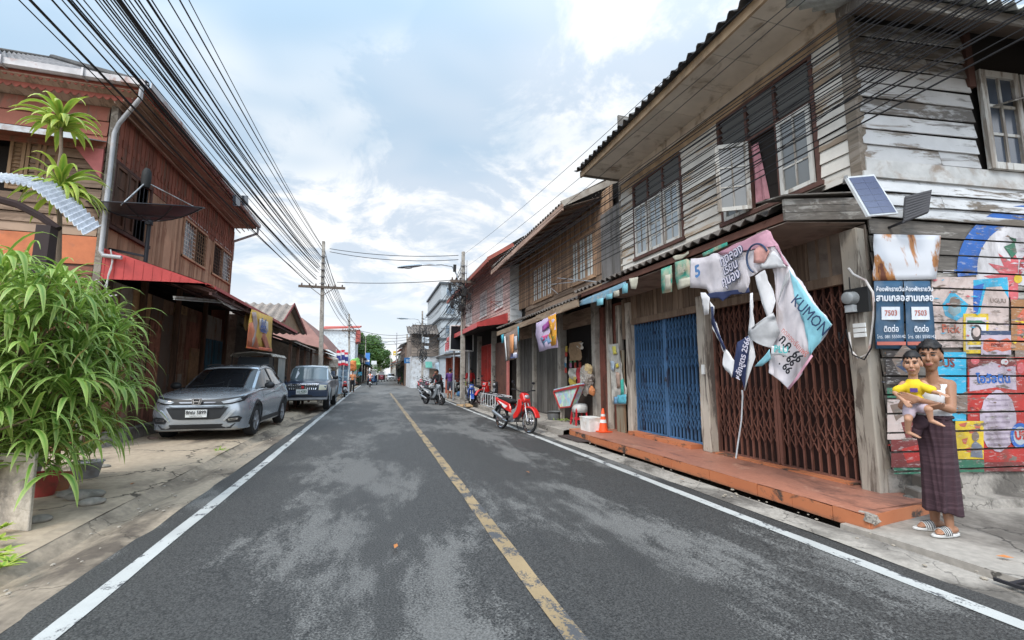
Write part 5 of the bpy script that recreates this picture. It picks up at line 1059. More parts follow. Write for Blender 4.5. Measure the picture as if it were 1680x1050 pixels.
# banner by the awning and purple flag
hang('colour_flag', [(881,530),(912,513),(914,570),(883,577)], 4.36, plain('flag_lilac', (.56,.46,.62), .6, var=.25), 'lilac and orange flag hanging from the brown house awning', 'flag', .05, 9)
fo = [o for o in bpy.data.objects if o.name == 'colour_flag'][0]
for pts, c in (([(899,520),(912,514),(913,565),(905,568),(900,550),(905,535)], (.65,.30,.03)), ([(890,535),(905,520),(900,535),(890,545)], (.35,.08,.30)), ([(886,555),(900,550),(905,560),(893,572)], (.15,.25,.40)), ([(888,552),(900,548),(898,556),(890,560)], (.50,.08,.20)), ([(904,540),(908,532),(910,550),(906,558)], (.30,.38,.08))): cloth(pts, plain('flag_%d' % int(c[0]*1000), c, .6), 'print_patch', 4.335, .02, 2, 3, 0, fo, cvp)
pb = hang('poster_banner', [(826,549),(850,538),(849,588),(829,593)], 4.2, plain('poster_grey', (.22,.16,.13), .6, var=.5, sc=4), 'dark printed banner with orange middle and white letters by the pink house', 'banner', .03, 3)
for pts, c in (([(836,550),(843,548),(842,585),(836,586)], (.55,.24,.10)), ([(839,580),(848,578),(848,587),(839,588)], (.6,.6,.65)), ([(843,552),(848,551),(848,572),(844,574)], (.42,.42,.45)), ([(827,552),(829,551),(832,590),(830,592)], (.7,.7,.7)), ([(849,536),(851,535),(851,560),(850,560)], (.05,.35,.5)), ([(822,550),(826,548),(826,562),(823,563)], (.06,.35,.45))): cloth(pts, plain('pb_%d' % int(c[0]*1000), c, .6), 'print_patch', 4.17, .0, 1, 3, 0, pb, cvp)
m = MB(); text(m, 'เปิดบริการ', .2, PX(843,584,4.14), (0,-1,0), (0,0,1)); m.build('lettering', plain('print_blue', (.08,.13,.36), .6), pb)
# ---- things further down the right side
# red brick kiosk with its awning
k1 = empty('brick_shop', (5.3, 30, 0), 'low red brick shop with a white sloping awning and red lettering', 'shop')
BRK = plain('red_brick', (.40,.10,.06), .85, sc=6, var=.35); 
m = MB(); m.box(4.7,5.1,29.0,29.5,.1,2.55); m.build('pillar', BRK, k1); m = MB(); m.box(4.7,5.1,31.2,31.9,.1,2.55); m.box(5.1,9,31.9,32.1,.1,2.6); m.build('pillar_wall', BRK, k1)
m = MB(); m.box(6.9,7.0,27.4,32,.1,2.7); m.box(5.2,7,27.3,27.4,1.5,2.7); m.build('back_wall', plain('charcoal_cloth', (.02,.022,.026), .8), k1)
m = MB(); m.corr((3.9,27.3,2.62), (0,5.2,0), (3.0,0,.35), 20, .012, .006, 4); m.build('awning', plain('white_awning', (.55,.57,.58), .6, dirt=(.3,.3,.3), da=.1), k1)
m = MB(); m.slab([(4.6,27.4,2.95),(4.6,32,2.95),(4.6,32,3.75),(4.6,27.4,3.75)], (.03,0,0)); m.build('sign_board', plain('white_sign', (.62,.63,.64), .6), k1)
m = MB(); 
for a, b, c in ((28,3.0,.7),(28.9,3.05,.65),(30,3.0,.7),(31,3.0,.6)): m.slab([(4.59,a,b),(4.59,a+.5,b),(4.59,a+.45,b+c),(4.59,a+.05,b+c)], (-.005,0,0))
text(m, 'ร้านอาหาร', .7, (4.58,29.6,3.35), (0,-1,0), (0,0,1), 1, .02); m.build('lettering', plain('sign_red', (.55,.05,.06), .6), k1)
m = MB(); m.box(4.9,6.2,28.0,28.8,.1,.85); m.box(4.85,6.25,27.95,28.85,.85,.9); m.build('counter', plain('teal_counter', (.25,.40,.40), .6), k1)
# blackened billboard
bb_ = empty('billboard', (4.6, 22.6, 0), 'black torn billboard with a white frame on posts behind the utility pole', 'billboard')
P = pxs([(738,574),(776,576),(776,535),(739,534)], None, 22.6); u_ = (P[1]-P[0])
m = MB(); m.slab(P, (0,.05,0)); m.build('panel', plain('black_vinyl', (.012,.013,.017), .35, var=.3, sc=2), bb_)
m = MB()
for a, b in ((0,1),(1,2),(2,3),(3,0)): m.beam(P[a]-Vector((0,.01,0)), P[b]-Vector((0,.01,0)), .06, .06)
m.build('frame', WHITEP, bb_)
m = MB(); p = PY(770,576,22.65); m.cyl((p.x,22.66,.1),(p.x,22.66,p.z+1.2),.05); p = PY(745,576,22.65); m.cyl((p.x,22.66,.1),(p.x,22.66,p.z+1.2),.05); m.build('posts', GALV, bb_)
# tall pale glazed building
tb = empty('tall_building', (9.5, 47, 0), 'tall pale blue grey building with balconies rising behind the utility pole', 'building')
p0, p1 = PY(724,462,47), PY(850,462,47); zt = p0.z
m = MB(); m.box(p0.x,p0.x+9,47,60,0,zt); m.build('wall', plain('pale_blue_wall', (.36,.385,.40), .6, var=.15), tb)
m = MB()
for z in (zt*.30, zt*.47, zt*.66, zt*.83, zt): m.box(p0.x-.12,p0.x+9.1,46.8,46.98,z-.25,z-.05); m.box(p0.x-.2,p0.x-.02,46.9,60,z-.25,z-.05)
m.build('floor_bands', plain('dark_band', (.08,.09,.10), .6), tb)
for z in (.33,.50,.69,.86):
    for k in range(6):
        x = p0.x+.5+k*1.4; f = MB(); f.box(x,x+1.0,46.9,46.99,zt*z,zt*z+1.0); fo = f.build('window', plain('win_frame_grey', (.5,.55,.58), .5), tb); q = MB(); q.box(x+.07,x+.93,46.87,46.895,zt*z+.07,zt*z+.93); q.build('pane', glass('blue_pane', (.10,.14,.18), .1), fo)
m = MB()
for k in range(24): m.cyl((p0.x+.1+k*.38,46.6,zt*.47),(p0.x+.1+k*.38,46.6,zt*.47+.9),.02,4)
m.beam((p0.x,46.6,zt*.47+.9),(p0.x+9,46.6,zt*.47+.9),.05,.05); m.build('railing', DKMETAL, tb)
# old grey concrete house at the junction
cg = empty('grey_corner_house', (5.2, 48, 0), 'old grey concrete and timber house above a whitewashed wall at the junction', 'house')
a, b = PY(672,632,48), PY(724,632,48); zt = PY(690,534,48).z
m = MB(); m.box(a.x+.1,b.x+1,48.1,56,0,3.3); m.build('white_lower_wall', plain('whitewash', (.52,.54,.56), .8, dirt=(.3,.28,.26), da=.12), cg)
m = MB(); m.box(a.x+.1,b.x+1,48.05,56,3.3,zt-.9); m.build('upper_wall', plain('weathered_concrete', (.24,.19,.155), .9, var=.4, sc=1.5, dirt=(.12,.10,.085), da=.15, isl=.2), cg)
m = MB(); siding(m, (a.x+.1,48.03,0), (1,0,0), 4.3, 3.3, zt-1.1, .3, (0,-1,0), .03, [], 3); m.build('upper_boards', boards('grey_brown_boards', (.25,.205,.17), (.17,.14,.12), .4, 0), cg)
m = MB(); m.corr((a.x-.4,47.3,zt-.95), (b.x-a.x+1.8,0,0), (0,2.5,1.0), 16, .05, .02, 6); m.box(a.x+.3,a.x+3.2,50,54,zt-.6,zt+.3); m.build('roof', SHEET, cg)
m = MB()
for k, c in enumerate((a.x+1.55, a.x+2.9)): m.slab([(c,47.6,2.1),(c+.7,47.6,2.1),(c+.7,48.0,2.75),(c,48.0,2.75)], (0,.03,0))
m.build('green_canopy', plain('canopy_green', (.12,.36,.30), .7), cg)
m = MB(); m.box(a.x+2.0,a.x+2.7,48.0,48.05,1.0,2.0); m.build('window', plain('window_brown', (.16,.12,.09), .8), cg)
# row of shops beyond the junction
def farhouse(Y, px0, px1, ptop, L_, mat, rmat, label, name='far_shophouse', side=1, roofh=1.4, over=.6, z0=0, gable=False, wcol=None, group='shophouses far down the street', awn=None):
    a, b = PY(px0, 632, Y), PY(px1, 632, Y); zt = PY(px0, ptop, Y).z; rt = empty(name, (a.x, Y, 0), label, 'house', group); x0, x1 = min(a.x,b.x), max(a.x,b.x)
    m = MB(); m.box(x0, x1, Y, Y+L_, z0, zt); m.build('wall', mat, rt)
    m = MB(); xs = x0 if side > 0 else x1
    if gable: m.slab([(x0-over,Y-.3,zt-.2),(x1+over,Y-.3,zt-.2),((x0+x1)/2,Y-.3,zt+roofh)], (0,L_+.6,0))
    else: m.corr((xs-side*over,Y-.3,zt-.1), (0,L_+.6,0), (side*(x1-x0+over*1.5)/1.0,0,roofh), int(L_*2.5), .04, .02, 4)
    m.build('roof', rmat, rt)
    xf = xs-side*.03; n = max(2, int(L_/2.2)); fo = None
    for k in range(n):
        y = Y+.6+k*(L_-.6)/n; f = MB(); f.box(min(xf,xf+side*.06), max(xf,xf+side*.06), y, y+1.1, zt*.60, zt*.60+1.0); f.build('window', wcol or DARKIN, rt)
    if awn:
        m = MB(); m.corr((xs-side*1.6,Y,2.7), (0,L_-.2,0), (side*1.6,0,.5), int(L_*2), .02, .01, 4); m.build('awning', awn, rt)
        m = MB(); m.box(min(xf,xf-side*.01),max(xf,xf-side*.01),Y+.4,Y+L_-.4,.1,2.5); m.build('shop_opening', DARKIN, rt)
    return rt
FG1 = plain('far_grey', (.30,.27,.25), .9, dirt=(.16,.14,.12), da=.15); FG2 = plain('far_cream', (.46,.42,.36), .9, dirt=(.25,.2,.17), da=.12); FG3 = plain('far_brown', (.20,.14,.11), .9); RR = plain('far_rust_roof', (.26,.12,.09), .8); RG = plain('far_grey_roof', (.20,.19,.19), .8); TEALA = plain('far_teal_awning', (.22,.46,.44), .6); ORA = plain('far_orange_awning', (.50,.20,.10), .6)
farhouse(57, 663, 700, 565, 9, FG3, RG, 'dark brown shophouse just past the junction with a grey roof', awn=plain('awn_white', (.6,.6,.6), .6))
farhouse(67, 661, 690, 572, 10, FG1, RR, 'grey weathered shophouse with rusty roof beyond the dark brown one', awn=ORA)
farhouse(80, 657, 680, 580, 12, FG2, RG, 'cream shophouse with a grey roof far along the right side', awn=TEALA)
farhouse(95, 656, 675, 588, 16, FG1, RG, 'farthest grey shophouse before the street bends', awn=ORA)
farhouse(140, 643, 672, 594, 20, FG2, RR, 'pale building closing the view where the street bends right', name='distant_building', gable=True)
# ---- left side beyond the red brown house
ROOFC = corrugm('tan_fibre_sheet', (.28,.235,.20), (.19,.16,.14)); TANB = boards('dark_old_boards', (.15,.115,.09), (.10,.075,.06), .4, 1)
h5 = empty('gabled_shop', (-4.9, 18.2, 0), 'low dark timber shop with a tan corrugated gable roof', 'shop')
XG = -4.0; r_a = PX(483,500,XG); e_a = PX(500,543,XG); yc = r_a.y; zr = r_a.z; hw = e_a.y-yc; ze = e_a.z; e_n = PX(466,527,XG); yn, zn = e_n.y, e_n.z
m = MB(); m.add(*tiles((-9,yn,zn),(XG,yn,zn),(XG,yc,zr),(-9,yc,zr),14,6,.06)); m.add(*tiles((-9,yc+hw*1.2,ze-.1),(XG,yc+hw*1.2,ze-.1),(XG,yc,zr),(-9,yc,zr),14,6,.045)); o = m.build('roof', ROOFC, h5); o.modifiers.new('t','SOLIDIFY').thickness = .03
m = MB(); m.slab([(XG-.25,yn+.05,zn-.05),(XG-.25,yc+hw*1.15,ze-.1),(XG-.25,yc,zr-.1)], (-.05,0,0)); m.build('gable_wall', plain('tan_ply', (.32,.22,.14), .8), h5)
m = MB(); m.beam((XG,yc,zr+.02),(XG,yc+hw*1.2,ze-.1),.04,.16); m.beam((XG,yc,zr+.02),(XG,yn,zn),.04,.12); m.build('barge_board', plain('maroon_board', (.20,.05,.045), .7), h5)
m = MB(); m.box(-9,-4.9,18.3,24.3,.1,ze-.3); m.build('wall', TANB, h5)
m = MB(); m.corr((-3.0,18.6,2.62), (0,6.2,0), (-2.0,0,.7), 30, .02, .01, 6); m.build('awning', ROOFC, h5)
m = MB(); m.slab([(-3.05,18.6,2.55),(-3.05,24.8,2.45),(-4.9,24.8,3.1),(-4.9,18.6,3.2)], (0,0,.01)); m.build('awning_soffit', DARKIN, h5)
for yy in (18.7, 20.5, 22.4, 24.4): m = MB(); m.box(-3.2,-3.1,yy,yy+.1,.06,2.65); m.build('post', DKW, h5)
m = MB(); m.box(-4.88,-4.8,20.5,22.2,.3,2.4); m.build('tan_panel', TANW, h5); m = MB(); m.box(-4.86,-4.78,22.6,24.0,.3,2.2); m.build('grey_panel', plain('grey_tin_panel', (.20,.21,.22), .6), h5)
h6 = empty('brown_roof_house', (-4.2, 26, 0), 'low house under a large plain red brown hipped roof', 'house')
BRR = plain('brown_tin_roof', (.21,.105,.085), .7, var=.25, sc=1.5, dirt=(.15,.07,.055), da=.1)
ap = PY(487,522,29); br_ = PY(575,578,27.0); bl = PY(440,600,25.5)
XR, XEV = -5.6, -3.35; rz_ = PX(495,521,XR).z; ry_ = PX(495,521,XR).y; ez_ = 3.25
m = MB(); m.slab([(XEV,ry_-2.2,ez_),(XEV,56,ez_),(XR,56,rz_),(XR,ry_,rz_)], (0,0,-.06)); m.slab([(-9.5,ry_-2.2,ez_),(XEV,ry_-2.2,ez_),(XR,ry_,rz_)], (0,0,-.05)); m.build('roof', BRR, h6)
m = MB(); m.box(-9,-4.3,27.2,55,.1,3.3); m.build('wall', TANB, h6)
m = MB(); m.corr((-2.75,26.3,2.75), (0,6.4,0), (-1.7,0,.45), 22, .02, .01, 5); m.build('awning', ROOFC, h6)
m = MB(); m.corr((-2.7,27.8,2.35), (0,4.0,0), (-1.2,0,.4), 18, .02, .01, 5); m.build('orange_canopy', plain('orange_canvas', (.50,.13,.06), .6), h6)
h7 = empty('white_gable_house', (-5, 60, 0), 'white walled house with a red roof rising behind the brown roof', 'house')
YW = 60; x0 = PY(528,560,YW).x; x1 = PY(583,560,YW).x; zt = PY(560,541,YW).z
m = MB(); m.box(x0,x1,YW,YW+9,0,zt); m.build('wall', plain('white_render', (.58,.62,.64), .7, dirt=(.4,.4,.4), da=.08), h7)
m = MB(); m.slab([(x0-.3,YW-.4,zt-.05),(x1+.5,YW-.4,zt+.25),(x1+.5,YW+6,zt+1.0),(x0-.3,YW+6,zt+.8)], (0,0,.2)); m.slab([(x1+.02,YW-.1,zt-1.6),(x1+.5,YW-.1,zt-1.4),(x1+.5,YW-.1,zt+.1),(x1+.02,YW-.1,zt)], (0,4,0)); m.build('roof', plain('red_roof_paint', (.42,.10,.08), .6), h7)
farhouse(70, 588, 545, 582, 12, FG3, RG, 'dark shop with a teal awning on the left past the second pole', side=-1, awn=TEALA)
farhouse(84, 593.5, 560, 587, 14, FG1, RG, 'grey shop on the left with a pale roof before the blue banner', side=-1, awn=ORA)
farhouse(100, 598, 575, 591, 16, FG2, RR, 'cream shop on the left just before the big green trees', side=-1, awn=TEALA)
farhouse(122, 602, 585, 595, 24, FG3, RG, 'dark low shop on the left under the trees', side=-1)
# light blue painted stall front with flags
bs = empty('blue_stall', (-3, 33.5, 0), 'pale blue wooden stall with white framed boards on the left pavement', 'stall')
p = pxs([(553,638),(571,634),(571,582),(553,584)], None, 33.5); m = MB(); m.slab([Vector((p[0].x,33.5,.06)),Vector((p[1].x,33.5,.06)),Vector((p[1].x,33.5,p[2].z)),Vector((p[0].x,33.5,p[2].z))], (0,1.4,0)); m.build('box', plain('stall_blue', (.30,.42,.52), .6, dirt=(.5,.55,.6), da=.1), bs)
m = MB(); 
for k in range(5): z = .5+k*.42; m.box(p[0].x+.2,p[0].x+.62,33.46,33.49,z,z+.28)
m.build('shelves', plain('shelf_grey', (.15,.2,.26), .7), bs); m = MB()
for x in (p[0].x, (p[0].x+p[1].x)/2, p[1].x): m.box(x-.03,x+.03,33.44,33.5,.06,p[2].z+.05)
m.build('frame', WHITEP, bs)
fl_ = [((552,600),(560,575)),((560,599),(566,574)),((565,600),(571,578))]
for k, (a, b) in enumerate(fl_):
    P = [PY(a[0],a[1],33.2), PY(b[0],a[1],33.2), PY(b[0],b[1],33.2), PY(a[0],b[1],33.2)]; rt = empty('flag', tuple(P[0]), ('left of three red white and navy flags over the blue stall','middle of three red white and navy flags over the blue stall','right of three red white and navy flags over the blue stall')[k], 'flag')
    m = MB(); N = 5; cs = [0,1,2,1,0]; tot = [0,.17,.33,.67,.83,1]
    for i in range(5):
        m.cur = cs[i]; z0, z1 = tot[i], tot[i+1]; q = lambda u, v: P[0].lerp(P[1], u).lerp(P[3].lerp(P[2], u), v)+Vector((0,.05*sin(u*5+v*3),0))
        m.loft([[q(j/6, z0) for j in range(7)], [q(j/6, z1) for j in range(7)]], False, False)
    m.build('cloth', [plain('flag_red', (.60,.04,.06), .7), plain('flag_white', (.68,.66,.68), .7), plain('flag_navy', (.04,.05,.20), .7)], rt); m = MB(); m.cyl(P[0]-Vector((.02,0,.1)), P[3]+Vector((-.02,0,.1)), .015); m.build('staff', WHITEP, rt)
# ================================================================ poles, lamps, cables
def upole(base, top, r0, r1, label, arm=None, name='utility_pole', mat=CONC, sq=True, armz=None, arml=1.1, extras=True):
    rt = empty(name, tuple(base), label, 'utility pole'); base, top = Vector(base), Vector(top); m = MB(); k = 4 if sq else 12
    m.tube([base.lerp(top, i/6) for i in range(7)], [r0+(r1-r0)*i/6 for i in range(7)], k); m.build('pole', mat, rt, bevel=.015 if sq else 0)
    if armz:
        for z in armz:
            c = base.lerp(top, (z-base.z)/(top.z-base.z)); m = MB(); m.box(c.x-arml, c.x+arml, c.y-.20, c.y-.12, z-.06, z+.06); m.beam((c.x-.6,c.y-.15,z),(c.x,c.y-.15,z-.45),.03,.03); m.beam((c.x+.6,c.y-.15,z),(c.x,c.y-.15,z-.45),.03,.03); a = m.build('crossarm', plain('arm_wood', (.13,.10,.08), .9), rt)
            m = MB()
            for q in (-.95,-.6,-.3,.3,.6,.95): m.lathe([(.0,0),(.03,.0),(.045,.03),(.02,.05),(.045,.08),(.015,.12),(0,.12)], (c.x+q*arml/1.1, c.y-.16, z+.06), 8)
            m.build('insulators', plain('insulator_brown', (.12,.07,.05), .3), a)
    if extras:
        m = MB(); c = base.lerp(top, .9)
        for i in range(5): z = c.z-.35*i; m.cb((c.x+.02, c.y-.12-.0, z), (.10,.10,.08)); m.cyl((c.x-.12,c.y-.1,z),(c.x+.16,c.y-.1,z),.015,6)
        m.build('cable_rack', plain('rack_steel', (.16,.15,.15), .6, .3), rt)
    return rt
b = Vector((-2.62,24.3,.03)); PL1 = upole(b, PY(531,396,24.3), .16, .10, 'old concrete utility pole with a crossarm behind the blue pickup', armz=[PY(527,472,24.3).z])
bR = Vector((3.80,20.4,.1)); tR = PY(760,413,20.4); PR1 = upole(bR, tR, .16, .10, 'concrete utility pole with tangled cables and a street lamp on the right kerb', armz=[PY(757,463,20.4).z], arml=.62)
b2 = PY(573,637,42); b2.z = .03; upole(b2, PY(573,515,42), .14, .09, 'second utility pole on the left pavement beside the blue stall', armz=[PY(573,543,42).z], arml=.6)
b3 = PY(693,634,46); b3.z = .05; tR2 = PY(693,510,46); upole(b3, tR2, .15, .10, 'utility pole with grey boxes and a cable tangle at the junction', arml=.5)
b4 = PY(667,631,60); b4.z = .05; upole(b4, PY(668,548,60), .2, .13, 'short thick utility pole past the blue street sign', extras=False)
b5 = PY(650,628,76); b5.z = .05; upole(b5, PY(651,546,76), .11, .07, 'slim pale metal lamp pole farther along the right side', name='lamp_pole', mat=GALV, sq=False, extras=False)
b6 = PY(599,625,92); b6.z = .05; upole(b6, PY(600,552,92), .12, .08, 'thin utility pole in front of the blue vertical banner on the left', extras=False)
b7 = PY(641,622,100); b7.z = .05; upole(b7, PY(641,580,100), .12, .08, 'far lamp pole near the parked cars on the right', extras=False)
def lamp(pole_pt, pts, head, label):
    rt = empty('street_lamp', tuple(pole_pt), label, 'street lamp'); m = MB(); m.tube(pts, .035, 8); m.build('arm', GALV, rt, auto=40)
    a, c = head; d = (c-a).normalized(); m = MB(); rings = []
    for t, w_, h in ((0,.05,.04),(.12,.09,.06),(.45,.14,.075),(.8,.15,.06),(1,.06,.03)):
        p = a.lerp(c, t); s_ = Vector((0,1,0)); u = d.cross(s_).normalized(); rings.append([p+s_*w_*cos(q)+u*h*sin(q) for q in [2*pi*k/10 for k in range(10)]])
    m.loft(rings); m.build('lamp_head', plain('lamp_body', (.26,.30,.33), .4, .3), rt, auto=50); m = MB(); p = a.lerp(c,.6); m.ell(p-Vector((0,0,.05)), (.22,.11,.05)); m.build('lens', plain('lamp_lens', (.5,.52,.52), .2), rt)
Y1 = 20.3; lamp(PY(752,470,Y1), [PY(752,470,Y1), PY(750,452,Y1), PY(742,437,Y1), PY(725,434,Y1), PY(690,435,Y1)], (PY(692,435,Y1), PY(652,439,Y1)), 'curved arm street lamp on the pole with tangled cables')
Y2 = 45.9; lamp(PY(690,532,Y2), [PY(690,532,Y2), PY(687,525,Y2), PY(680,523,Y2), PY(668,523,Y2)], (PY(670,523,Y2), PY(651,522,Y2)), 'street lamp on the utility pole at the junction')
Y3 = 75.9; lamp(PY(650,566,Y3), [PY(650,566,Y3), PY(646,560,Y3), PY(640,560,Y3), PY(634,562,Y3)], (PY(636,562,Y3), PY(624,563,Y3)), 'street lamp on the slim metal pole')
# transformer-like boxes on the junction pole
jb = empty('junction_boxes', tuple(PY(700,575,45.8)), 'pale grey cable boxes fixed to the pole at the junction', 'cable box')
for a, b_, c, d in ((692,562,696,553),(697,563,704,554),(696,573,703,568)): p, q = PY(a,b_,45.75), PY(c,d,45.75); m = MB(); m.box(p.x,q.x,45.6,45.85,p.z,q.z); m.build('box', plain('box_grey', (.50,.54,.57), .5), jb, bevel=.02)
rr = random.Random(31)
WLAB_L = 'black cable in the bundle above the left side of the street'; WLAB_R = 'black cable strung past the upper floors on the right side'
def wire(pts, r, label, group, name='cable'):
    m = MB(); m.tube(pts, r, 5, False); return tag(m.build(name, WIREM, base=tuple(pts[0])), label, 'cable', group)
def span(A, B, sag, n=10):
    A, B = Vector(A), Vector(B); return [A.lerp(B, i/n)-Vector((0,0,4*sag*(i/n)*(1-i/n))) for i in range(n+1)]
def through(A, B, ext, bowl, lift):
    """from the pole attachment A past the point B and on over the photographer's head"""
    d = B-A; P = []
    for i in range(15):
        t = i/10*ext; p = A+d*t; s_ = min(t, 1.0); p = p-Vector((0,0,bowl*4*s_*(1-s_)))
        if t > 1: p += Vector((0,0,lift*(t-1)**2*8))
        P.append(p)
    return P
xs = [33,50,86,102,113,119,138,157,163,176,183,188,193,198,212,221,228,243,249,276,295,310,205,170,127]; xs.sort()
for i, x in enumerate(xs):
    t = (x-33)/(310-33); ay = 470+(400-470)*t**1.3 + rr.uniform(-5,5); A = PY(531+(-16*(1-t))+rr.uniform(-3,1), ay, 24.1); B = PX(x, 0, -4.0+1.1*t+rr.uniform(-.05,.05))
    thick = x in (50,113,193,243,198)
    wire(through(A, B, 1.9, .10+rr.uniform(0,.12), .35), .018 if thick else rr.choice((.008,.010,.012)), 'thick '+WLAB_L if thick else 'thin '+WLAB_L, 'thick overhead cables on the left' if thick else 'thin overhead cables on the left')
# right bundle
Bs = [(1232,0,.0),(1300,0,.06),(1318,0,.10),(1420,0,.22)]
for k in range(24):
    t = .25+.72*(k/23)**.9; 
    if t < .87: Bs.append((1420+ (t-.25)/.62*260+rr.uniform(-10,10), 0, t))
    else: Bs.append((1680, (t-.87)*520+rr.uniform(0,10), t))
for i, (x, y, t) in enumerate(Bs):
    A = PY(763, 418+ (22*i if i < 4 else 0) + (95*t+25 if i >= 4 else 0)+rr.uniform(-4,4), 20.35); B = PX(x, y, 3.95+.1*rr.random()-.15*t)
    wire(through(A, B, 1.5, rr.uniform(.04,.16), .2), rr.choice((.005,.006,.0075)), WLAB_R, 'overhead cables on the right')
for a, b_, Xa in (((1023,355),(1460,60),4.0),((1060,400),(1560,30),4.0),((1100,330),(1640,10),4.05)): 
    A, B = PX(*a, 4.15), PX(*b_, 3.9); wire(through(A, B, 1.6, .05, .2), .004, 'thin cable branching from the right bundle towards the eave', 'branch cables on the right')
# across the street
for (a, b_, s_, wl) in (((541,408),(752,419),.18,'upper'),((541,413),(752,426),.22,'middle'),((553,463),(748,459),.10,'lowest')):
    wire(span(PY(a[0],a[1],24.2), PY(b_[0],b_[1],20.3), s_), .016, wl+' of three cables spanning the street between the two nearest poles', 'cables across the street')
# onwards down the street, both sides
tL2 = PY(573,515,42)
for i in range(9):
    z = i*.32; wire(span(PY(531,404+i*9,24.4), Vector((tL2.x+rr.uniform(-.3,.3), 41.9, tL2.z-z*.5)), rr.uniform(.2,.6)), .014, 'cable running from the first left pole to the second', 'cables between the left poles')
for i in range(6): wire(span(Vector((tL2.x+rr.uniform(-.3,.3), 42.1, tL2.z-.3*i)), Vector((b6.x, 92, 9-.3*i)), rr.uniform(.3,.7)), .02, 'distant cable beyond the second left pole', 'distant cables on the left')
for i in range(16):
    wire(span(PY(759,432+i*6.5,20.5), Vector((tR2.x+rr.uniform(-.4,.4), 45.9, tR2.z-.6-.22*i)), rr.uniform(.25,1.1)), .015, 'drooping cable from the tangled pole to the junction pole', 'cables between the right poles')
for i in range(9): wire(span(Vector((tR2.x+rr.uniform(-.2,.2), 46.1, tR2.z-.8-.3*i)), Vector((b4.x, 60, PY(668,552,60).z-.2*i)), rr.uniform(.3,.8)), .02, 'drooping cable beyond the junction pole', 'distant cables on the right')
for i in range(4): wire(span(Vector((tL2.x, 42, tL2.z-1.2-.4*i)), Vector((tR2.x, 46, tR2.z-2.2-.2*i)), .5), .018, 'distant cable crossing the far end of the street', 'distant cables across the street')
# tangle of coils and splices on the right pole
tg = empty('cable_tangle', tuple(PY(755,500,20.2)), 'tangle of cable coils and splice boxes around the right utility pole', 'cable tangle')
m = MB()
for i in range(34):
    c = PY(rr.uniform(742,772), rr.uniform(468,516), 20.15+rr.uniform(-.1,.2)); r0 = rr.uniform(.12,.34); a = rr.uniform(0,pi)
    m.tube([c+Vector((r0*cos(q)*cos(a), r0*.5*cos(q)*sin(a), r0*.8*sin(q)+rr.uniform(-.03,.03))) for q in [2*pi*k/12*rr.uniform(.95,1.05) for k in range(13)]], .013, 4, False)
for i in range(10):
    a, b_ = PY(rr.uniform(740,775), rr.uniform(425,500), 20.2), PY(rr.uniform(748,770), rr.uniform(500,545), 20.2); m.tube(span(a, b_, rr.uniform(0,.3), 6), .012, 4, False)
m.build('coils', WIREM, tg)
m = MB()
for a, b_ in ((742,500),(770,487),(746,440),(755,505),(763,480),(738,470)): m.cb(PY(a,b_,20.1), (.13,.13,.34), 0, .2)
m.build('splice_boxes', plain('splice_black', (.03,.03,.03), .6), tg, bevel=.01)
tg2 = empty('cable_tangle', tuple(PY(693,560,45.7)), 'tangle of cables sagging around the junction pole', 'cable tangle'); m = MB()
for i in range(40):
    a, b_ = PY(rr.uniform(668,700), rr.uniform(528,560), 45.6), PY(rr.uniform(690,722), rr.uniform(528,580), 45.7); m.tube(span(a, b_, rr.uniform(0,.9), 6), .018, 4, False)
for i in range(8): c = PY(rr.uniform(688,697), rr.uniform(575,592), 45.6); m.tube([c+Vector((.3*cos(q), 0, .45*sin(q))) for q in [2*pi*k/10 for k in range(11)]], .03, 4, False)
m.build('coils', WIREM, tg2)
# blue street sign
ss = empty('street_sign', tuple(PY(674,634,50)), 'blue street name sign on a post before the whitewashed wall', 'street sign'); ss.location.z = .05
m = MB(); p, q = PY(663,596,50), PY(687,587,50); m.box(p.x,q.x,49.97,50.02,p.z,q.z); m.build('plate', plain('sign_blue', (.03,.13,.32), .5), ss)
m = MB(); c = PY(674,636,50); m.cyl((c.x,50.05,.05),(c.x,50.05,q.z+.1),.05); m.build('post', DKMETAL, ss)
m = MB(); text(m, 'ซอย ๒', .45, ((p.x+q.x)/2,49.95,(p.z+q.z)/2), (1,0,0), (0,0,1), 1, .01); m.build('lettering', plain('sign_letters', (.4,.5,.6), .6), ss)
for (x0,y0,x1,y1,Y,c,nm,lab) in ((599,600,607,579,90,(.06,.20,.50),'banner','blue vertical shop banner hanging on the left down the street'),(609,598,618,592,110,(.6,.6,.6),'sign','small white shop sign jutting out on the left before the trees'),(645,583,652,576,79,(.62,.42,.05),'sign','yellow and white shop sign on the right far down the street'),(587,616,594,610,66,(.05,.35,.5),'sign','small teal sign board standing on the left pavement')):
    p, q = PY(x0,y0,Y), PY(x1,y1,Y); rt = empty('shop_'+nm, tuple(p), lab, nm); m = MB(); m.box(min(p.x,q.x),max(p.x,q.x),Y,Y+.1,p.z,q.z); m.build('panel', plain('shop_%s_%d' % (nm, x0), c, .6), rt); m = MB(); m.box(min(p.x,q.x)+.1,max(p.x,q.x)-.1,Y-.02,Y-.003,p.z+(q.z-p.z)*.3,p.z+(q.z-p.z)*.45); m.build('stripe', WHITEP, rt)
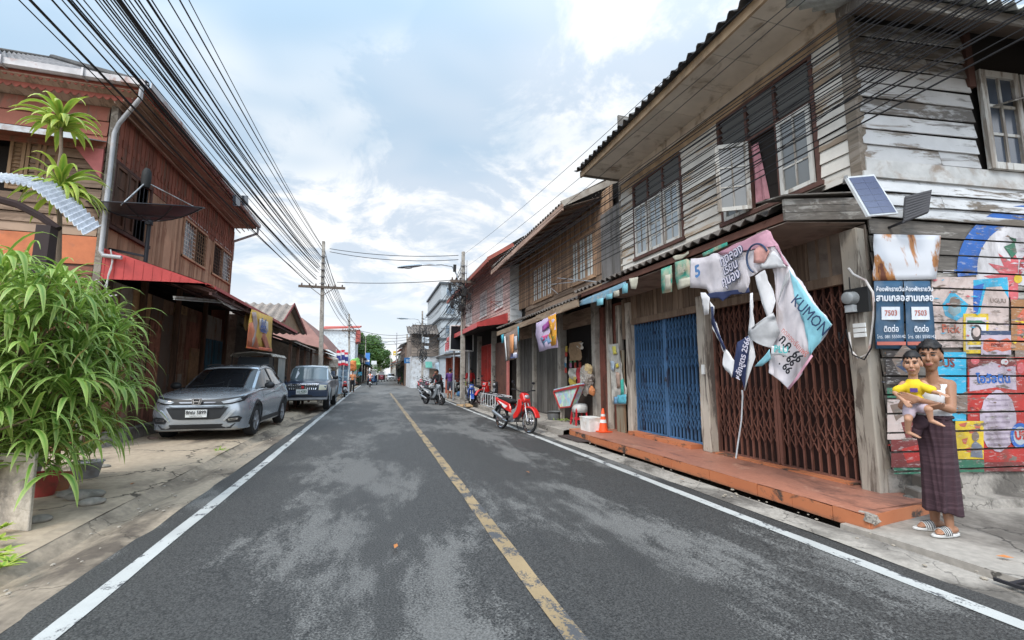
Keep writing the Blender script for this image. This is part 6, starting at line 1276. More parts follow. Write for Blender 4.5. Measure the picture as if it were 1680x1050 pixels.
# ================================================================ vehicles
from mathutils.bvhtree import BVHTree
def crom(P, n):
    """Catmull-Rom through rows of numbers, n steps per span"""
    out_ = []
    for i in range(len(P)-1):
        p0, p1, p2, p3 = P[max(i-1,0)], P[i], P[i+1], P[min(i+2,len(P)-1)]
        for k in range(n):
            t = k/n; out_.append([.5*((2*b)+(-a+c)*t+(2*a-5*b+4*c-d)*t*t+(-a+3*b-3*c+d)*t**3) for a, b, c, d in zip(p0, p1, p2, p3)])
    out_.append(list(P[-1])); return out_
def body_shell(name, st, mat, root, wells, wr, nst=4, floor=True):
    """lofted body from stations (y, zb, w1, z1, w2, z2, w3, z3, zt) with cut wheel openings"""
    rings = []
    for y, zb, w1, z1, w2, z2, w3, z3, zt in crom(st, nst):
        half = crom([(0.0,zb),(w1*.9,zb),(w1,z1),(w2,z2),(w3+(w2-w3)*.35,z3-(z3-z2)*.25),(w3,z3),(w3*.6,(zt*2+z3)/3),(0.0,zt)], 3)
        rings.append([Vector((x, y, z)) for x, z in half]+[Vector((-x, y, z)) for x, z in half[-2:0:-1]])
    m = MB(); m.loft(rings); o = m.build(name, mat, root)
    if wells:
        c = MB()
        for (x, y, z) in wells: c.cyl((x-.35,y,z),(x+.35,y,z), wr, 28)
        co = c.build('cutter', mat); co.location -= Vector((0,0,0)); md = o.modifiers.new('b','BOOLEAN'); md.operation = 'DIFFERENCE'; md.object = co; md.solver = 'EXACT'
        evalmesh(o); cm_ = co.data; bpy.data.objects.remove(co); bpy.data.meshes.remove(cm_)
    for p in o.data.polygons: p.use_smooth = True
    o.data.set_sharp_from_angle(angle=R(38)); return o
def bvh_of(o):
    me = o.data; return BVHTree.FromPolygons([v.co for v in me.vertices], [tuple(p.vertices) for p in me.polygons])
def decal(bv, pts, mat, parent, name, axis='F', off=.006, cuts=3, sx=1, th=.006):
    """panel that follows the body: outline in (x,z) seen from the front/back or (y,z) from a side"""
    bm = bmesh.new(); vs = [bm.verts.new((a, 0, b)) for a, b in pts]; f = bm.faces.new(vs); bmesh.ops.triangulate(bm, faces=[f])
    if cuts: bmesh.ops.subdivide_edges(bm, edges=bm.edges[:], cuts=cuts, use_grid_fill=True)
    bmesh.ops.triangulate(bm, faces=bm.faces[:])
    D = {'F': Vector((0,1,0)), 'B': Vector((0,-1,0)), 'S': Vector((-sx,0,0)), 'T': Vector((0,0,-1))}[axis]
    for v in bm.verts:
        a, b = v.co.x, v.co.z; o_ = {'F': Vector((a,-4,b)), 'B': Vector((a,4,b)), 'S': Vector((sx*2,a,b)), 'T': Vector((a,b,4))}[axis]
        h = bv.ray_cast(o_, D); 
        if h[0] is None: h = bv.find_nearest(o_+D*(4 if axis != 'S' else 2)); 
        v.co = h[0]-D*off
    bmesh.ops.recalc_face_normals(bm, faces=bm.faces)
    ext = bmesh.ops.extrude_face_region(bm, geom=bm.faces[:]); bmesh.ops.translate(bm, verts=[e for e in ext['geom'] if isinstance(e, bmesh.types.BMVert)], vec=D*(off+th*.6)); bmesh.ops.recalc_face_normals(bm, faces=bm.faces)
    me = bpy.data.meshes.new(name); bm.to_mesh(me); bm.free(); o = bpy.data.objects.new(name, me); COL.objects.link(o); o.parent = parent; me.materials.append(mat)
    for p in me.polygons: p.use_smooth = True
    me.set_sharp_from_angle(angle=R(40)); return o
def stripf(a, b, w_):                                            # thin 2-D strip between two points
    dx, dz = b[0]-a[0], b[1]-a[1]; l = math.hypot(dx, dz) or 1; nx, nz = -dz/l*w_/2, dx/l*w_/2; return [(a[0]+nx,a[1]+nz),(b[0]+nx,b[1]+nz),(b[0]-nx,b[1]-nz),(a[0]-nx,a[1]-nz)]
TYRE = plain('tyre', (.022,.022,.023), .85, sc=8, bump=.1); RIM = plain('alloy_rim', (.38,.39,.41), .35, .7, var=.1); HLG = glass('headlamp_glass', (.26,.28,.30), .08); AMB = plain('amber_lens', (.55,.20,.04), .25); REDL = plain('red_lens', (.45,.02,.02), .25); PLATE = plain('plate_white', (.62,.63,.62), .5, var=.08)
def wheel(root, x, y, r, w_, side, spokes=5, rim=RIM, name='wheel'):
    t = MB(); ir = r*.66
    t.lathe([(ir,-w_/2+.01),(r*.86,-w_/2),(r*.97,-w_/2+.02),(r,-w_*.25),(r,w_*.25),(r*.97,w_/2-.02),(r*.86,w_/2),(ir,w_/2-.01),(ir,-w_/2+.01)], (x,y,r), 32, 'X', False); o = t.build(name, TYRE, root, auto=40)
    q = MB(); s_ = side; xf = x+s_*w_*.36
    q.lathe([(ir*1.02,-w_*.4*s_),(ir*1.02,w_*.42*s_),(ir*.93,w_*.44*s_),(ir*.9,w_*.2*s_),(ir*.9,-w_*.4*s_)], (x,y,r), 28, 'X', False)
    for k in range(spokes):
        a = 2*pi*k/spokes+.3
        for da in (-.16,.16): q.beam((xf,y+cos(a)*.04,r+sin(a)*.04),(xf,y+cos(a+da)*ir*.97,r+sin(a+da)*ir*.97),.035,.03,(1,0,0))
    q.lathe([(0,-.02),(.055,-.02),(.055,.03),(.0,.035)], (xf,y,r), 14, 'X'); q.build('rim', rim, o, auto=40)
    q = MB(); q.lathe([(0,-.005),(ir*.88,-.005),(ir*.88,.005),(0,.005)], (x+s_*w_*.1,y,r), 20, 'X'); q.build('brake_disc', DKMETAL, o); return o
def glasshouse(root, st, paint, gmat, roof0, roof1, pillars=True):
    rings = []
    S_ = crom(st, 4)
    for y, zb, wb, zt, wt in S_: rings.append([Vector(p) for p in ((-wb,y,zb),(-wt-.02,y,zt-.07),(-wt+.05,y,zt-.01),(-wt*.5,y,zt+.012),(0,y,zt+.018),(wt*.5,y,zt+.012),(wt-.05,y,zt-.01),(wt+.02,y,zt-.07),(wb,y,zb))])
    m = MB(); m.loft(rings, True, True); g_ = m.build('windows', gmat, root, auto=35)
    m = MB(); rf = [[p+Vector((p.x*.012,0,.014)) for p in r_[1:8]] for r_, s_ in zip(rings, S_) if roof0 <= s_[0] <= roof1]; m.loft(rf, False, False); o = m.build('roof', paint, root, auto=35); o.modifiers.new('t','SOLIDIFY').thickness = .016
    if pillars:
        for sgn in (-1, 1):
            m = MB(); i1, i0 = (1, 0) if sgn < 0 else (7, 8)
            pts = [r_[i1]+Vector((sgn*.004,0,.012)) for r_, s_ in zip(rings, S_) if s_[0] <= roof0+.06]
            m.loft([[p+Vector((-sgn*.045,0,.028)), p+Vector((sgn*.008,0,.0)), p+Vector((sgn*.012,0,-.05)), p+Vector((-sgn*.03,0,-.02))] for p in pts]); m.build('pillar', paint, root)
            pts = [r_ for r_, s_ in zip(rings, S_) if s_[0] >= roof1-.30]
            m = MB(); m.loft([[r_[i1]+Vector((-sgn*.05,0,.026)), r_[i1]+Vector((sgn*.014,0,-.01)), r_[i1].lerp(r_[i0], min(1,.18+.95*k/len(pts)))+Vector((sgn*.014,0,0)), r_[i1].lerp(r_[i0], min(1,.18+.95*k/len(pts)))-Vector((sgn*.02,0,0))] for k, r_ in enumerate(pts)]); m.build('rear_pillar', paint, root)
    return g_, rings, S_
def mirror(root, x, y, z, s_, mat, sz=1.0):
    m = MB(); m.ell((x+s_*.12,y,z+.05), (.11*sz,.07*sz,.075*sz), 14, 10); m.beam((x,y,z-.01),(x+s_*.08,y,z+.02),.05,.03); m.build('mirror', mat, root, auto=50)
# ---- silver crossover
SILV = carpaint('silver_blue_paint', (.40,.44,.485), .65, .22); CBLK = plain('car_black_plastic', (.022,.023,.025), .45, var=.15); CGL = glass('car_glass', (.012,.013,.015), .05)
def make_suv():
    root = empty('car', (0,0,0), 'silver grey crossover car parked under the red awning', 'car')
    st = [(-2.17,.36,.40,.42,.50,.55,.44,.72,.75),(-2.12,.24,.66,.36,.72,.58,.62,.82,.86),(-2.0,.20,.80,.34,.85,.60,.74,.90,.935),(-1.75,.19,.865,.34,.90,.64,.79,.955,.99),(-1.3,.20,.87,.35,.915,.68,.815,.995,1.04),(-.85,.20,.87,.35,.91,.70,.825,1.03,1.08),(-.3,.20,.865,.35,.90,.72,.835,1.05,1.07),(.6,.20,.865,.35,.90,.74,.825,1.08,1.09),(1.3,.21,.87,.36,.92,.76,.80,1.11,1.13),(1.8,.26,.86,.40,.90,.78,.76,1.12,1.15),(2.05,.34,.80,.46,.83,.78,.70,1.08,1.12),(2.15,.45,.60,.52,.66,.76,.56,1.0,1.02)]
    wl = [(s_*.80,y,.34) for s_ in (-1,1) for y in (-1.33,1.28)]
    b = body_shell('body', st, SILV, root, wl, .395); bv = bvh_of(b)
    gh = [(-1.06,1.03,.78,1.04,.70),(-.68,1.05,.81,1.27,.655),(-.22,1.06,.825,1.50,.60),(.3,1.07,.825,1.575,.59),(.9,1.09,.81,1.575,.58),(1.35,1.11,.79,1.52,.56),(1.75,1.13,.75,1.39,.54),(2.02,1.11,.68,1.15,.55)]
    g_, rg, SS = glasshouse(root, gh, SILV, CGL, -.22, 1.75)
    m = MB()
    for s_ in (-1,1):
        for y0 in (.33,): 
            r_ = min(zip(rg, SS), key=lambda q: abs(q[1][0]-y0))[0]; a, c = (r_[0], r_[1]) if s_ < 0 else (r_[8], r_[7]); m.beam(a+Vector((s_*.006,0,0)), c+Vector((s_*.006,0,0)), .09, .012, (s_,0,0))
        m.tube([ (r_[0] if s_ < 0 else r_[8])+Vector((s_*.012,0,.0)) for r_ in rg[3:-4]], .012, 6)
    m.build('window_trim', CBLK, root)
    m = MB(); 
    for s_ in (-1,1): m.tube([Vector((s_*(wt+.0), y, zt+.03)) for y, zb, wb, zt, wt in SS if -.1 < y < 1.6], .016, 6)
    m.build('roof_rails', CBLK, root)
    for s_ in (-1,1):
        o = decal(bv, [(s_*.30,.845),(s_*.52,.865),(s_*.74,.905),(s_*.84,.93),(s_*.80,.80),(s_*.62,.745),(s_*.44,.735),(s_*.36,.77)], CBLK, root, 'headlight', off=.010)
        decal(bv, [(s_*.42,.80),(s_*.55,.83),(s_*.74,.87),(s_*.77,.82),(s_*.62,.775),(s_*.47,.76)], HLG, o, 'lens', off=.020)
        decal(bv, [(s_*.46,.768),(s_*.62,.775),(s_*.75,.812),(s_*.75,.820),(s_*.60,.784),(s_*.46,.776)], RIM, o, 'light_bar', off=.024)
        o = decal(bv, [(s_*.50,.47),(s_*.74,.50),(s_*.80,.46),(s_*.76,.37),(s_*.56,.36)], CBLK, root, 'fog_lamp', off=.012)
        decal(bv, [(s_*.56,.445),(s_*.74,.46),(s_*.73,.42),(s_*.58,.405)], CHROME, o, 'bezel', off=.02, cuts=1); decal(bv, [(s_*.59,.435),(s_*.70,.445),(s_*.70,.425),(s_*.60,.418)], CBLK, o, 'lamp_insert', off=.026, cuts=1)
        for dy in (-1.33, 1.28):                                 # cladding round the wheel openings
            A = [(dy+.395*cos(R(a)), .34+.395*sin(R(a))) for a in range(-12,193,12)]; B = [(dy+.455*cos(R(a)), .34+.455*sin(R(a))) for a in range(192,-13,-12)]
            m = MB(); rows = []
            for a in range(-12,193,8):
                row = []
                for q in (.392,.43,.462):
                    y, z = dy+q*cos(R(a)), .34+q*sin(R(a)); h = bv.find_nearest(Vector((s_*.93, dy+.47*cos(R(a)), .34+.47*sin(R(a))))); row.append(Vector((h[0].x+s_*(.014 if q < .45 else .002), y, z)))
                rows.append(row)
            m.loft(rows, False, False); o = m.build('wheel_arch_trim', CBLK, root, smooth=True); o.modifiers.new('t','SOLIDIFY').thickness = .012
        decal(bv, [(-.92,.26),(.88,.26),(.88,.36),(-.92,.36)], CBLK, root, 'sill', 'S', .010, 2, s_)
        for ln in (((-.80,.38),(-.82,1.0)),((.28,.38),(.30,1.04)),((1.02,.72),(1.22,1.05)),((.98,.66),(1.02,.74))): decal(bv, stripf(ln[0], ln[1], .009), CBLK, root, 'door_gap', 'S', .0015, 2, s_, .002)
        decal(bv, stripf((-.75,.86),(1.0,.93), .012), plain('crease_shadow', (.12,.13,.15), .4), root, 'body_crease', 'S', .002, 4, s_, .002)
        for y in (.12,): o = decal(bv, [(y,.93),(y+.17,.94),(y+.17,.965),(y,.955)], CHROME, root, 'door_handle', 'S', .03, 0, s_)
        mirror(root, s_*.86, -.72, 1.05, s_, CBLK, 1.05)
        decal(bv, [(s_*.55,.85),(s_*.78,.86),(s_*.80,1.02),(s_*.50,.98)], REDL, root, 'tail_light', 'B', .01, 2)
    o = decal(bv, [(-.44,.735),(.44,.735),(.52,.80),(.50,.86),(.26,.845),(0,.84),(-.26,.845),(-.50,.86),(-.52,.80)], CBLK, root, 'grille', off=.014, cuts=4)
    decal(bv, [(-.30,.770),(.30,.770),(.34,.785),(.32,.796),(-.32,.796),(-.34,.785)], plain('smoked_chrome', (.22,.22,.23), .2, .9), o, 'chrome_bar', off=.028, cuts=3)
    decal(bv, [(-.56,.68),(.56,.68),(.42,.46),(.30,.44),(-.30,.44),(-.42,.46)], CBLK, root, 'air_intake', off=.010, cuts=4)
    for k in range(3): decal(bv, stripf((-.50+.03*k,.70-.02*k),(.50-.03*k,.70-.02*k), .008), DKMETAL, o, 'grille_bar', off=.02, cuts=3)
    decal(bv, [(-.70,.345),(.70,.345),(.62,.25),(-.62,.25)], CBLK, root, 'lower_bumper', off=.008, cuts=4)
    for s_ in (-1,1): decal(bv, [(s_*.66,.64),(s_*.60,.60),(s_*.48,.42),(s_*.50,.40),(s_*.60,.50),(s_*.70,.62)], plain('bright_silver', (.5,.53,.56), .25, .6), root, 'chrome_blade', off=.014)
    m = MB(); yb = -2.235; e = [(-.07,.75),(.07,.75),(.09,.86),(-.09,.86)]
    m.slab([(a,yb,b_) for a, b_ in e], (0,.02,0)); o = m.build('badge', CBLK, root); m = MB()
    for s_ in (-1,1): m.beam((s_*.045,yb-.01,.765),(s_*.062,yb-.01,.85),.018,.012,(0,1,0))
    m.beam((-.05,yb-.01,.805),(.05,yb-.01,.805),.018,.012,(0,1,0)); m.beam((-.07,yb-.008,.75),(.07,yb-.008,.75),.008,.008,(0,1,0)); m.beam((-.09,yb-.008,.86),(.09,yb-.008,.86),.008,.008,(0,1,0)); m.beam((-.07,yb-.008,.75),(-.09,yb-.008,.86),.008,.008,(0,1,0)); m.beam((.07,yb-.008,.75),(.09,yb-.008,.86),.008,.008,(0,1,0)); m.build('emblem', CHROME, o)
    m = MB(); m.slab([(-.19,-2.215,.49),(.19,-2.215,.49),(.19,-2.225,.64),(-.19,-2.225,.64)], (0,.02,0)); o = m.build('number_plate', PLATE, root); m = MB(); text(m, '8กฌ 5899', .105, (0,-2.232,.585), (1,0,0), (0,0,1), .8, .002); text(m, 'กรุงเทพมหานคร', .035, (0,-2.230,.515), (1,0,0), (0,0,1)); m.build('plate_text', INKB, o)
    for s_ in (-1,1): decal(bv, stripf((s_*.42,-1.95),(s_*.62,-1.0), .012), plain('crease_light', (.34,.37,.41), .25, .6), root, 'bonnet_crease', 'T', .004, 5, 1, .003)
    decal(bv, stripf((-.74,-1.0),(.74,-1.0), .05), CBLK, root, 'wiper_cowl', 'T', .006, 4)
    m = MB(); m.tube([(-.55,-1.0,1.09),(-.1,-.93,1.13),(.05,-.86,1.185)], .008, 4); m.tube([(.1,-1.0,1.09),(.5,-.93,1.12),(.62,-.80,1.18)], .008, 4); m.build('wipers', BLACK, root)
    m = MB(); m.box(-.72,.72,-1.7,1.9,.22,.30); m.box(-.5,.5,-1.0,1.0,.3,.9); m.build('underbody', DARKIN, root)
    for s_ in (-1,1):
        for y in (-1.33,1.28): wheel(root, s_*.79, y, .335, .215, s_, 5)
    return root
suv = make_suv(); suv.location = (-3.42, 12.95, .06); suv.rotation_euler = (0,0,R(-1.5))
# ---- old navy pickup
NAVYP = carpaint('navy_paint', (.025,.040,.075), .3, .28); SILVP = carpaint('grey_lower_paint', (.28,.30,.31), .5, .35); ROOFP = carpaint('pale_roof_paint', (.40,.44,.47), .3, .3)
def make_pickup():
    root = empty('pickup', (0,0,0), 'old navy blue pickup truck parked behind the silver car', 'pickup truck')
    st = [(-2.40,.46,.72,.50,.76,.62,.70,.78,.80),(-2.34,.42,.80,.48,.83,.66,.78,.92,.96),(-2.0,.42,.82,.48,.85,.70,.79,.99,1.04),(-1.3,.42,.83,.48,.86,.74,.80,1.04,1.09),(-.95,.42,.83,.48,.86,.75,.80,1.06,1.10),(0,.42,.83,.48,.86,.76,.81,1.07,1.08),(.75,.42,.83,.48,.86,.76,.81,1.07,1.08),(.80,.46,.83,.50,.86,.76,.82,1.05,1.05),(2.40,.46,.83,.52,.86,.76,.82,1.06,1.06),(2.44,.50,.80,.56,.83,.76,.80,1.02,1.02)]
    wl = [(s_*.76,y,.36) for s_ in (-1,1) for y in (-1.5,1.35)]
    b = body_shell('body', st, NAVYP, root, wl, .42, 2); bv = bvh_of(b)
    gh = [(-1.08,1.05,.76,1.06,.70),(-.85,1.07,.79,1.28,.655),(-.58,1.07,.80,1.52,.62),(-.2,1.07,.80,1.58,.61),(.35,1.07,.79,1.58,.61),(.62,1.07,.78,1.52,.62),(.74,1.06,.76,1.10,.72)]
    glasshouse(root, gh, ROOFP, glass('pickup_glass', (.10,.125,.135), .08), -.58, .62)
    m = MB(); m.slab([(-.48,-1.02,1.12),(-.05,-1.02,1.12),(-.08,-.66,1.47),(-.44,-.66,1.47)], (0,.0,.004)); m.build('windscreen_patch', plain('windscreen_silver', (.55,.56,.58), .4), root)  # pale silver patch over one half of the windscreen
    o = decal(bv, [(-.50,.73),(.50,.73),(.52,.93),(-.52,.93)], CBLK, root, 'grille', off=.012, cuts=2)
    for k in range(-6,7): 
        if k: decal(bv, stripf((k*.068+(.018 if k>0 else -.018),.75),(k*.074+(.018 if k>0 else -.018),.915), .026), CHROME, o, 'grille_slat', off=.024, cuts=0)
    decal(bv, [(-.04,.79),(.04,.79),(.04,.87),(-.04,.87)], REDL, o, 'badge', off=.03, cuts=0)
    decal(bv, stripf((-.52,.935),(.52,.935), .016), CHROME, o, 'grille_trim', off=.022, cuts=2)
    for s_ in (-1,1):
        h = decal(bv, [(s_*.53,.73),(s_*.79,.74),(s_*.79,.90),(s_*.55,.91)], plain('yellowed_headlamp', (.52,.50,.38), .2), root, 'headlight', off=.02, cuts=1)
        decal(bv, [(s_*.50,.60),(s_*.70,.60),(s_*.70,.66),(s_*.50,.66)], AMB, root, 'indicator', off=.04, cuts=0)
        for ln in (((-.72,.5),(-.72,1.05)),((.66,.5),(.70,1.05))): decal(bv, stripf(ln[0], ln[1], .012), CBLK, root, 'door_gap', 'S', .002, 2, s_, .002)
        decal(bv, [(-1.05,.47),(.9,.47),(.9,.62),(-1.05,.62)], SILVP, root, 'lower_trim', 'S', .006, 2, s_)
        decal(bv, [(1.85,.47),(2.4,.50),(2.4,.62),(1.85,.62)], SILVP, root, 'lower_trim', 'S', .006, 1, s_)
        decal(bv, [(.45,.90),(.60,.90),(.60,.93),(.45,.93)], CBLK, root, 'door_handle', 'S', .02, 0, s_)
        for dy in (-1.5,1.35):
            m = MB(); m.loft([[Vector((s_*.835, dy+q*cos(R(a)), .36+q*sin(R(a)))) if q < .45 else Vector((s_*.865, dy+q*cos(R(a)), .36+q*sin(R(a)))) for q in (.41,.455)] for a in range(-5,186,10)], False, False); o = m.build('wheel_arch_trim', SILVP, root, smooth=True); o.modifiers.new('t','SOLIDIFY').thickness = .02
        mirror(root, s_*.83, -.74, 1.10, s_, CBLK)
    m = MB(); m.box(-.86,.86,-2.54,-2.36,.50,.70); m.build('bumper', NAVYP, root, bevel=.03, seg=2)
    m = MB(); m.box(-.84,.84,-2.50,-2.36,.40,.50); m.build('bumper_skirt', plain('dull_chrome', (.35,.37,.4), .35, .6), root, bevel=.02)
    m = MB(); m.box(-.35,.35,-2.547,-2.53,.53,.57); m.build('bumper_slot', CBLK, root)
    m = MB(); m.slab([(-.19,-2.56,.60),(.19,-2.56,.60),(.19,-2.56,.76),(-.19,-2.56,.76)], (0,.02,0)); o = m.build('number_plate', PLATE, root); m = MB(); text(m, 'บว 4285', .11, (0,-2.565,.69), (1,0,0), (0,0,1), .85, .002); m.box(-.1,.1,-2.564,-2.561,.625,.635); m.build('plate_text', plain('plate_green', (.04,.12,.06), .6), o)
    m = MB()
    for s_ in (-1,1): m.box(s_*.80-.03,s_*.80+.03,.85,2.4,1.05,1.15)
    m.box(-.8,.8,.83,.88,1.05,1.4); m.box(-.8,.8,2.36,2.41,1.0,1.12); m.build('bed_rail', NAVYP, root)
    m = MB(); m.box(-.7,.7,-2.0,2.3,.36,.5); m.build('underbody', DARKIN, root)
    for s_ in (-1,1):
        for y in (-1.5,1.35): wheel(root, s_*.74, y, .355, .22, s_, 6)
    return root
pick = make_pickup(); pick.scale = (1.03,1.03,1.09); pick.location = (-2.58, 20.75, .04); pick.rotation_euler = (0,0,R(0))
# far cars
farw = dup(suv, (1.15+1.9, 98, .02), 0, 'white car driving far down the street beside the dark one'); recolor(farw, {SILV: carpaint('white_paint_car', (.6,.62,.63), .1, .3)}); farw['group'] = ''; del farw['group']
fard = dup(pick, (5.0, 94, .02), 0, 'dark grey pickup parked far down the right side of the street'); recolor(fard, {NAVYP: carpaint('grey_teal_paint', (.10,.14,.16), .3, .3)})
farr = dup(suv, (3.9, 128, .02), 0, 'tiny red car at the far bend of the street'); recolor(farr, {SILV: carpaint('red_paint_car', (.35,.03,.03), .1, .3)})
# ---- three wheelers
def make_tuk(label, canopy, paint, bare=False):
    root = empty('three_wheeler', (0,0,0), label, 'three wheeler')
    m = MB(); m.loft([[Vector((x*k, y, z)) for x, z in ((-.68,1.72),(-.6,1.80),(0,1.86),(.6,1.80),(.68,1.72))] for y, k in ((-1.0,.93),(-.9,1),(1.0,1),(1.08,.95))], False, False); o = m.build('canopy', canopy, root); o.modifiers.new('t','SOLIDIFY').thickness = .03
    m = MB()
    for x in (-.62,.62):
        for y in (-.85,.0,.95): m.cyl((x,y,.5),(x,y,1.76),.018,6)
    m.build('roof_frame', DKMETAL, root)
    m = MB(); m.box(-.62,.62,-.1,1.1,.38,.75); m.box(-.6,.6,.95,1.1,.7,1.2); m.build('rear_body', paint, root, bevel=.03)
    m = MB(); m.prism([(-1.25,.45),(-1.2,.85),(-.95,1.15),(-.85,1.1),(-.8,.4)], .62, .2, 'X'); m.build('nose', paint, root)
    m = MB(); m.slab([(-.5,-.86,1.12),(.5,-.86,1.12),(.46,-.76,1.70),(-.46,-.76,1.70)], (0,.01,0)); m.build('windscreen', glass('tuk_glass', (.08,.09,.10), .1), root)
    m = MB(); m.slab([(.64,-.2,.75),(.64,1.0,.75),(.64,1.0,1.74),(.64,-.2,1.74)], (.004,0,0)); m.build('side_curtain', plain('dusty_plastic', (.22,.22,.20), .4, dirt=(.3,.28,.25), da=.1), root)
    m = MB(); m.lathe([(0,-.05),(.06,-.04),(.08,0),(.0,0)], (0,-1.23,.88), 12, 'Y'); m.build('headlight', HLG, root)
    m = MB(); m.box(-.5,.5,-.8,-.1,.3,.38); m.cyl((-.35,-.7,1.1),(.35,-.7,1.1),.015); m.build('chassis', DKMETAL, root)
    wheel(root, 0, -1.0, .24, .1, 1, 5); wheel(root, -.62, .6, .25, .12, -1, 5); wheel(root, .62, .6, .25, .12, 1, 5); return root
tk = make_tuk('brown three wheeler with a tan canopy between the silver car and the pickup', plain('tan_canopy', (.50,.46,.40), .7, dirt=(.2,.17,.14), da=.1), plain('tuk_brown', (.10,.06,.045), .6)); tk.location = (-3.78, 17.0, .1); tk.scale = (.95,1,1.10)
tk2 = dup(tk, (.1-.55, 62, .02), 0, 'blue three wheeler with a white canopy just behind the scooter rider'); recolor(tk2, {MATS['tan_canopy']: plain('white_canopy', (.62,.63,.63), .6), MATS['tuk_brown']: plain('tuk_blue', (.04,.08,.16), .5)})
tk3 = dup(tk, (1.0, 88, .02), 0, 'maroon three wheeler with a cream canopy coming down the street'); recolor(tk3, {MATS['tan_canopy']: plain('cream_canopy', (.50,.45,.38), .6), MATS['tuk_brown']: plain('tuk_maroon', (.16,.03,.04), .5)})
# ---- motorcycles and scooters: forward is +x
def mwheel(root, x, r, w_, name, rimc, spk=16, tyrew=.045, brake=True):
    m = MB(); n = 32; rings = []
    for k in range(n):
        a = 2*pi*k/n; c = Vector((x+(r-tyrew/2)*cos(a), 0, r+(r-tyrew/2)*sin(a))); d = Vector((cos(a),0,sin(a))); rings.append([c+d*(tyrew/2*cos(q))+Vector((0,1,0))*(w_/2*sin(q)) for q in [2*pi*j/8 for j in range(8)]])
    m.loft(rings+[rings[0]], False, True); o = m.build(name, TYRE, root, smooth=True, weld=True)
    q = MB(); rings = []
    for k in range(n):
        a = 2*pi*k/n; rr_ = r-tyrew-.004; c = Vector((x+rr_*cos(a), 0, r+rr_*sin(a))); d = Vector((cos(a),0,sin(a))); rings.append([c+d*u+Vector((0,v,0)) for u, v in ((-.012,-w_*.3),(.010,-w_*.42),(.010,w_*.42),(-.012,w_*.3))])
    q.loft(rings+[rings[0]], False, True)
    if spk >= 10:
        for k in range(spk): a = 2*pi*k/spk; q.cyl((x+.03*cos(a+.5), .02*(-1)**k, r+.03*sin(a+.5)), (x+(r-tyrew)*cos(a), 0, r+(r-tyrew)*sin(a)), .0025, 4)
    else:
        for k in range(spk): a = 2*pi*k/spk; q.beam((x+.02*cos(a),0,r+.02*sin(a)), (x+(r-tyrew)*cos(a+.1), 0, r+(r-tyrew)*sin(a+.1)), .03, .03, (0,1,0))
    q.cyl((x,-.05,r),(x,.05,r),.035,12); q.build('rim', rimc, o)
    if brake: q = MB(); q.lathe([(.055,-.052),(.095,-.052),(.095,-.047),(.055,-.047)], (x,0,r), 24, 'Y', False); q.lathe([(.055,.048),(.095,.048),(.095,.053),(.055,.053)], (x,0,r), 24, 'Y', False); q.build('brake_disc', CHROME, o)
    return o
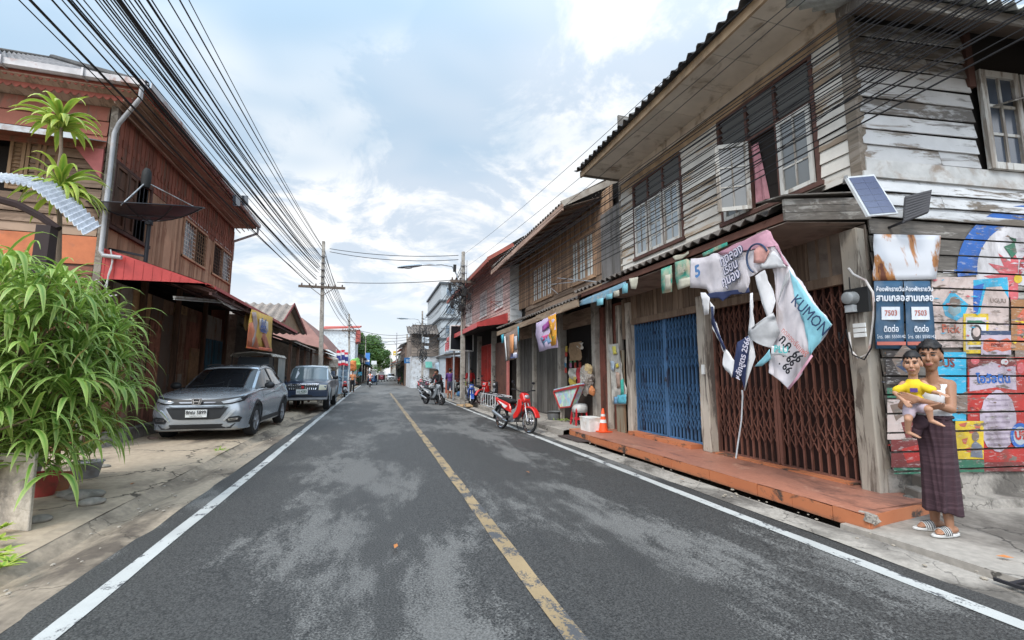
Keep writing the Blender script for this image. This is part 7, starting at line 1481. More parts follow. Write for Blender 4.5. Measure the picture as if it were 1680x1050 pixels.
def make_bike(name, label, main, second, seatm=BLACK, cat='motorcycle', r=.285, scooter=False, side=None, rimc=None, cowl=None):
    root = empty(name, (0,0,0), label, cat); side = side or main; rimc = rimc or CHROME; cowl = cowl or main; wb = .62
    if scooter: mwheel(root, wb, r, .10, 'front_wheel', rimc, 6, .075); mwheel(root, -wb, r, .10, 'rear_wheel', rimc, 6, .075)
    else: mwheel(root, wb, r, .07, 'front_wheel', rimc); mwheel(root, -wb, r, .08, 'rear_wheel', rimc)
    H = Vector((wb-.27,0,.92)); m = MB()
    for s_ in (-1,1): m.cyl((wb,s_*.065,r),(wb-.13,s_*.055,r+.33),.022,10,.018); m.cyl((wb-.13,s_*.055,r+.33),(wb-.23,s_*.03,.84),.015,8)
    m.build('fork', plain('fork_silver', (.42,.42,.43), .35, .7), root)
    m = MB(); arc_ = [(wb+(r+.035)*cos(R(a)), r+(r+.035)*sin(R(a))) for a in range(18,150,11)]; arc2 = [(wb+(r+.075)*cos(R(a)), r+(r+.075)*sin(R(a))) for a in range(150,17,-11)]
    m.prism(arc_+[(wb-.30,.62),(wb-.20,.72)]+arc2[2:], .13 if not scooter else .15, .03); m.build('front_fender', main, root, bevel=.008)
    m = MB(); m.prism([(.30,.98),(.42,.93),(.50,.78),(.44,.70),(.30,.78),(.24,.90)], .20, .25); m.build('steering_cowl', cowl, root, bevel=.01)
    m = MB(); m.ell((.455,0,.86), (.05,.075,.055), 14, 8); m.build('headlight', HLG, root, smooth=True)
    m = MB(); m.tube([(.30,-.34,1.03),(.33,-.22,1.02),(.34,-.08,.97),(.34,.08,.97),(.33,.22,1.02),(.30,.34,1.03)], .011, 8); hb = m.build('handlebar', DKMETAL, root)
    m = MB()
    for s_ in (-1,1): m.cyl((.31,s_*.24,1.025),(.295,s_*.36,1.03),.018,10)
    m.build('grips', BLACK, hb)
    for s_ in (-1,1):
        m = MB(); m.tube([(.32,s_*.22,1.02),(.30,s_*.27,1.12),(.28,s_*.30,1.18)], .006, 5); m.ell((.28,s_*.31,1.21), (.012,.055,.035), 12, 6); m.build('mirror', DKMETAL, root, smooth=True)
    # leg shield and tunnel
    for s_ in (-1,1):
        m = MB(); m.prism([(.40,.80),(.44,.66),(.40,.50),(.28,.36),(.12,.30),(.10,.40),(.22,.52),(.28,.66),(.30,.80)], .035, .08, 'Y', s_*.13); m.build('leg_shield', main, root, bevel=.008)
    m = MB(); m.prism([(.36,.78),(.38,.66),(.30,.50),(.12,.38),(-.06,.36),(-.10,.50),(.08,.56),(.22,.72),(.28,.84)], .19, .15); m.build('centre_tunnel', second, root, bevel=.012)
    m = MB(); m.prism([(-.12,.68),(-.05,.72),(-.15,.78),(-.40,.80),(-.72,.83),(-.76,.80),(-.70,.76),(-.40,.72),(-.15,.66)], .22, .12); m.build('seat', seatm, root, bevel=.015, seg=2)
    for s_ in (-1,1):
        m = MB(); m.prism([(-.14,.66),(-.40,.72),(-.72,.78),(-.84,.80),(-.80,.72),(-.60,.62),(-.36,.52),(-.20,.48),(-.06,.44),(-.06,.55)], .05, .1, 'Y', s_*.10); pc = m.build('side_panel', side, root, bevel=.01)
        m = MB(); m.prism([(-.20,.60),(-.50,.68),(-.66,.72),(-.52,.64),(-.30,.54)], .012, 0, 'Y', s_*.128); m.build('side_stripe', plain('bike_stripe_white', (.6,.6,.6), .4), pc)
    m = MB(); m.prism([(-.14,.64),(-.40,.70),(-.74,.76),(-.60,.60),(-.3,.46),(-.10,.44)], .15); m.build('inner_frame', CBLK, root)
    m = MB(); m.lathe([(0,-.11),(.07,-.10),(.085,0),(.07,.10),(0,.11)], (-.02,0,.32), 16, 'Y'); m.cyl((.0,0,.34),(.20,0,.40),.055,14); m.box(-.16,.06,-.09,.09,.22,.36)
    for k in range(6): m.cyl((.06+k*.022,0,.36+k*.007),(.066+k*.022,0,.362+k*.007),.075,14)
    m.build('engine', plain('engine_grey', (.20,.20,.21), .5, .6), root, auto=40)
    if not scooter:
        m = MB(); m.tube([(.14,-.09,.33),(.10,-.13,.24),(-.05,-.15,.22),(-.30,-.15,.25),(-.42,-.15,.28)], .018, 8); m.build('exhaust_pipe', CHROME, root, auto=40)
    m = MB(); m.tube([(-.34,-.155,.28),(-.42,-.155,.30),(-.80,-.16,.42),(-.86,-.16,.44)], [.028,.045,.048,.028], 12); m.build('exhaust', plain('muffler', (.40,.40,.41), .3, .8), root, auto=40)
    m = MB(); m.beam((-.12,.08,.34),(-.62,.10,r),.03,.05); m.beam((-.12,-.08,.34),(-.62,-.10,r),.03,.05); m.cyl((-.60,.12,r+.03),(-.48,.14,.64),.022,10); m.cyl((-.60,-.12,r+.03),(-.48,-.14,.64),.022,10); m.build('swingarm', DKMETAL, root)
    m = MB(); a_ = [(-wb+(r+.04)*cos(R(a)), r+(r+.04)*sin(R(a))) for a in range(60,190,12)]; b_ = [(-wb+(r+.055)*cos(R(a)), r+(r+.055)*sin(R(a))) for a in range(189,59,-12)]; m.prism(a_+b_, .12); m.slab([(-.90,-.05,.56),(-.90,.05,.56),(-1.0,.05,.34),(-1.0,-.05,.34)], (.006,0,0)); m.build('rear_fender', CBLK, root)
    m = MB(); m.prism([(-.80,.80),(-.86,.80),(-.84,.70),(-.76,.70)], .14); m.build('tail_light', REDL, root, bevel=.01)
    m = MB(); m.slab([(-.925,-.085,.46),(-.925,.085,.46),(-.885,.085,.60),(-.885,-.085,.60)], (-.004,0,0)); m.build('number_plate', PLATE, root)
    m = MB(); m.tube([(-.66,.09,.80),(-.86,.085,.87),(-.90,0,.88),(-.86,-.085,.87),(-.66,-.09,.80)], .012, 8); m.build('grab_rail', plain('rail_grey', (.15,.15,.16), .5, .5), root)
    m = MB(); m.cyl((-.02,-.2,.24),(-.02,.2,.24),.011,8); m.cyl((.0,-.24,.24),(.0,-.15,.24),.018,8); m.cyl((.0,.24,.24),(.0,.15,.24),.018,8); m.tube([(-.10,.10,.26),(-.14,.20,.04),(-.17,.25,.012)], .011, 6); m.build('stand_and_pegs', DKMETAL, root)
    if scooter: m = MB(); m.box(-.02,.30,-.17,.17,.27,.33); m.build('floorboard', CBLK, root, bevel=.01)
    return root
REDP = carpaint('bike_red', (.55,.022,.018), .0, .28); GREYPL = plain('bike_grey_plastic', (.20,.215,.21), .5, var=.1); 
bike = make_bike('motorcycle', 'red and grey motorcycle parked on the white kerbside line', REDP, GREYPL)
m = MB(); m.tube([(.45,-.14,.42),(.47,-.13,.58)], .02, 6)
ctr = (G(820,703)+G(868,712))/2; d = G(868,712)-G(820,703); ang = math.atan2(d.y, d.x)
bike.location = (ctr.x+.02, ctr.y, .005); bike.rotation_euler = (R(-4), 0, ang)
def bcopy(src, px, py, deg, label, cols, scooter=True, z=0.0, grp=None, Y=None):
    p = G(px, py, z); c = dup(src, (p.x, p.y, z), R(deg), label, grp); recolor(c, cols); return c
BLUEP = carpaint('scooter_blue', (.02,.07,.30), .2, .3); scb = make_bike('scooter', 'blue scooter parked nose out beside the tangled utility pole', BLUEP, CBLK, scooter=True, r=.25, rimc=DKMETAL)
p = G(776,668); scb.location = (p.x, p.y+.5, .02); scb.rotation_euler = (0,0,R(-97))
WS = plain('scooter_white', (.55,.56,.57), .35); GS = plain('scooter_grey', (.25,.27,.29), .35, .3); MS = plain('scooter_maroon', (.16,.03,.06), .35); BK = plain('scooter_black', (.025,.025,.028), .3); BG = plain('scooter_beige', (.42,.36,.28), .4); PKS = plain('scooter_pink', (.50,.12,.20), .4)
bcopy(scb, 711, 664, -62, 'grey and white scooter the man in black leans over', {BLUEP: GS})
bcopy(scb, 703, 655, -70, 'white scooter in the row just behind the man in black', {BLUEP: WS})
bcopy(scb, 697, 650, -75, 'maroon scooter at the far end of the row by the kerb', {BLUEP: MS})
bcopy(scb, 791, 661, -60, 'beige scooter behind the white metal rack', {BLUEP: BG}, z=.13)
bcopy(scb, 826, 664, -165, 'black scooter with bright mirrors in front of the brown roller shutter', {BLUEP: BK}, z=.13)
bcopy(bike, 565, 651, 95, 'red scooter parked with its back to the road by the left poles', {})
bcopy(scb, 655, 630, -80, 'red scooter parked at the foot of the slim lamp pole', {BLUEP: REDP})
bcopy(scb, 748, 650, -120, 'white and red scooter beside the woman in purple', {BLUEP: WS}, z=.1)
bcopy(scb, 694, 644, -80, 'dark grey scooter second from the far end of the kerb row', {BLUEP: BK})
bcopy(scb, 689, 641, -85, 'red scooter at the very far end of the kerb row', {BLUEP: REDP})
bcopy(bike, 806, 662, -150, 'red motorcycle half hidden behind the white metal rack', {}, z=.13)
bcopy(scb, 757, 648, -110, 'maroon scooter standing behind the tangled pole', {BLUEP: MS}, z=.1)
rid = bcopy(scb, 607, 635.5, 90, 'dark scooter ridden away down the left lane', {BLUEP: BK})
rid2 = bcopy(scb, 622, 622, -90, 'red scooter ridden towards the camera far down the street', {BLUEP: REDP})
# ================================================================ plants
LEAF1 = leafm('long_leaf_green', (.05,.20,.018), (.28,.48,.06), (.56,.62,.20)); LEAF2 = leafm('broad_leaf_green', (.12,.32,.03), (.40,.52,.06), (.66,.60,.14)); STEMM = plain('plant_stem', (.16,.12,.07), .8); LEAFD = leafm('dark_leaf_green', (.02,.09,.012), (.06,.16,.03))
def leaf(m, tips, base, az, el, ln, wd, droop, nseg=7, fold=.25, twist=0.0):
    d = Vector((cos(az)*cos(el), sin(az)*cos(el), sin(el))); p = Vector(base); side = Vector((-sin(az), cos(az), 0)); b = len(m.v); st = ln/nseg
    for i in range(nseg+1):
        t = i/nseg; w_ = wd*(.35+.65*min(1, t*5))*(1-max(0,(t-.45)/.55)**1.6)+.0015; s_ = side; up = side.cross(d).normalized()
        m.v += [p-s_*w_/2+up*w_*fold*.5, Vector(p), p+s_*w_/2+up*w_*fold*.5]; e = max(0, (t-.5)*1.6); tips += [max(.55, e), e*.4, max(.55, e)] if wd > .03 else [.35+e*.4, e*.3, .35+e*.4]
        p = p+d*st; d = (d+Vector((0,0,-droop*st*(1+t*2.2)))).normalized()
    for i in range(nseg):
        a = b+3*i; m.f += [(a,a+1,a+4,a+3),(a+1,a+2,a+5,a+4)]; m.mi += [m.cur]*2
def foliage(m, tips, name, mat, parent):
    o = m.build(name, mat, parent, smooth=True); at = o.data.attributes.new('tip', 'FLOAT', 'POINT')
    if len(tips) == len(o.data.vertices): at.data.foreach_set('value', [float(t) for t in tips])
    return o
rr = random.Random(77)
def inpoly(x, y, P):
    c = False
    for i in range(len(P)):
        (x1,y1),(x2,y2) = P[i], P[i-1]
        if (y1 > y) != (y2 > y) and x < (x2-x1)*(y-y1)/(y2-y1)+x1: c = not c
    return c
bushes = [
 ('tall bushy plant with long drooping leaves at the left picture edge', [(-70,430),(0,405),(40,420),(60,520),(70,640),(64,752),(-70,755)], 84, (5.0,6.4), (-3.95,5.25)),
 ('dense bush of arching narrow leaves behind the leaning concrete slab', [(40,440),(100,440),(140,470),(150,560),(152,690),(125,752),(50,757),(45,600)], 84, (5.2,6.9), (-3.75,5.95)),
 ('outer bush of arching yellow green leaves nearest the silver car', [(135,480),(170,490),(200,520),(210,600),(205,660),(180,700),(140,735),(125,600)], 66, (6.2,7.6), (-4.15,7.1))]
for lab, poly, ns, (ya, yb_), base in bushes:
    rt = empty('leafy_bush', (base[0], base[1], .06), lab, 'bush'); m = MB(); tips = []; stm = MB(); k = 0; xs_ = [p[0] for p in poly]; ys__ = [p[1] for p in poly]
    while k < ns:
        x, y = rr.uniform(min(xs_), max(xs_)), rr.uniform(min(ys__), max(ys__))
        if not inpoly(x, y, poly): continue
        Y = rr.uniform(ya, yb_); P = PY(x, y+12, Y); k += 1
        if P.z < .25: P.z = .25
        n = rr.randint(9, 14); a0 = rr.uniform(0, 2*pi)
        for j in range(n): leaf(m, tips, P+Vector((0,0,rr.uniform(-.10,.06))), a0+j*2.4+rr.uniform(-.3,.3), rr.uniform(.1,1.25), rr.uniform(.30,.64), rr.choice((.024,.032,.040,.048,.056)), rr.uniform(1.8,4.4), 7)
        if k % 3 == 0: q = Vector((base[0]+rr.uniform(-.15,.15), base[1]+rr.uniform(-.15,.15), .3)); stm.tube([q, q.lerp(P,.5)+Vector((0,0,.15)), P], [.016,.012,.008], 6)
    foliage(m, tips, 'foliage', LEAF1, rt); stm.build('stems', STEMM, rt); m = MB(); tips = []
    for k in range(70):                                         # withered leaves among the green
        x, y = rr.uniform(min(xs_), max(xs_)), rr.uniform(min(ys__), max(ys__))
        if inpoly(x, y, poly): leaf(m, tips, PY(x, y, rr.uniform(ya, yb_)), rr.uniform(0,6.3), rr.uniform(-.9,.5), rr.uniform(.2,.42), rr.choice((.014,.022,.03)), rr.uniform(2,5), 6)
    foliage(m, tips, 'withered_leaves', leafm('withered_leaf', (.20,.12,.04), (.48,.36,.08)), rt)
# dracaena with two high rosettes
dr = empty('dracaena', (-4.35, 7.3, .08), 'tall dracaena with bright yellow green rosettes in front of the porch', 'plant')
m = MB(); tips = []; YD = 7.3
for cx, cy, n, L_ in ((101,176,36,.60),(100,286,44,.68),(112,462,14,.5),(20,470,8,.4)):
    c = PY(cx, cy+14, YD)
    for j in range(n): leaf(m, tips, c+Vector((0,0,-.22*(j/n))), j*2.39996+rr.uniform(-.2,.2), rr.uniform(.25,.75) if j > n*.3 else rr.uniform(.8,1.35), L_*rr.uniform(.75,1.05), rr.uniform(.06,.085), rr.uniform(1.8,3.4), 9, .5)
foliage(m, tips, 'foliage', LEAF2, dr)
m = MB(); m.tube([Vector((-4.35,YD,.1)), PY(98,560,YD), PY(96,440,YD), PY(98,360,YD), PY(93,300,YD), PY(100,250,YD), PY(101,190,YD)], [.04,.035,.03,.027,.025,.02,.018], 8); m.tube([Vector((-4.38,YD,.1)), PY(84,500,YD), PY(90,430,YD), PY(88,400,YD)], [.03,.025,.022,.02], 8); m.build('stem', plain('dracaena_stem', (.22,.16,.12), .85), dr)
# low weed, bottom left
wd = empty('weed', (-2.62, 4.15, .03), 'small leafy weed at the bottom left corner of the pavement', 'weed'); m = MB(); tips = []
for cx, cy in ((2,865),(-4,885),(6,905),(12,925),(0,935),(-8,915)):
    c = G(cx, cy+20, .02)+Vector((0,0,.0)); c.z = G(cx,cy+20).z+.12
    for j in range(9): leaf(m, tips, c, j*2.4, rr.uniform(-.1,.7), rr.uniform(.07,.13), .035, 2.5, 5)
m.tube([(-2.62,4.15,.03),(-2.66,4.2,.16)], .004, 4); tips += [0]*(len(m.v)-len(tips)); foliage(m, tips, 'foliage', LEAF2, wd)
# pots, slab, stones under the bush
def lathe_thing(name, prof, c, mat, label, cat, n=24, extra=None, tilt=None):
    m = MB()
    if tilt: m.M = Matrix.Translation(c) @ Matrix.Rotation(tilt, 4, 'X'); c = (0,0,0)
    m.lathe(prof, c, n, 'Z', True); o = m.build(name, mat, auto=40); tag(o, label, cat); return o
def pot(c, r, h, mat, label): return lathe_thing('plant_pot', [(r*.7,0),(r*.75,.01),(r,h*.93),(r*1.08,h*.94),(r*1.08,h),(r*.95,h),(r*.9,h*.88),(0,h*.86)], c, mat, label, 'pot')
def g3(x, y, z=.05): p = G(x, y, z); return (p.x, p.y, z)
pot(g3(66,815), .15, .26, plain('red_pot', (.36,.06,.05), .6, dirt=(.2,.06,.04), da=.1), 'red plastic plant pot under the bush beside the leaning slab')
pot(g3(95,805), .12, .20, plain('terracotta', (.40,.17,.09), .8, dirt=(.2,.12,.09), da=.1), 'small terracotta pot to the right of the red pot')
pot(g3(140,785), .17, .22, plain('grey_pot', (.26,.26,.27), .7, dirt=(.15,.14,.13), da=.1), 'grey plant pot under the drooping leaves')
pot(g3(30,800), .2, .33, plain('grey_pot', (.26,.26,.27), .7), 'grey pot hidden behind the leaning slab')
cs_ = [g3(-8,868), g3(45,873), ]; a = PY(-6,745,G(-8,868,.05).y+.1); b_ = PY(58,742,G(45,873,.05).y+.12)
m = MB(); m.slab([Vector(cs_[0]), Vector(cs_[1]), b_, a], (.0,.05,.0)); tag(m.build('concrete_slab', m_conc('slab_concrete', (.44,.38,.31), (.17,.145,.12), 0, 2.5, .6, (3,3,0)), bevel=.008), 'stained grey concrete slab leaning upright under the bush', 'slab')
STONE = plain('grey_stone', (.30,.27,.23), .9, dirt=(.12,.11,.09), da=.15, bump=.3)
for k, (x, y, r0, lab) in enumerate(((140,818,.16,'flat pale stone in front of the pots'),(148,828,.12,'rounded stone nearest the road beside the pots'),(120,815,.14,'dark flat stone behind the pale one'),(60,857,.12,'thin broken stone beside the foot of the slab'),(168,768,.10,'small stone under the bush tips'))):
    c = Vector(g3(x, y, .05)); m = MB(); m.ell(c+Vector((0,0,r0*.22)), (r0,r0*.8,r0*.33), 14, 9); 
    for i, v in enumerate(m.v): m.v[i] = v+(v-c)*.3*noise.noise(v*6)
    tag(m.build('stone', STONE, smooth=True), lab, 'stone')
m = MB(); m.cb(Vector(g3(247,700,.06))+Vector((0,0,.13)), (.20,.03,.26), .3, -.25, .2); tag(m.build('tile', plain('white_tile', (.52,.50,.48), .5)), 'pale tile leaning against the ledge beside the silver car', 'tile')
for k, (x, y, lab) in enumerate(((262,712,'broken brick by the front wheel of the silver car'),(238,713,'broken brick lying left of the pale tile'),(250,722,'flat rubble piece in front of the pale tile'))): m = MB(); m.cb(Vector(g3(x,y,.06))+Vector((0,0,.03)), (.22,.13,.07), k*1.1, .1); tag(m.build('brick', plain('dark_brick', (.17,.12,.10), .9, bump=.3), bevel=.01), lab, 'brick')
# potted green stuff by the stall on the left, plants on the right
def shrub(name, c, w_, h, n, label, mat=LEAFD, cat='plant', potm=None, ln=.22):
    rt = empty(name, c, label, cat); m = MB(); tips = []; c = Vector(c)
    for j in range(n):
        t = rr.random(); p = c+Vector((rr.gauss(0,w_*.35), rr.gauss(0,w_*.35), .25+t*h)); leaf(m, tips, p, rr.uniform(0,6.28), rr.uniform(-.2,1.1), ln*rr.uniform(.6,1.3), ln*.28, 3, 3)
    foliage(m, tips, 'foliage', mat, rt)
    if potm: q = MB(); q.lathe([(.14,0),(.2,.3),(.22,.3),(.0,.28)], c, 14); q.build('pot', potm, rt)
    return rt
TERR = MATS['terracotta']
shrub('potted_plant', (-2.75, 25.9, .06), .55, 1.3, 260, 'yellow green potted plant behind the blue pickup', LEAF2, potm=TERR); shrub('potted_plant', (-2.9, 27.5, .06), .6, 1.6, 260, 'dark green potted shrub near the blue stall', LEAFD, potm=TERR)
shrub('potted_plant', (-2.6,66,.05), .8, 1.2, 160, 'green shrub on the left kerb near the teal sign board', LEAFD, potm=TERR, ln=.3); shrub('potted_plant', (-2.9,60,1.9), .7, .8, 120, 'green hanging plant on the dark left shop', LEAF2, ln=.3)
shrub('potted_plant', tuple(PY(661,632,60)[:2])+(.05,), .7, 1.5, 200, 'green bush at the foot of the short thick pole', LEAFD, potm=TERR, ln=.3)
shrub('weed', (4.22, 9.95, .1), .25, .0, 40, 'small weeds in the kerb by the end of the orange step', LEAF2, 'weed', ln=.07); shrub('weed', (-2.55, 9.2, -.15), .2, .0, 30, 'tuft of weeds in the left gutter beside the silver car', LEAF2, 'weed', ln=.07)
# big trees closing the left side
def tree(loc, h, rx, n, label, seed):
    rt = empty('broad_tree', loc, label, 'tree', 'green trees at the far end of the street'); r2 = random.Random(seed); L_ = Vector(loc); m = MB()
    m.tube([L_, L_+Vector((.1,0,h*.25)), L_+Vector((-.1,.1,h*.55))], [.4,.3,.18], 8)
    lobes = []
    for k in range(11):
        a = r2.uniform(0,6.28); q = L_+Vector((cos(a)*rx*r2.uniform(.2,.75), sin(a)*rx*r2.uniform(.2,.75), h*r2.uniform(.32,.86))); lobes.append((q, rx*r2.uniform(.3,.5))); m.tube([L_+Vector((0,0,h*.35)), q], [.14,.05], 5)
    m.build('trunk', STEMM, rt); m = MB()
    for i in range(n):
        q, r0 = r2.choice(lobes); d = Vector((r2.gauss(0,1), r2.gauss(0,1), r2.gauss(0,1))).normalized()*r0*r2.uniform(.55,1.05); d.z *= .8; p = q+d; s_ = r2.uniform(.18,.38)*(h/14); a = Vector((r2.gauss(0,1), r2.gauss(0,1), r2.gauss(0,.6))).normalized()*s_; b_ = a.orthogonal().normalized()*s_*.6; m.add([p-a, p+b_, p+a, p-b_], [(0,1,2,3)])
    m.build('crown', leafm('tree_leaf', (.045,.11,.022), (.13,.22,.05)), rt)
pt = PY(592,625,135); tree((pt.x-1, 135, 0), 14.5, 6.5, 9000, 'large dense green tree on the left at the far end of the street', 1)
pt = PY(608,625,150); tree((pt.x, 150, 0), 14, 5.6, 9000, 'rounded green tree beside the large one, nearest the open sky', 2)
pt = PY(560,620,140); tree((pt.x-3, 140, 0), 13, 6.5, 6000, 'green tree half hidden behind the left roofs', 3)
pt = PY(624,622,190); tree((pt.x, 190, 0), 9, 5, 3500, 'low hazy tree farthest away beside the rounded one', 4)
# ================================================================ people
def capsule(m, a, b, ra, rb, n=12):
    a, b = Vector(a), Vector(b); d = b-a; L_ = d.length
    if L_ < 1e-5: m.ell(a, (ra,ra,ra), n, 8); return
    u = d.normalized(); x = u.orthogonal().normalized(); y = u.cross(x); rings = []
    for t in (-1,-.8,-.45,0): rings.append((a+u*ra*t*1.0, ra*math.sqrt(max(0.0004, 1-t*t))))
    for t in (.0,.45,.8,1): rings.append((b+u*rb*t, rb*math.sqrt(max(0.0004, 1-t*t))))
    m.loft([[c+(x*cos(2*pi*k/n)+y*sin(2*pi*k/n))*r_ for k in range(n)] for c, r_ in rings])
def blob(parts, voxel, name, mats, parent, paint=None, smooth=3, cut=None, grow=0.0, noise_=0.0):
    """parts: ('c', a, b, ra, rb) tapered limbs, ('e', c, (rx,ry,rz)[, rot]); fused into one skin"""
    m = MB()
    for p in parts:
        if p[0] == 'c': capsule(m, p[1], p[2], p[3]+grow, p[4]+grow)
        else: m.ell(p[1], tuple(q+grow for q in p[2]), 14, 10, p[3] if len(p) > 3 else None)
    o = m.build(name, mats[0], parent); 
    for x in mats[1:]: o.data.materials.append(x)
    md = o.modifiers.new('r','REMESH'); md.mode = 'VOXEL'; md.voxel_size = voxel
    s_ = o.modifiers.new('s','SMOOTH'); s_.factor = .5; s_.iterations = smooth
    evalmesh(o)
    me = o.data
    while len(me.materials) < len(mats): me.materials.append(mats[len(me.materials)])
    if cut:
        bm = bmesh.new(); bm.from_mesh(me); W = wm(parent); bmesh.ops.delete(bm, geom=[f for f in bm.faces if cut(W @ f.calc_center_median())], context='FACES'); bm.to_mesh(me); bm.free()
    if noise_:
        for v in me.vertices: v.co += v.normal*noise_*noise.noise(v.co*9)
    W = wm(parent)
    for p in me.polygons:
        p.use_smooth = True; p.material_index = 0
        if paint: p.material_index = paint(W @ p.center)
    return o
def skinm(name, c):
    if name in MATS: return MATS[name]
    s = NB(name); s.fin(s.mix(s.ramp(s.noise(9, 4), .3, .7), tuple(x*.88 for x in c), c), .5, 0, .35); s.b.inputs['Subsurface Weight'].default_value = .12; s.b.inputs['Subsurface Radius'].default_value = (.012,.004,.002); MATS[name] = s.m; return s.m
SK1 = skinm('skin_tan', (.30,.150,.088)); SK2 = skinm('skin_child', (.40,.215,.135)); HAIR = plain('black_hair', (.012,.010,.010), .5, bump=.4, sc=12); EYEW = plain('eye_white', (.6,.58,.55), .3); LIP = plain('lip', (.30,.11,.09), .5)
def head_parts(c, s_, fwd, tilt=0.0, zs=1.13):
    """skull, jaw, brow, nose, lips, ears round centre c; s_ = face height / .2; fwd = unit facing"""
    f = Vector(fwd).normalized(); r_ = f.cross(Vector((0,0,1))).normalized(); u = r_.cross(f); c = Vector(c)
    M3 = Matrix((r_, f, u)).transposed()
    def T(x, y, z): return c+M3 @ Vector((x*s_*.96, y*s_, z*s_*zs))
    def sz(a, b, d): return (a*s_*.96, b*s_, d*s_*zs)
    P = [('e', T(0,-.012,.03), sz(.075,.090,.088), M3), ('e', T(0,.012,-.035), sz(.060,.068,.070), M3), ('e', T(0,.028,-.082), sz(.036,.038,.028), M3),
         ('c', T(0,.078,.020), T(0,.096,-.022), .008*s_, .014*s_), ('e', T(0,.094,-.026), sz(.018,.011,.009), M3), ('c', T(-.035,.072,.030), T(.035,.072,.030), .012*s_, .012*s_),
         ('c', T(-.020,.079,-.054), T(.020,.079,-.054), .008*s_, .008*s_), ('c', T(-.017,.076,-.064), T(.017,.076,-.064), .008*s_, .008*s_)]
    for k in (-1,1): P += [('e', T(k*.077,-.012,-.005), sz(.010,.018,.030), M3), ('e', T(k*.040,.058,-.020), sz(.026,.024,.030), M3)]
    def spots(p):
        q = M3.transposed() @ (p-c)/s_; x, y, z = q.x/.96, q.y, q.z/zs
        if y > .045:
            if abs(z+.0585) < .0070 and abs(x) < .021: return 3
            if abs(abs(x)-.032) < .0075 and abs(z-.006) < .0055: return 1
            if abs(abs(x)-.032) < .013 and abs(z-.006) < .0030: return 1
            if abs(abs(x)-.032) < .016 and abs(z-.0125) < .003: return 1
            if abs(abs(x)-.034) < .020 and abs(z-.031+abs(abs(x)-.030)*.2) < .0042: return 1
        return 0
    return P, spots, T, M3
def hair_cap(parent, T, M3, s_, name='hair', line=.045, back=-.04, puff=.009, mat=None):
    c = T(0,-.014,.036); m = MB(); rings = []; nu, nv = 40, 22
    for i in range(1, nv):
        t = pi*i/nv; rg = []
        for k in range(nu):
            a = 2*pi*k/nu; d = Vector((sin(t)*cos(a), sin(t)*sin(a), cos(t))); r0 = Vector((.077,.096,.105))*s_; q = Vector((d.x*r0.x, d.y*r0.y, d.z*r0.z)); n_ = noise.noise(d*5)*puff*s_*1.2; rg.append(c+M3 @ (q+d*(puff*s_*.4+n_)))
        rings.append(rg)
    m.loft(rings); o = m.build(name, mat or HAIR, parent); bm = bmesh.new(); bm.from_mesh(o.data); W = wm(parent); Mi = M3.transposed(); dl = []
    for f in bm.faces:
        q = Mi @ (W @ f.calc_center_median()-T(0,0,0))/s_; q.z /= 1.13; lim = line+.006*sin(q.x*160) if q.y > .02 else (line-(.02-q.y)*1.05 if q.y > -.05 else back)
        if q.z < lim: dl.append(f)
    bmesh.ops.delete(bm, geom=dl, context='FACES'); bm.to_mesh(o.data); bm.free()
    for p in o.data.polygons: p.use_smooth = True
    md = o.modifiers.new('t','SOLIDIFY'); md.thickness = .008*s_; md.offset = -1; return o
def hand_parts(w_, d, palm, s_=1.0, curl=.9, thumb=1):
    """five fingers from wrist w_ along d with the palm facing `palm`"""
    d = Vector(d).normalized(); pn = Vector(palm).normalized(); pn = (pn-d*pn.dot(d)).normalized(); sd = d.cross(pn)*thumb; w_ = Vector(w_); P = []
    for k in range(4): o = (k-1.5)*.0205*s_; P.append(('c', w_+d*.01*s_+sd*o*.6, w_+d*.085*s_+sd*o, .0135*s_, .0115*s_))
    for k, L_ in enumerate((.072,.080,.074,.058)):
        o = (1.5-k)*.0225*s_; b = w_+d*.088*s_+sd*o; q = d.copy(); r0 = .0088*s_
        for j, f in enumerate((.42,.33,.25)):
            q = (q*cos(curl*.45)+pn*sin(curl*.45)).normalized() if j else (q*cos(curl*.3)+pn*sin(curl*.3)).normalized(); e = b+q*L_*f*s_; P.append(('c', b, e, r0, r0*.92)); b = e; r0 *= .92
    b = w_+d*.025*s_+sd*.032*s_; q = (d*.75+sd*.6+pn*.25).normalized(); e = b+q*.045*s_; P.append(('c', b, e, .0125*s_, .0105*s_)); q = (d+pn*.5+sd*.1).normalized(); P.append(('c', e, e+q*.035*s_, .0105*s_, .0085*s_)); return P
# ---- the man with the child
MP = Vector((4.74, 2.87, 0)); VV = MP.normalized(); RR = Vector((VV.y, -VV.x, 0)); M0 = MP.dot(VV)
def Q(x, y, d=0.0): r0 = ray(x, y); return EYE+r0*((M0+d)/r0.dot(VV))   # on the upright plane through him that faces the eye
RM = Matrix((RR, VV, Vector((0,0,1)))).transposed()
def lat(p, c): return (p-c).dot(RR)
man = empty('person', (4.85, 2.85, .03), 'man in a white vest and dark sarong holding a small child on his arm', 'person')
hc = Q(1526, 585, .0); fw = (-VV-RR*.18+Vector((0,0,-.03))); HP, HS, HT, HM = head_parts(hc, 1.06, fw)
shL, shR = Q(1558,631,.03), Q(1499,633,.05)                    # viewer's right and left shoulders
elL, wrL = Q(1561,672,-.07), Q(1508,656,-.26); elR, wrR = Q(1481,666,-.06), Q(1512,669,-.24)
hip = Q(1536,712,.02); chest = Q(1530,648,.03)
fL = Q(1560,880,-.02); fR = Q(1536,871,.10); fL.z = fR.z = .115
knL = (hip+RR*.035).lerp(fL-RR*.03, .52); knR = (hip-RR*.045).lerp(fR, .52)
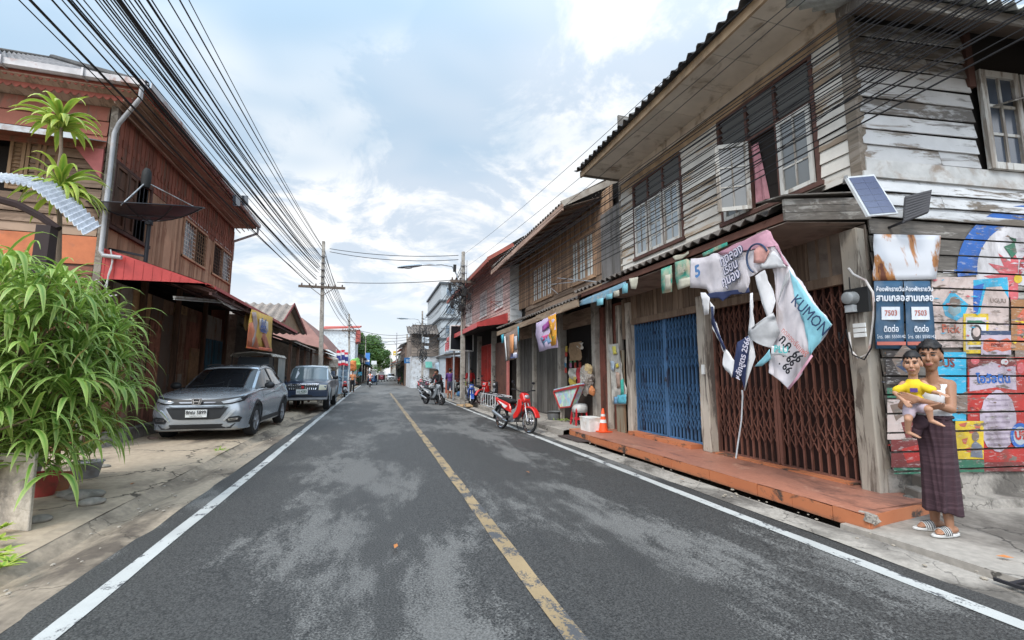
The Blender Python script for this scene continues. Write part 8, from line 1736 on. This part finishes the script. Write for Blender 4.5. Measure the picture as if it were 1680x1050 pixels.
body = HP + [('c', hc+VV*.02+Vector((0,0,-.07)), Q(1531,630,.03), .040, .048), ('c', Q(1512,635,.04), Q(1549,633,.03), .050, .050), ('c', Q(1530,622,.035), Q(1552,630,.03), .036, .044), ('c', Q(1530,622,.035), Q(1506,631,.045), .036, .044), ('e', Q(1531,650,.035), (.130,.085,.13), RM), ('e', Q(1533,675,.03), (.112,.080,.12), RM), ('e', Q(1535,702,.02), (.118,.088,.11), RM),
 ('c', shL, elL, .046, .034), ('c', elL, wrL, .036, .023), ('c', shR, elR, .046, .034), ('c', elR, wrR, .036, .023),
 ('c', hip+RR*.04, knL, .070, .048), ('c', knL, knL.lerp(fL,.4), .044, .044), ('c', knL.lerp(fL,.4), fL, .044, .030), ('c', hip-RR*.05, knR, .075, .055), ('c', knR, knR.lerp(fR,.4), .050, .050), ('c', knR.lerp(fR,.4), fR, .050, .032)]
body += hand_parts(wrL, -RR*.95-VV*.05+Vector((0,0,.25)), VV, .95, .7, 1) + hand_parts(wrR, RR*.95-VV*.08+Vector((0,0,.12)), VV*.5+Vector((0,0,.8)), .95, .6, -1)
feet = ((fL, (-RR*.62-VV*.78).normalized()), (fR, (-RR*.80-VV*.60).normalized()))
for ft, dr_ in feet:
    sd_ = dr_.cross(Vector((0,0,1))); h = Vector((ft.x, ft.y, .095)); body += [('c', h-dr_*.03, h+dr_*.11+Vector((0,0,-.012)), .032, .026), ('e', h-dr_*.04, (.032,.032,.032))]
    for k in range(5): o = (k-2)*.0160; tl_ = .16-.012*abs(k-1.2)*1.3; body.append(('c', h+dr_*.10+sd_*o*.8+Vector((0,0,-.012)), h+dr_*tl_+sd_*o+Vector((0,0,-.020)), .013, .009))
blob(body, .0065, 'body', [SK1, HAIR, EYEW, LIP], man, HS, 4)
hair_cap(man, HT, HM, 1.06, line=.060, puff=.014)
VEST = plain('white_vest', (.60,.60,.62), .85, var=.2, sc=8)
ncen = Q(1531,630,0)
def vest_cut(p):
    x = abs(lat(p, ncen)); dz = ncen.z-p.z
    if dz < .0: return True
    if dz < .052 and x < .046: return True
    return dz < .12 and x > .098
blob([('c', Q(1512,637,.04), Q(1549,635,.03), .048, .048), ('e', Q(1531,650,.035), (.130,.085,.13), RM), ('e', Q(1533,675,.03), (.112,.080,.12), RM), ('e', Q(1534,690,.02), (.104,.080,.08), RM)], .008, 'vest', [VEST], man, None, 4, vest_cut, .007, .006)
# sarong: folded cloth tube
s = NB('sarong_cloth'); s.bump(s.noise(90, 3), .2, .002); wv = s.noise(1.0, 3, s.co((3,3,60)))
SAR = s.fin(s.mix(s.ramp(wv, .50, .60), (.040,.020,.026), (.060,.032,.040)), .85)
m = MB(); rows = []
prof = [(681,1503,1562,.100),(690,1500,1563,.108),(706,1500,1567,.118),(730,1506,1569,.115),(760,1510,1572,.12),(790,1512,1575,.125),(815,1514,1578,.13),(838,1515,1581,.13)]
prof = crom([(float(a), float(b), float(c), d) for a, b, c, d in prof], 6); NP = 96
for i, (y, xa, xb, dp) in enumerate(prof):
    a, b = Q(xa, y), Q(xb, y); c = (a+b)/2+VV*.02; rx = (b-a).length/2; t = i/len(prof); rg = []
    for k in range(NP):
        an = 2*pi*k/NP; fo_ = 1+.03*t*sin(an*5+t*4)+.018*sin(an*11+3*t+1)*t
        rd = sum(h_*math.exp(-((((an-(c0_+sl*t)+pi) % (2*pi))-pi)/w_)**2) for h_, c0_, sl, w_ in ((.16*t,4.0,.5,.10),(.14,4.45,.25,.09),(.17*t,4.9,-.1,.10),(.13,5.3,-.6,.10),(.10,5.7,-.3,.10),(.12*t,3.6,.2,.12)))
        rg.append(c+RR*cos(an)*rx*(fo_+rd*.35)+VV*(sin(an)*dp*(fo_+rd*1.5))+Vector((0,0,.014*t*sin(an*3)-.012*t*cos(an))))
    rows.append(rg)
m.loft(rows, False, True); o = m.build('sarong', SAR, man, smooth=True); o.modifiers.new('t','SOLIDIFY').thickness = .005
m = MB(); kn = Q(1509,694,-.10); m.ell(kn, (.065,.045,.055), 20, 14); m.ell(kn-RR*.02+Vector((0,0,-.06)), (.045,.035,.07), 18, 12)
for i, v in enumerate(m.v): m.v[i] = v+(v-kn)*.45*noise.noise(v*16)
m.build('sarong_knot', SAR, man, smooth=True)
m = MB(); ca, cb2 = Q(1501,685), Q(1563,684); cm2 = (ca+cb2)/2+VV*.02; m.tube([cm2+RR*cos(2*pi*k/40)*(cb2-ca).length/2*1.0+VV*sin(2*pi*k/40)*.105+Vector((0,0,.008*sin(k*.7))) for k in range(41)], .013, 8, False); m.build('sarong_roll', SAR, man, smooth=True)
SOLE = plain('sandal_white', (.52,.51,.49), .6)
for ft, dr_ in feet:
    sd_ = dr_.cross(Vector((0,0,1))); h = Vector((ft.x, ft.y, .062)); out_ = []
    for k in range(24): a = 2*pi*k/24; out_.append(h+dr_*(.050+.140*cos(a))+sd_*(.045*sin(a)*(1+.12*cos(a)))+Vector((0,0,-.018)))
    m = MB(); m.slab(out_, (0,0,.022)); o = m.build('sandal', SOLE, man, bevel=.005)
    m = MB(); rows = []
    for t in (.035,.06,.085,.11): rows.append([h+dr_*t+sd_*(.047*cos(q))+Vector((0,0,.0+.062*sin(q)*(1-.18*(t-.035)/.075))) for q in [pi*j/10 for j in range(11)]])
    m.loft(rows, False, False); q_ = m.build('strap', SOLE, o); q_.modifiers.new('t','SOLIDIFY').thickness = .005
    m = MB()
    for t in (.045,.065,.085,.102): m.tube([h+dr_*t+sd_*(.050*cos(q))+Vector((0,0,.0+.0655*sin(q)*(1-.18*(t-.035)/.075))) for q in [pi*j/10 for j in range(11)]], .0026, 4)
    m.build('strap_stripes', INKB, o)
# child on his arm
kid = empty('person', tuple(Q(1498,670,-.2)), 'small child in a yellow shirt carried on the arm of the man in the sarong', 'person')
kc = Q(1497,597,-.17); KP, KS, KT, KM = head_parts(kc, .84, -VV-RR*.12+Vector((0,0,-.05)))
ks = Q(1499,636,-.15); kh = Q(1501,663,-.16); a1, a2, a3 = Q(1482,629,-.17), Q(1468,644,-.20), Q(1483,658,-.28); b1, b2, b3 = Q(1515,628,-.16), Q(1531,643,-.22), Q(1543,646,-.28)
l1, l2, l3 = Q(1511,668,-.20), Q(1524,672,-.28), Q(1527,690,-.27); r1, r2_, r3 = Q(1492,670,-.18), Q(1490,688,-.25), Q(1489,709,-.21)
kp = KP+[('c', kc+VV*.01+Vector((0,0,-.06)), ks+Vector((0,0,.05)), .032,.036), ('e', ks, (.068,.055,.080), RM), ('e', kh, (.072,.062,.060), RM), ('c', a1, a2, .024,.020), ('c', a2, a3, .020,.015), ('c', b1, b2, .024,.020), ('c', b2, b3, .019,.015),
 ('c', l1, l2, .040,.030), ('c', l2, l3, .028,.018), ('c', r1, r2_, .040,.030), ('c', r2_, r3, .028,.018)]
for c_, d_ in ((l3, (RR*.85-VV*.2-Vector((0,0,.42))).normalized()), (r3, (RR*.8-VV*.3-Vector((0,0,.38))).normalized())):
    kp.append(('c', c_, c_+d_*.07, .019, .014)); sd_ = d_.cross(Vector((0,0,1))).normalized()
    for k in range(5): kp.append(('c', c_+d_*.065+sd_*(k-2)*.007, c_+d_*.092+sd_*(k-2)*.0085, .0068,.0055))
kp += hand_parts(a3, a3-a2, VV, .5, .7, 1)+hand_parts(b3, b3-b2, Vector((0,0,-1)), .5, .8, -1)
blob(kp, .0052, 'body', [SK2, HAIR, EYEW, LIP], kid, KS, 3); hair_cap(kid, KT, KM, .84, line=.058, puff=.003)
YS = plain('yellow_shirt', (.66,.47,.02), .8, var=.2, sc=8)
blob([('e', ks, (.068,.055,.080), RM), ('e', kh+Vector((0,0,.03)), (.070,.060,.050), RM), ('c', a1.lerp(ks,.4), a1.lerp(a2,.72), .030,.028), ('c', b1.lerp(ks,.4), b1.lerp(b2,.72), .030,.028)], .007, 'shirt', [YS], kid, None, 3, lambda p: p.z > kc.z-.080 and abs(lat(p, kc)) < .042, .010, .016)
blob([('e', kh+Vector((0,0,-.012)), (.073,.064,.052), RM), ('c', l1, l1.lerp(l2,.5), .044,.040), ('c', r1, r1.lerp(r2_,.5), .044,.040)], .007, 'shorts', [plain('lilac_shorts', (.40,.33,.38), .8, var=.3, sc=8)], kid, None, 3, None, .007, .012)
m = MB(); c = ks-VV*.070+Vector((0,0,-.02)); m.cb(c, (.05,.008,.035), math.atan2(RR.y, RR.x), .1); o = m.build('shirt_print', plain('print_purple', (.10,.05,.22), .6), kid)
# ---- smaller figures
def figure(label, loc, rz, h, shirt, trouser, skin=SK1, pose='stand', lean=0.0, sleeves=.45, shorts=1.0, arms=None, legs=None, voxel=.02, helmet=None, cat='person', bag=None):
    """parametric person facing -y; lean bends the trunk forward"""
    k = h/1.7; rt = empty('person', loc, label, cat, None, rz)
    W = Matrix.Translation(loc) @ Matrix.Rotation(rz, 4, 'Z')
    def V(x, y, z): return W @ Vector((x*k, y*k, z*k))
    hz = .92 if pose != 'ride' else .80
    def B(x, y, z): dz = z-hz; return V(x, y-sin(lean)*dz+0, hz+cos(lean)*dz)
    hp = V(0,0,hz); fwd = W.to_3x3() @ Vector((0,-1,-.3*lean)); hd = B(0,-.03,1.585); HPs, HSs, HTs, HMs = head_parts(hd, k, fwd)
    arms = arms or [((-.19,0,1.40),(-.25,.0,1.12),(-.24,-.08,.87)), ((.19,0,1.40),(.25,.0,1.12),(.24,-.08,.87))]; legs = legs or [((-.09,0,.90),(-.10,-.02,.49),(-.11,.02,.08)), ((.09,0,.90),(.10,-.02,.49),(.11,.02,.08))]
    P = HPs+[('c', B(0,.0,1.50), B(0,0,1.38), .05*k, .06*k), ('c', B(-.12,0,1.39), B(.12,0,1.39), .06*k,.06*k), ('e', B(0,0,1.26), (.15*k,.105*k,.16*k)), ('e', B(0,0,1.05), (.13*k,.10*k,.13*k)), ('e', hp, (.15*k,.11*k,.11*k))]
    A = [[B(*q) if i == 0 else V(*q) for i, q in enumerate(a)] for a in arms]; Lg = [[V(*q) for q in l] for l in legs]
    for a in A: P += [('c', a[0], a[1], .046*k,.038*k), ('c', a[1], a[2], .036*k,.026*k)]; dd = (a[2]-a[1]).normalized(); P += hand_parts(a[2], dd, W.to_3x3() @ Vector((0,-1,0)) if abs(dd.z) > .5 else Vector((0,0,-1)), k, .6)
    for l in Lg: P += [('c', l[0], l[1], .078*k,.055*k), ('c', l[1], l[2], .052*k,.036*k), ('c', l[2]-Vector((0,0,.03*k)), l[2]+(W.to_3x3() @ Vector((0,-.14*k,-.045*k))), .038*k,.03*k)]
    blob(P, voxel, 'body', [skin, HAIR, EYEW, LIP], rt, HSs, 1); hair_cap(rt, HTs, HMs, k*1.02, puff=.012) if not helmet else None
    SP = [('c', B(-.12,0,1.39), B(.12,0,1.39), .06*k,.06*k), ('e', B(0,0,1.26), (.15*k,.105*k,.16*k)), ('e', B(0,0,1.05), (.14*k,.105*k,.15*k))]
    for a in A:
        SP.append(('c', a[0], a[0].lerp(a[1], min(1, sleeves*2)), .052*k,.048*k))
        if sleeves > .5: SP.append(('c', a[1], a[1].lerp(a[2], (sleeves-.5)*2), .046*k,.036*k))
    blob(SP, voxel, 'shirt', [shirt], rt, None, 1, None, .012*k)
    TP = [('e', hp, (.155*k,.115*k,.12*k))]
    for l in Lg:
        TP.append(('c', l[0], l[0].lerp(l[1], min(1, shorts*2)), .084*k,.066*k))
        if shorts > .5: TP.append(('c', l[1], l[1].lerp(l[2], (shorts-.5)*2), .064*k,.054*k))
    blob(TP, voxel, 'trousers', [trouser], rt, None, 1, None, .010*k)
    m = MB()
    for l in Lg: q = l[2]+(W.to_3x3() @ Vector((0,-.05*k,-.055*k))); m.ell(q, (.045*k,.045*k,.03*k)); m.ell(q+(W.to_3x3() @ Vector((0,-.08*k,-.005))), (.045*k,.05*k,.025*k)); 
    m.build('shoes', plain('dark_shoe', (.05,.04,.035), .6), rt, smooth=True)
    if helmet: m = MB(); m.ell(HTs(0,-.012,.045), (.115*k,.13*k,.11*k), 18, 12, HMs); m.build('helmet', helmet, rt, smooth=True)
    return rt
def gl(px, py, z=.02): p = G(px, py, z); return (p.x, p.y, z)
BLKC = plain('black_clothes', (.016,.016,.018), .8)
reach = [((-.19,0,1.40),(-.24,-.30,1.08),(-.16,-.52,.98)), ((.19,0,1.40),(.26,-.30,1.06),(.20,-.52,.98))]
stride = [((-.09,0,.90),(-.12,-.10,.49),(-.13,-.04,.08)), ((.09,0,.90),(.12,.02,.50),(.14,.14,.08))]
p = figure('man in black bending over the grey scooter at the right kerb', gl(722,662), R(-55), 1.68, BLKC, BLKC, lean=.42, sleeves=.95, arms=reach, legs=stride)
q = gl(718,632,.02); figure('person in a red shirt behind the row of scooters', (gl(706,652)[0]+.2, 26.3, .02), R(-20), 1.62, plain('red_shirt', (.50,.03,.03), .8), BLKC, sleeves=.45)
figure('person in dark clothes by the red brick pillar', (4.35, 27.6, .11), R(150), 1.66, plain('dark_shirt', (.05,.045,.05), .8), BLKC, sleeves=.6)
figure('woman in a purple top and shorts with her back turned at the food stall', tuple(list(PY(738,645,24.6)[:2])+[.11]), R(160), 1.60, plain('purple_top', (.10,.04,.17), .8), plain('denim_shorts', (.05,.06,.09), .8), SK2, shorts=.45, arms=[((-.19,0,1.40),(-.24,-.1,1.14),(-.12,-.33,1.15)), ((.19,0,1.40),(.25,-.1,1.12),(.14,-.33,1.1))])
figure('person in red beside the red doors', tuple(list(PY(771,648,23.5)[:2])+[.11]), R(10), 1.62, plain('red_shirt', (.50,.03,.03), .8), BLKC)
ridearms = [((-.19,0,1.40),(-.28,-.25,1.12),(-.30,-.52,1.06)), ((.19,0,1.40),(.28,-.25,1.12),(.30,-.52,1.06))]; ridelegs = [((-.09,-.02,.80),(-.17,-.38,.62),(-.15,-.34,.30)), ((.09,-.02,.80),(.17,-.38,.62),(.15,-.34,.30))]
s = NB('salmon_white_shirt'); SALM = s.fin(s.mix(s.ramp(s.noise(6,2), .48, .52), (.60,.58,.57), (.55,.16,.11)), .8)
p = rid.location; figure('rider in a salmon and white shirt seen from behind on the dark scooter', (p.x, p.y-.30, .0), R(180), 1.68, SALM, BLKC, pose='ride', arms=ridearms, legs=ridelegs, voxel=.025)
p = rid2.location; figure('rider in red on the scooter coming towards the camera', (p.x, p.y+.30, .0), 0, 1.68, plain('red_shirt', (.50,.03,.03), .8), BLKC, pose='ride', arms=ridearms, legs=ridelegs, voxel=.035, helmet=plain('helmet_white', (.6,.6,.6), .3))
figure('person in a striped top standing by the left shops', (-2.5, 68, .05), R(20), 1.6, SALM, BLKC, voxel=.03)
p = PY(579,636,36); figure('person in an orange shirt standing just past the second left pole', (p.x-.1, 37, .05), R(20), 1.6, plain('orange_shirt', (.55,.22,.10), .8), BLKC, voxel=.03)
# ================================================================ street clutter
# traffic cone
cn = empty('traffic_cone', (4.80, 9.42, .155), 'orange traffic cone with two white bands at the end of the step', 'traffic cone')
c = PX(990,707,4.86); cn.location = (4.86, c.y, .155); ORC = plain('cone_orange', (.72,.085,.02), .45, var=.1, dirt=(.4,.1,.05), da=.05); cc = Vector(cn.location)
m = MB(); m.cb(cc+Vector((0,0,.012)), (.29,.29,.022)); m.lathe([(.105,.022),(.098,.05),(.024,.50),(.018,.51),(0,.51)], cc, 24); m.build('cone_body', ORC, cn, auto=40)
m = MB()
for z0, z1 in ((.20,.27),(.34,.39)): f_ = lambda z: .098-(z-.05)/.45*.074+.003; m.lathe([(f_(z0),z0),(f_(z1),z1)], cc, 24, 'Z', False)
m.build('white_band', plain('cone_white', (.66,.66,.64), .5), cn)
# foam box
c = PX(970,707,4.72); fb = empty('foam_box', (4.72, c.y, .14), 'white foam box beside the traffic cone', 'box'); b = Vector(fb.location)
m = MB()
m.loft([[b+Vector((x*k,y*k,z)) for x, y in ((-.17,-.24),(.17,-.24),(.17,.24),(-.17,.24))] for z, k in ((0,.93),(.30,1),(.31,1),(.31,.86),(.04,.82))]); m.build('tub', plain('foam_white', (.68,.67,.64), .8, dirt=(.5,.42,.33), da=.06), fb, bevel=.01, seg=2)
m = MB(); m.box(b.x-.175,b.x+.175,b.y-.245,b.y+.245,.435,.455); m.box(b.x-.03,b.x+.03,b.y-.25,b.y+.25,.456,.458); m.build('lid', plain('foam_white', (.68,.67,.64), .8), fb, bevel=.006)
# basin
c = PX(910,688,4.95); lathe_thing('basin', [(.16,0),(.19,.02),(.215,.14),(.20,.20),(.225,.235),(.235,.24),(.22,.245),(.19,.20),(.0,.12)], (4.95, c.y, .12), plain('old_basin', (.13,.135,.135), .6, dirt=(.07,.06,.055), da=.12), 'grey round basin on the raised walk near the shop cart', 'basin')
# red stool
def stool(c, mat, label):
    rt = empty('plastic_stool', c, label, 'stool'); c = Vector(c); m = MB(); m.box(c.x-.15,c.x+.15,c.y-.15,c.y+.15,c.z+.43,c.z+.455); m.build('seat', mat, rt, bevel=.012, seg=2)
    for sx in (-1,1):
        for sy in (-1,1): m = MB(); m.beam(c+Vector((sx*.165,sy*.165,0)), c+Vector((sx*.125,sy*.125,.44)), .035,.035); m.build('leg', mat, rt)
    m = MB()
    for s_ in (-1,1): m.beam(c+Vector((-.15,s_*.150,.16)), c+Vector((.15,s_*.150,.16)), .012,.05); m.beam(c+Vector((s_*.150,-.15,.16)), c+Vector((s_*.150,.15,.16)), .012,.05); m.beam(c+Vector((-.14,s_*.135,.38)), c+Vector((.14,s_*.135,.38)), .012,.08); m.beam(c+Vector((s_*.135,-.14,.38)), c+Vector((s_*.135,.14,.38)), .012,.08)
    m.build('rails', mat, rt); return rt
c = PX(950,683,5.05); stool((5.05, c.y, .13), plain('stool_red', (.55,.03,.04), .4), 'red plastic stool in front of the open shop'); c2 = Vector((5.05, c.y, .13))
m = MB(); m.lathe([(.20,.30),(.21,.44),(.18,.50),(.10,.53),(0,.535)], c2+Vector((.02,-.0,.02)), 18)
for i, v in enumerate(m.v): m.v[i] = v+Vector((1,1,0))*.04*noise.noise(v*9)
tag(m.build('plastic_bag', plain('bag_white', (.60,.60,.58), .35), smooth=True), 'white plastic bag draped over the red stool', 'bag')
# painted shop crate on its stand
cr = empty('display_crate', (4.95, 10.6, .13), 'tilted crate with colourful stickers and red edges at the open shop', 'crate'); X0 = 4.85
a_ = [PX(x, y, X0) for x, y in ((909,653),(947,645),(950,632),(907,641))]; b_ = [PX(x, y, X0) for x, y in ((916,668),(936,666),(948,648),(911,655))]
SIDE = MB(); P4 = [PX(909,643,X0), PX(919,669,X0), PX(937,667,X0), PX(950,634,X0)]; SIDE.slab(P4, (.14,0,0)); s = NB('sticker_collage'); v = s.n('ShaderNodeTexVoronoi'); s.set(v.inputs['Vector'], s.co()); v.inputs['Scale'].default_value = 9; s.fin(s.mix(.45, s.mix(.5, v.outputs['Color'], (.25,.5,.55)), (.5,.55,.52)), .6); SIDE.build('panel', s.m, cr)
m = MB(); e = .012
for i in range(4): m.beam(P4[i]-Vector((e,0,0)), P4[(i+1)%4]-Vector((e,0,0)), .035,.035)
m.slab([P4[0]+Vector((-.02,0,.02)), P4[3]+Vector((-.02,0,.02)), P4[3]+Vector((.16,0,.03)), P4[0]+Vector((.16,0,.03))], (0,0,.02)); m.build('edge_trim', plain('crate_red', (.40,.04,.04), .5), cr)
m = MB(); m.slab([P4[0]+Vector((-.01,0,.045)), P4[3]+Vector((-.01,0,.045)), P4[3]+Vector((.15,0,.055)), P4[0]+Vector((.15,0,.055))], (0,0,.03)); m.build('lid', s.m, cr)
m = MB()
for p_ in (P4[1]+Vector((.05,.05,0)), P4[2]+Vector((.05,-.05,0)), P4[1]+Vector((.12,.05,0)), P4[2]+Vector((.12,-.05,0))): m.beam((p_.x,p_.y,.13), p_, .04,.04)
m.build('stand', WOODP, cr)
# goods in the doorway: hanging notices, bags of snacks
PAPER = plain('paper_white', (.55,.52,.46), .8, var=.3); PAPY = plain('paper_yellow', (.60,.44,.08), .7); PAPR = plain('paper_red', (.45,.05,.06), .7); PAPT = plain('cardboard', (.36,.24,.14), .85)
nb = [((934,560),(953,592),PAPT,'brown cardboard sheet with notices high in the open shop doorway'),((947,562),(956,574),PAPER,'crumpled paper hanging at the top of the doorway'),((933,604),(945,622),PAPER,'white paper notice hanging in the open doorway'),((934,618),(945,636),PAPY,'yellow notice below the white one in the doorway'),((946,603),(953,630),PAPR,'red packet strip hanging beside the notices')]
for (a, b), (c, d), mt, lab in [((q[0][0],q[0][1]),(q[1][0],q[1][1]),q[2],q[3]) for q in nb]:
    p, q = PX(a, d, 5.30), PX(c, b, 5.30); m = MB(); n = 6; m.loft([[Vector((5.30+.02*sin(j*1.3+i), p.y+(q.y-p.y)*i/n, p.z+(q.z-p.z)*j/n)) for i in range(n+1)] for j in range(n+1)], False, False); o = m.build('notice', mt); o.modifiers.new('t','SOLIDIFY').thickness = .004; tag(o, lab, 'notice')
s = NB('clear_bag'); s.fin((.55,.50,.45), .15, 0, .6); s.b.inputs['Transmission Weight'].default_value = .55; CLB = s.m
for k, (x, y, r0, mt, lab) in enumerate(((963,625,.24,CLB,'large clear bag of snacks hanging at the doorway post'),(957,612,.15,CLB,'smaller clear bag hanging above the large one'),(972,640,.11,plain('snack_orange', (.52,.20,.08), .4),'orange snack packet under the clear bags'),(966,606,.13,plain('snack_tan', (.45,.34,.18), .4),'tan packet at the top of the bags'),(953,640,.12,plain('snack_pink', (.48,.22,.24), .4),'pink packet beside the crate'))):
    c = PX(x, y, 5.12); m = MB(); m.ell(c, (r0*.6, r0, r0*1.2), 30, 22)
    for i, v in enumerate(m.v): d = v-c; m.v[i] = v+d*(.5*noise.noise(v*6+Vector((k,0,0)))+.35*abs(noise.noise(v*19))-.1)
    o = m.build('snack_bag', mt, smooth=False); tag(o, lab, 'bag'); m = MB(); m.tube([c+Vector((0,0,r0)), c+Vector((0,0,r0+.35))], .004, 4); m.build('tie', WIREM, o)
m = MB(); m.box(5.35,5.8,10.5,12.45,.13,.85); tag(m.build('shop_counter', plain('dark_counter', (.07,.05,.04), .8)), 'dark shop counter just inside the open doorway', 'counter')
# board plastered with torn posters
pbd = empty('poster_board', (5.2, 8.98, .15), 'narrow board plastered with torn colourful posters next to the blue shutter', 'notice board')
cpb = lambda a, b, X: PX(980+a/3.0885, 540+b/3.0885, X)
m = MB(); m.box(5.22,5.25,8.80,9.16,.15,1.95); m.build('plank', boards('mossy_plank', (.24,.21,.15), (.17,.11,.065), .4, 2), pbd)
cloth([(58,78),(108,72),(105,110),(125,180),(130,250),(148,300),(148,382),(78,380),(90,340),(70,250),(60,160)], plain('poster_grey_torn', (.42,.40,.36), .8, var=.4, sc=6), 'torn_sheet', 5.19, .02, 3, 2, 0, pbd, cpb)
for pts, c in (([(75,88),(92,85),(98,125),(80,130)], (.62,.55,.12)), ([(66,160),(88,165),(84,215),(70,205)], (.42,.50,.58)), ([(92,180),(104,172),(108,190),(95,200)], (.62,.50,.08)), ([(118,260),(132,250),(134,330),(118,335)], (.06,.42,.34)), ([(100,335),(146,330),(146,378),(98,378)], (.10,.38,.48)), ([(92,215),(112,222),(115,290),(98,300)], (.40,.28,.22)), ([(84,345),(104,340),(100,378),(82,378)], (.15,.30,.45))): cloth(pts, plain('tornp_%d' % int(c[0]*1000+c[1]*100), c, .7, var=.35, sc=9), 'poster_scrap', 5.165, .008, 2, 3, 0, pbd, cpb)
# white metal rack with bikes behind
rk = empty('metal_rack', (4.4, 18.6, .13), 'low white tubular metal rack on the right walk', 'rack'); a, b = PX(786,660,4.35), PX(822,664,4.35)
m = MB(); ya, yb2 = a.y, b.y
for k in range(10): y = ya+(yb2-ya)*k/9; m.cyl((4.35,y,.15),(4.35,y,.62),.014,6); m.cyl((4.75,y,.15),(4.75,y,.62),.014,6)
for x in (4.35,4.75):
    for z in (.15,.62): m.cyl((x,ya,z),(x,yb2,z),.018,6)
for y in (ya,yb2): m.cyl((4.35,y,.62),(4.75,y,.62),.018,6)
m.build('bars', plain('rack_white', (.60,.61,.62), .4, .2), rk)
# rubble and rags round the pole foot
rr = random.Random(5); PB = (3.8,20.3)
for k in range(7): x, y = PB[0]+rr.uniform(-.4,.4), PB[1]-rr.uniform(.3,1.4); m = MB(); m.cb((x,y,.08), (rr.uniform(.12,.3),rr.uniform(.1,.2),rr.uniform(.04,.1)), rr.uniform(0,3), rr.uniform(-.2,.2)); tag(m.build('rubble_piece', plain('ochre_rubble', (.33,.22,.12), .9, bump=.3, isl=.3), bevel=.01), 'broken tan rubble at the foot of the tangled utility pole', 'rubble', 'rubble by the right pole')
# stall table, blue drums and bags at the brick shop
tb_ = empty('market_table', (5.0, 25.4, .12), 'low table with green and blue goods at the food stall', 'table'); m = MB(); m.box(4.6,5.7,25.0,25.7,.72,.76); m.build('table_top', plain('table_white', (.5,.5,.48), .6), tb_)
for x in (4.65,5.65):
    for y in (25.05,25.65): m = MB(); m.box(x-.03,x+.03,y-.03,y+.03,.12,.72); m.build('leg', WOODP, tb_)
for k, (x, y, z, c, lab) in enumerate(((4.8,25.3,.76,(.30,.48,.05),'lime green bag on the stall table'),(5.15,25.35,.76,(.04,.16,.34),'blue crate on the stall table'),(5.45,25.3,.76,(.05,.25,.30),'teal bundle on the stall table'),(4.75,26.4,.12,(.05,.14,.30),'blue drum on the ground beside the stall'))):
    m = MB(); c0 = Vector((x,y,z+.16)); m.ell(c0, (.17,.14,.17), 14, 10)
    for i, v in enumerate(m.v): m.v[i] = v+(v-c0)*.4*noise.noise(v*6)
    tag(m.build('goods_bundle', plain('goods_%d' % k, c, .6), smooth=True), lab, 'bundle')
# hanging blue sheet on the brick shop
hang('blue_cloth', [(714,596),(720,594),(721,614),(715,616)], 4.6, plain('pale_blue_cloth', (.38,.48,.56), .7), 'pale blue cloth hanging on the red brick pillar', 'cloth', .02, 5)
# striped frills/kit on the left stalls
for k, (x, y, Y, c, lab) in enumerate(((576,601,45,(.55,.17,.05),'orange goods hanging at the left shop past the second pole'),(583,598,46,(.16,.36,.08),'green goods hanging next to the orange ones'),(540,596,31,(.42,.36,.30),'pale sacks hanging under the dark eave left'))):
    p = PY(x, y, Y); m = MB(); m.ell(p, (.45,.3,.55), 12, 8)
    for i, v in enumerate(m.v): m.v[i] = v+(v-p)*.6*noise.noise(v*3)
    tag(m.build('hanging_goods', plain('hgoods_%d' % k, c, .7, var=.5, sc=3)), lab, 'goods')

rr = random.Random(66); PK = [plain('packet_%d' % i, c, .4, var=.3, sc=12) for i, c in enumerate(((.55,.08,.06),(.62,.45,.08),(.10,.28,.45),(.55,.52,.48),(.12,.35,.15),(.50,.22,.36)))]
for i in range(5):
    for j in range(5):
        x, y = 921+i*7.5+rr.uniform(-1,1), 572+j*9+rr.uniform(-1.5,1.5); c = PX(x, y, 5.42+.02*i); m = MB(); w_, h_ = rr.uniform(.05,.08), rr.uniform(.06,.09)
        rows = [[c+Vector((.03*sin(pi*a/4)*sin(pi*b/4)*-1, (a/4-.5)*2*w_, (b/4-.5)*2*h_)) for a in range(5)] for b in range(5)]; m.loft(rows, False, False); o = m.build('snack_packet', rr.choice(PK)); o.modifiers.new('t','SOLIDIFY').thickness = .006
        tag(o, 'small bright snack packet hanging in the rows inside the dark shop doorway', 'packet', 'snack packets in the shop doorway')
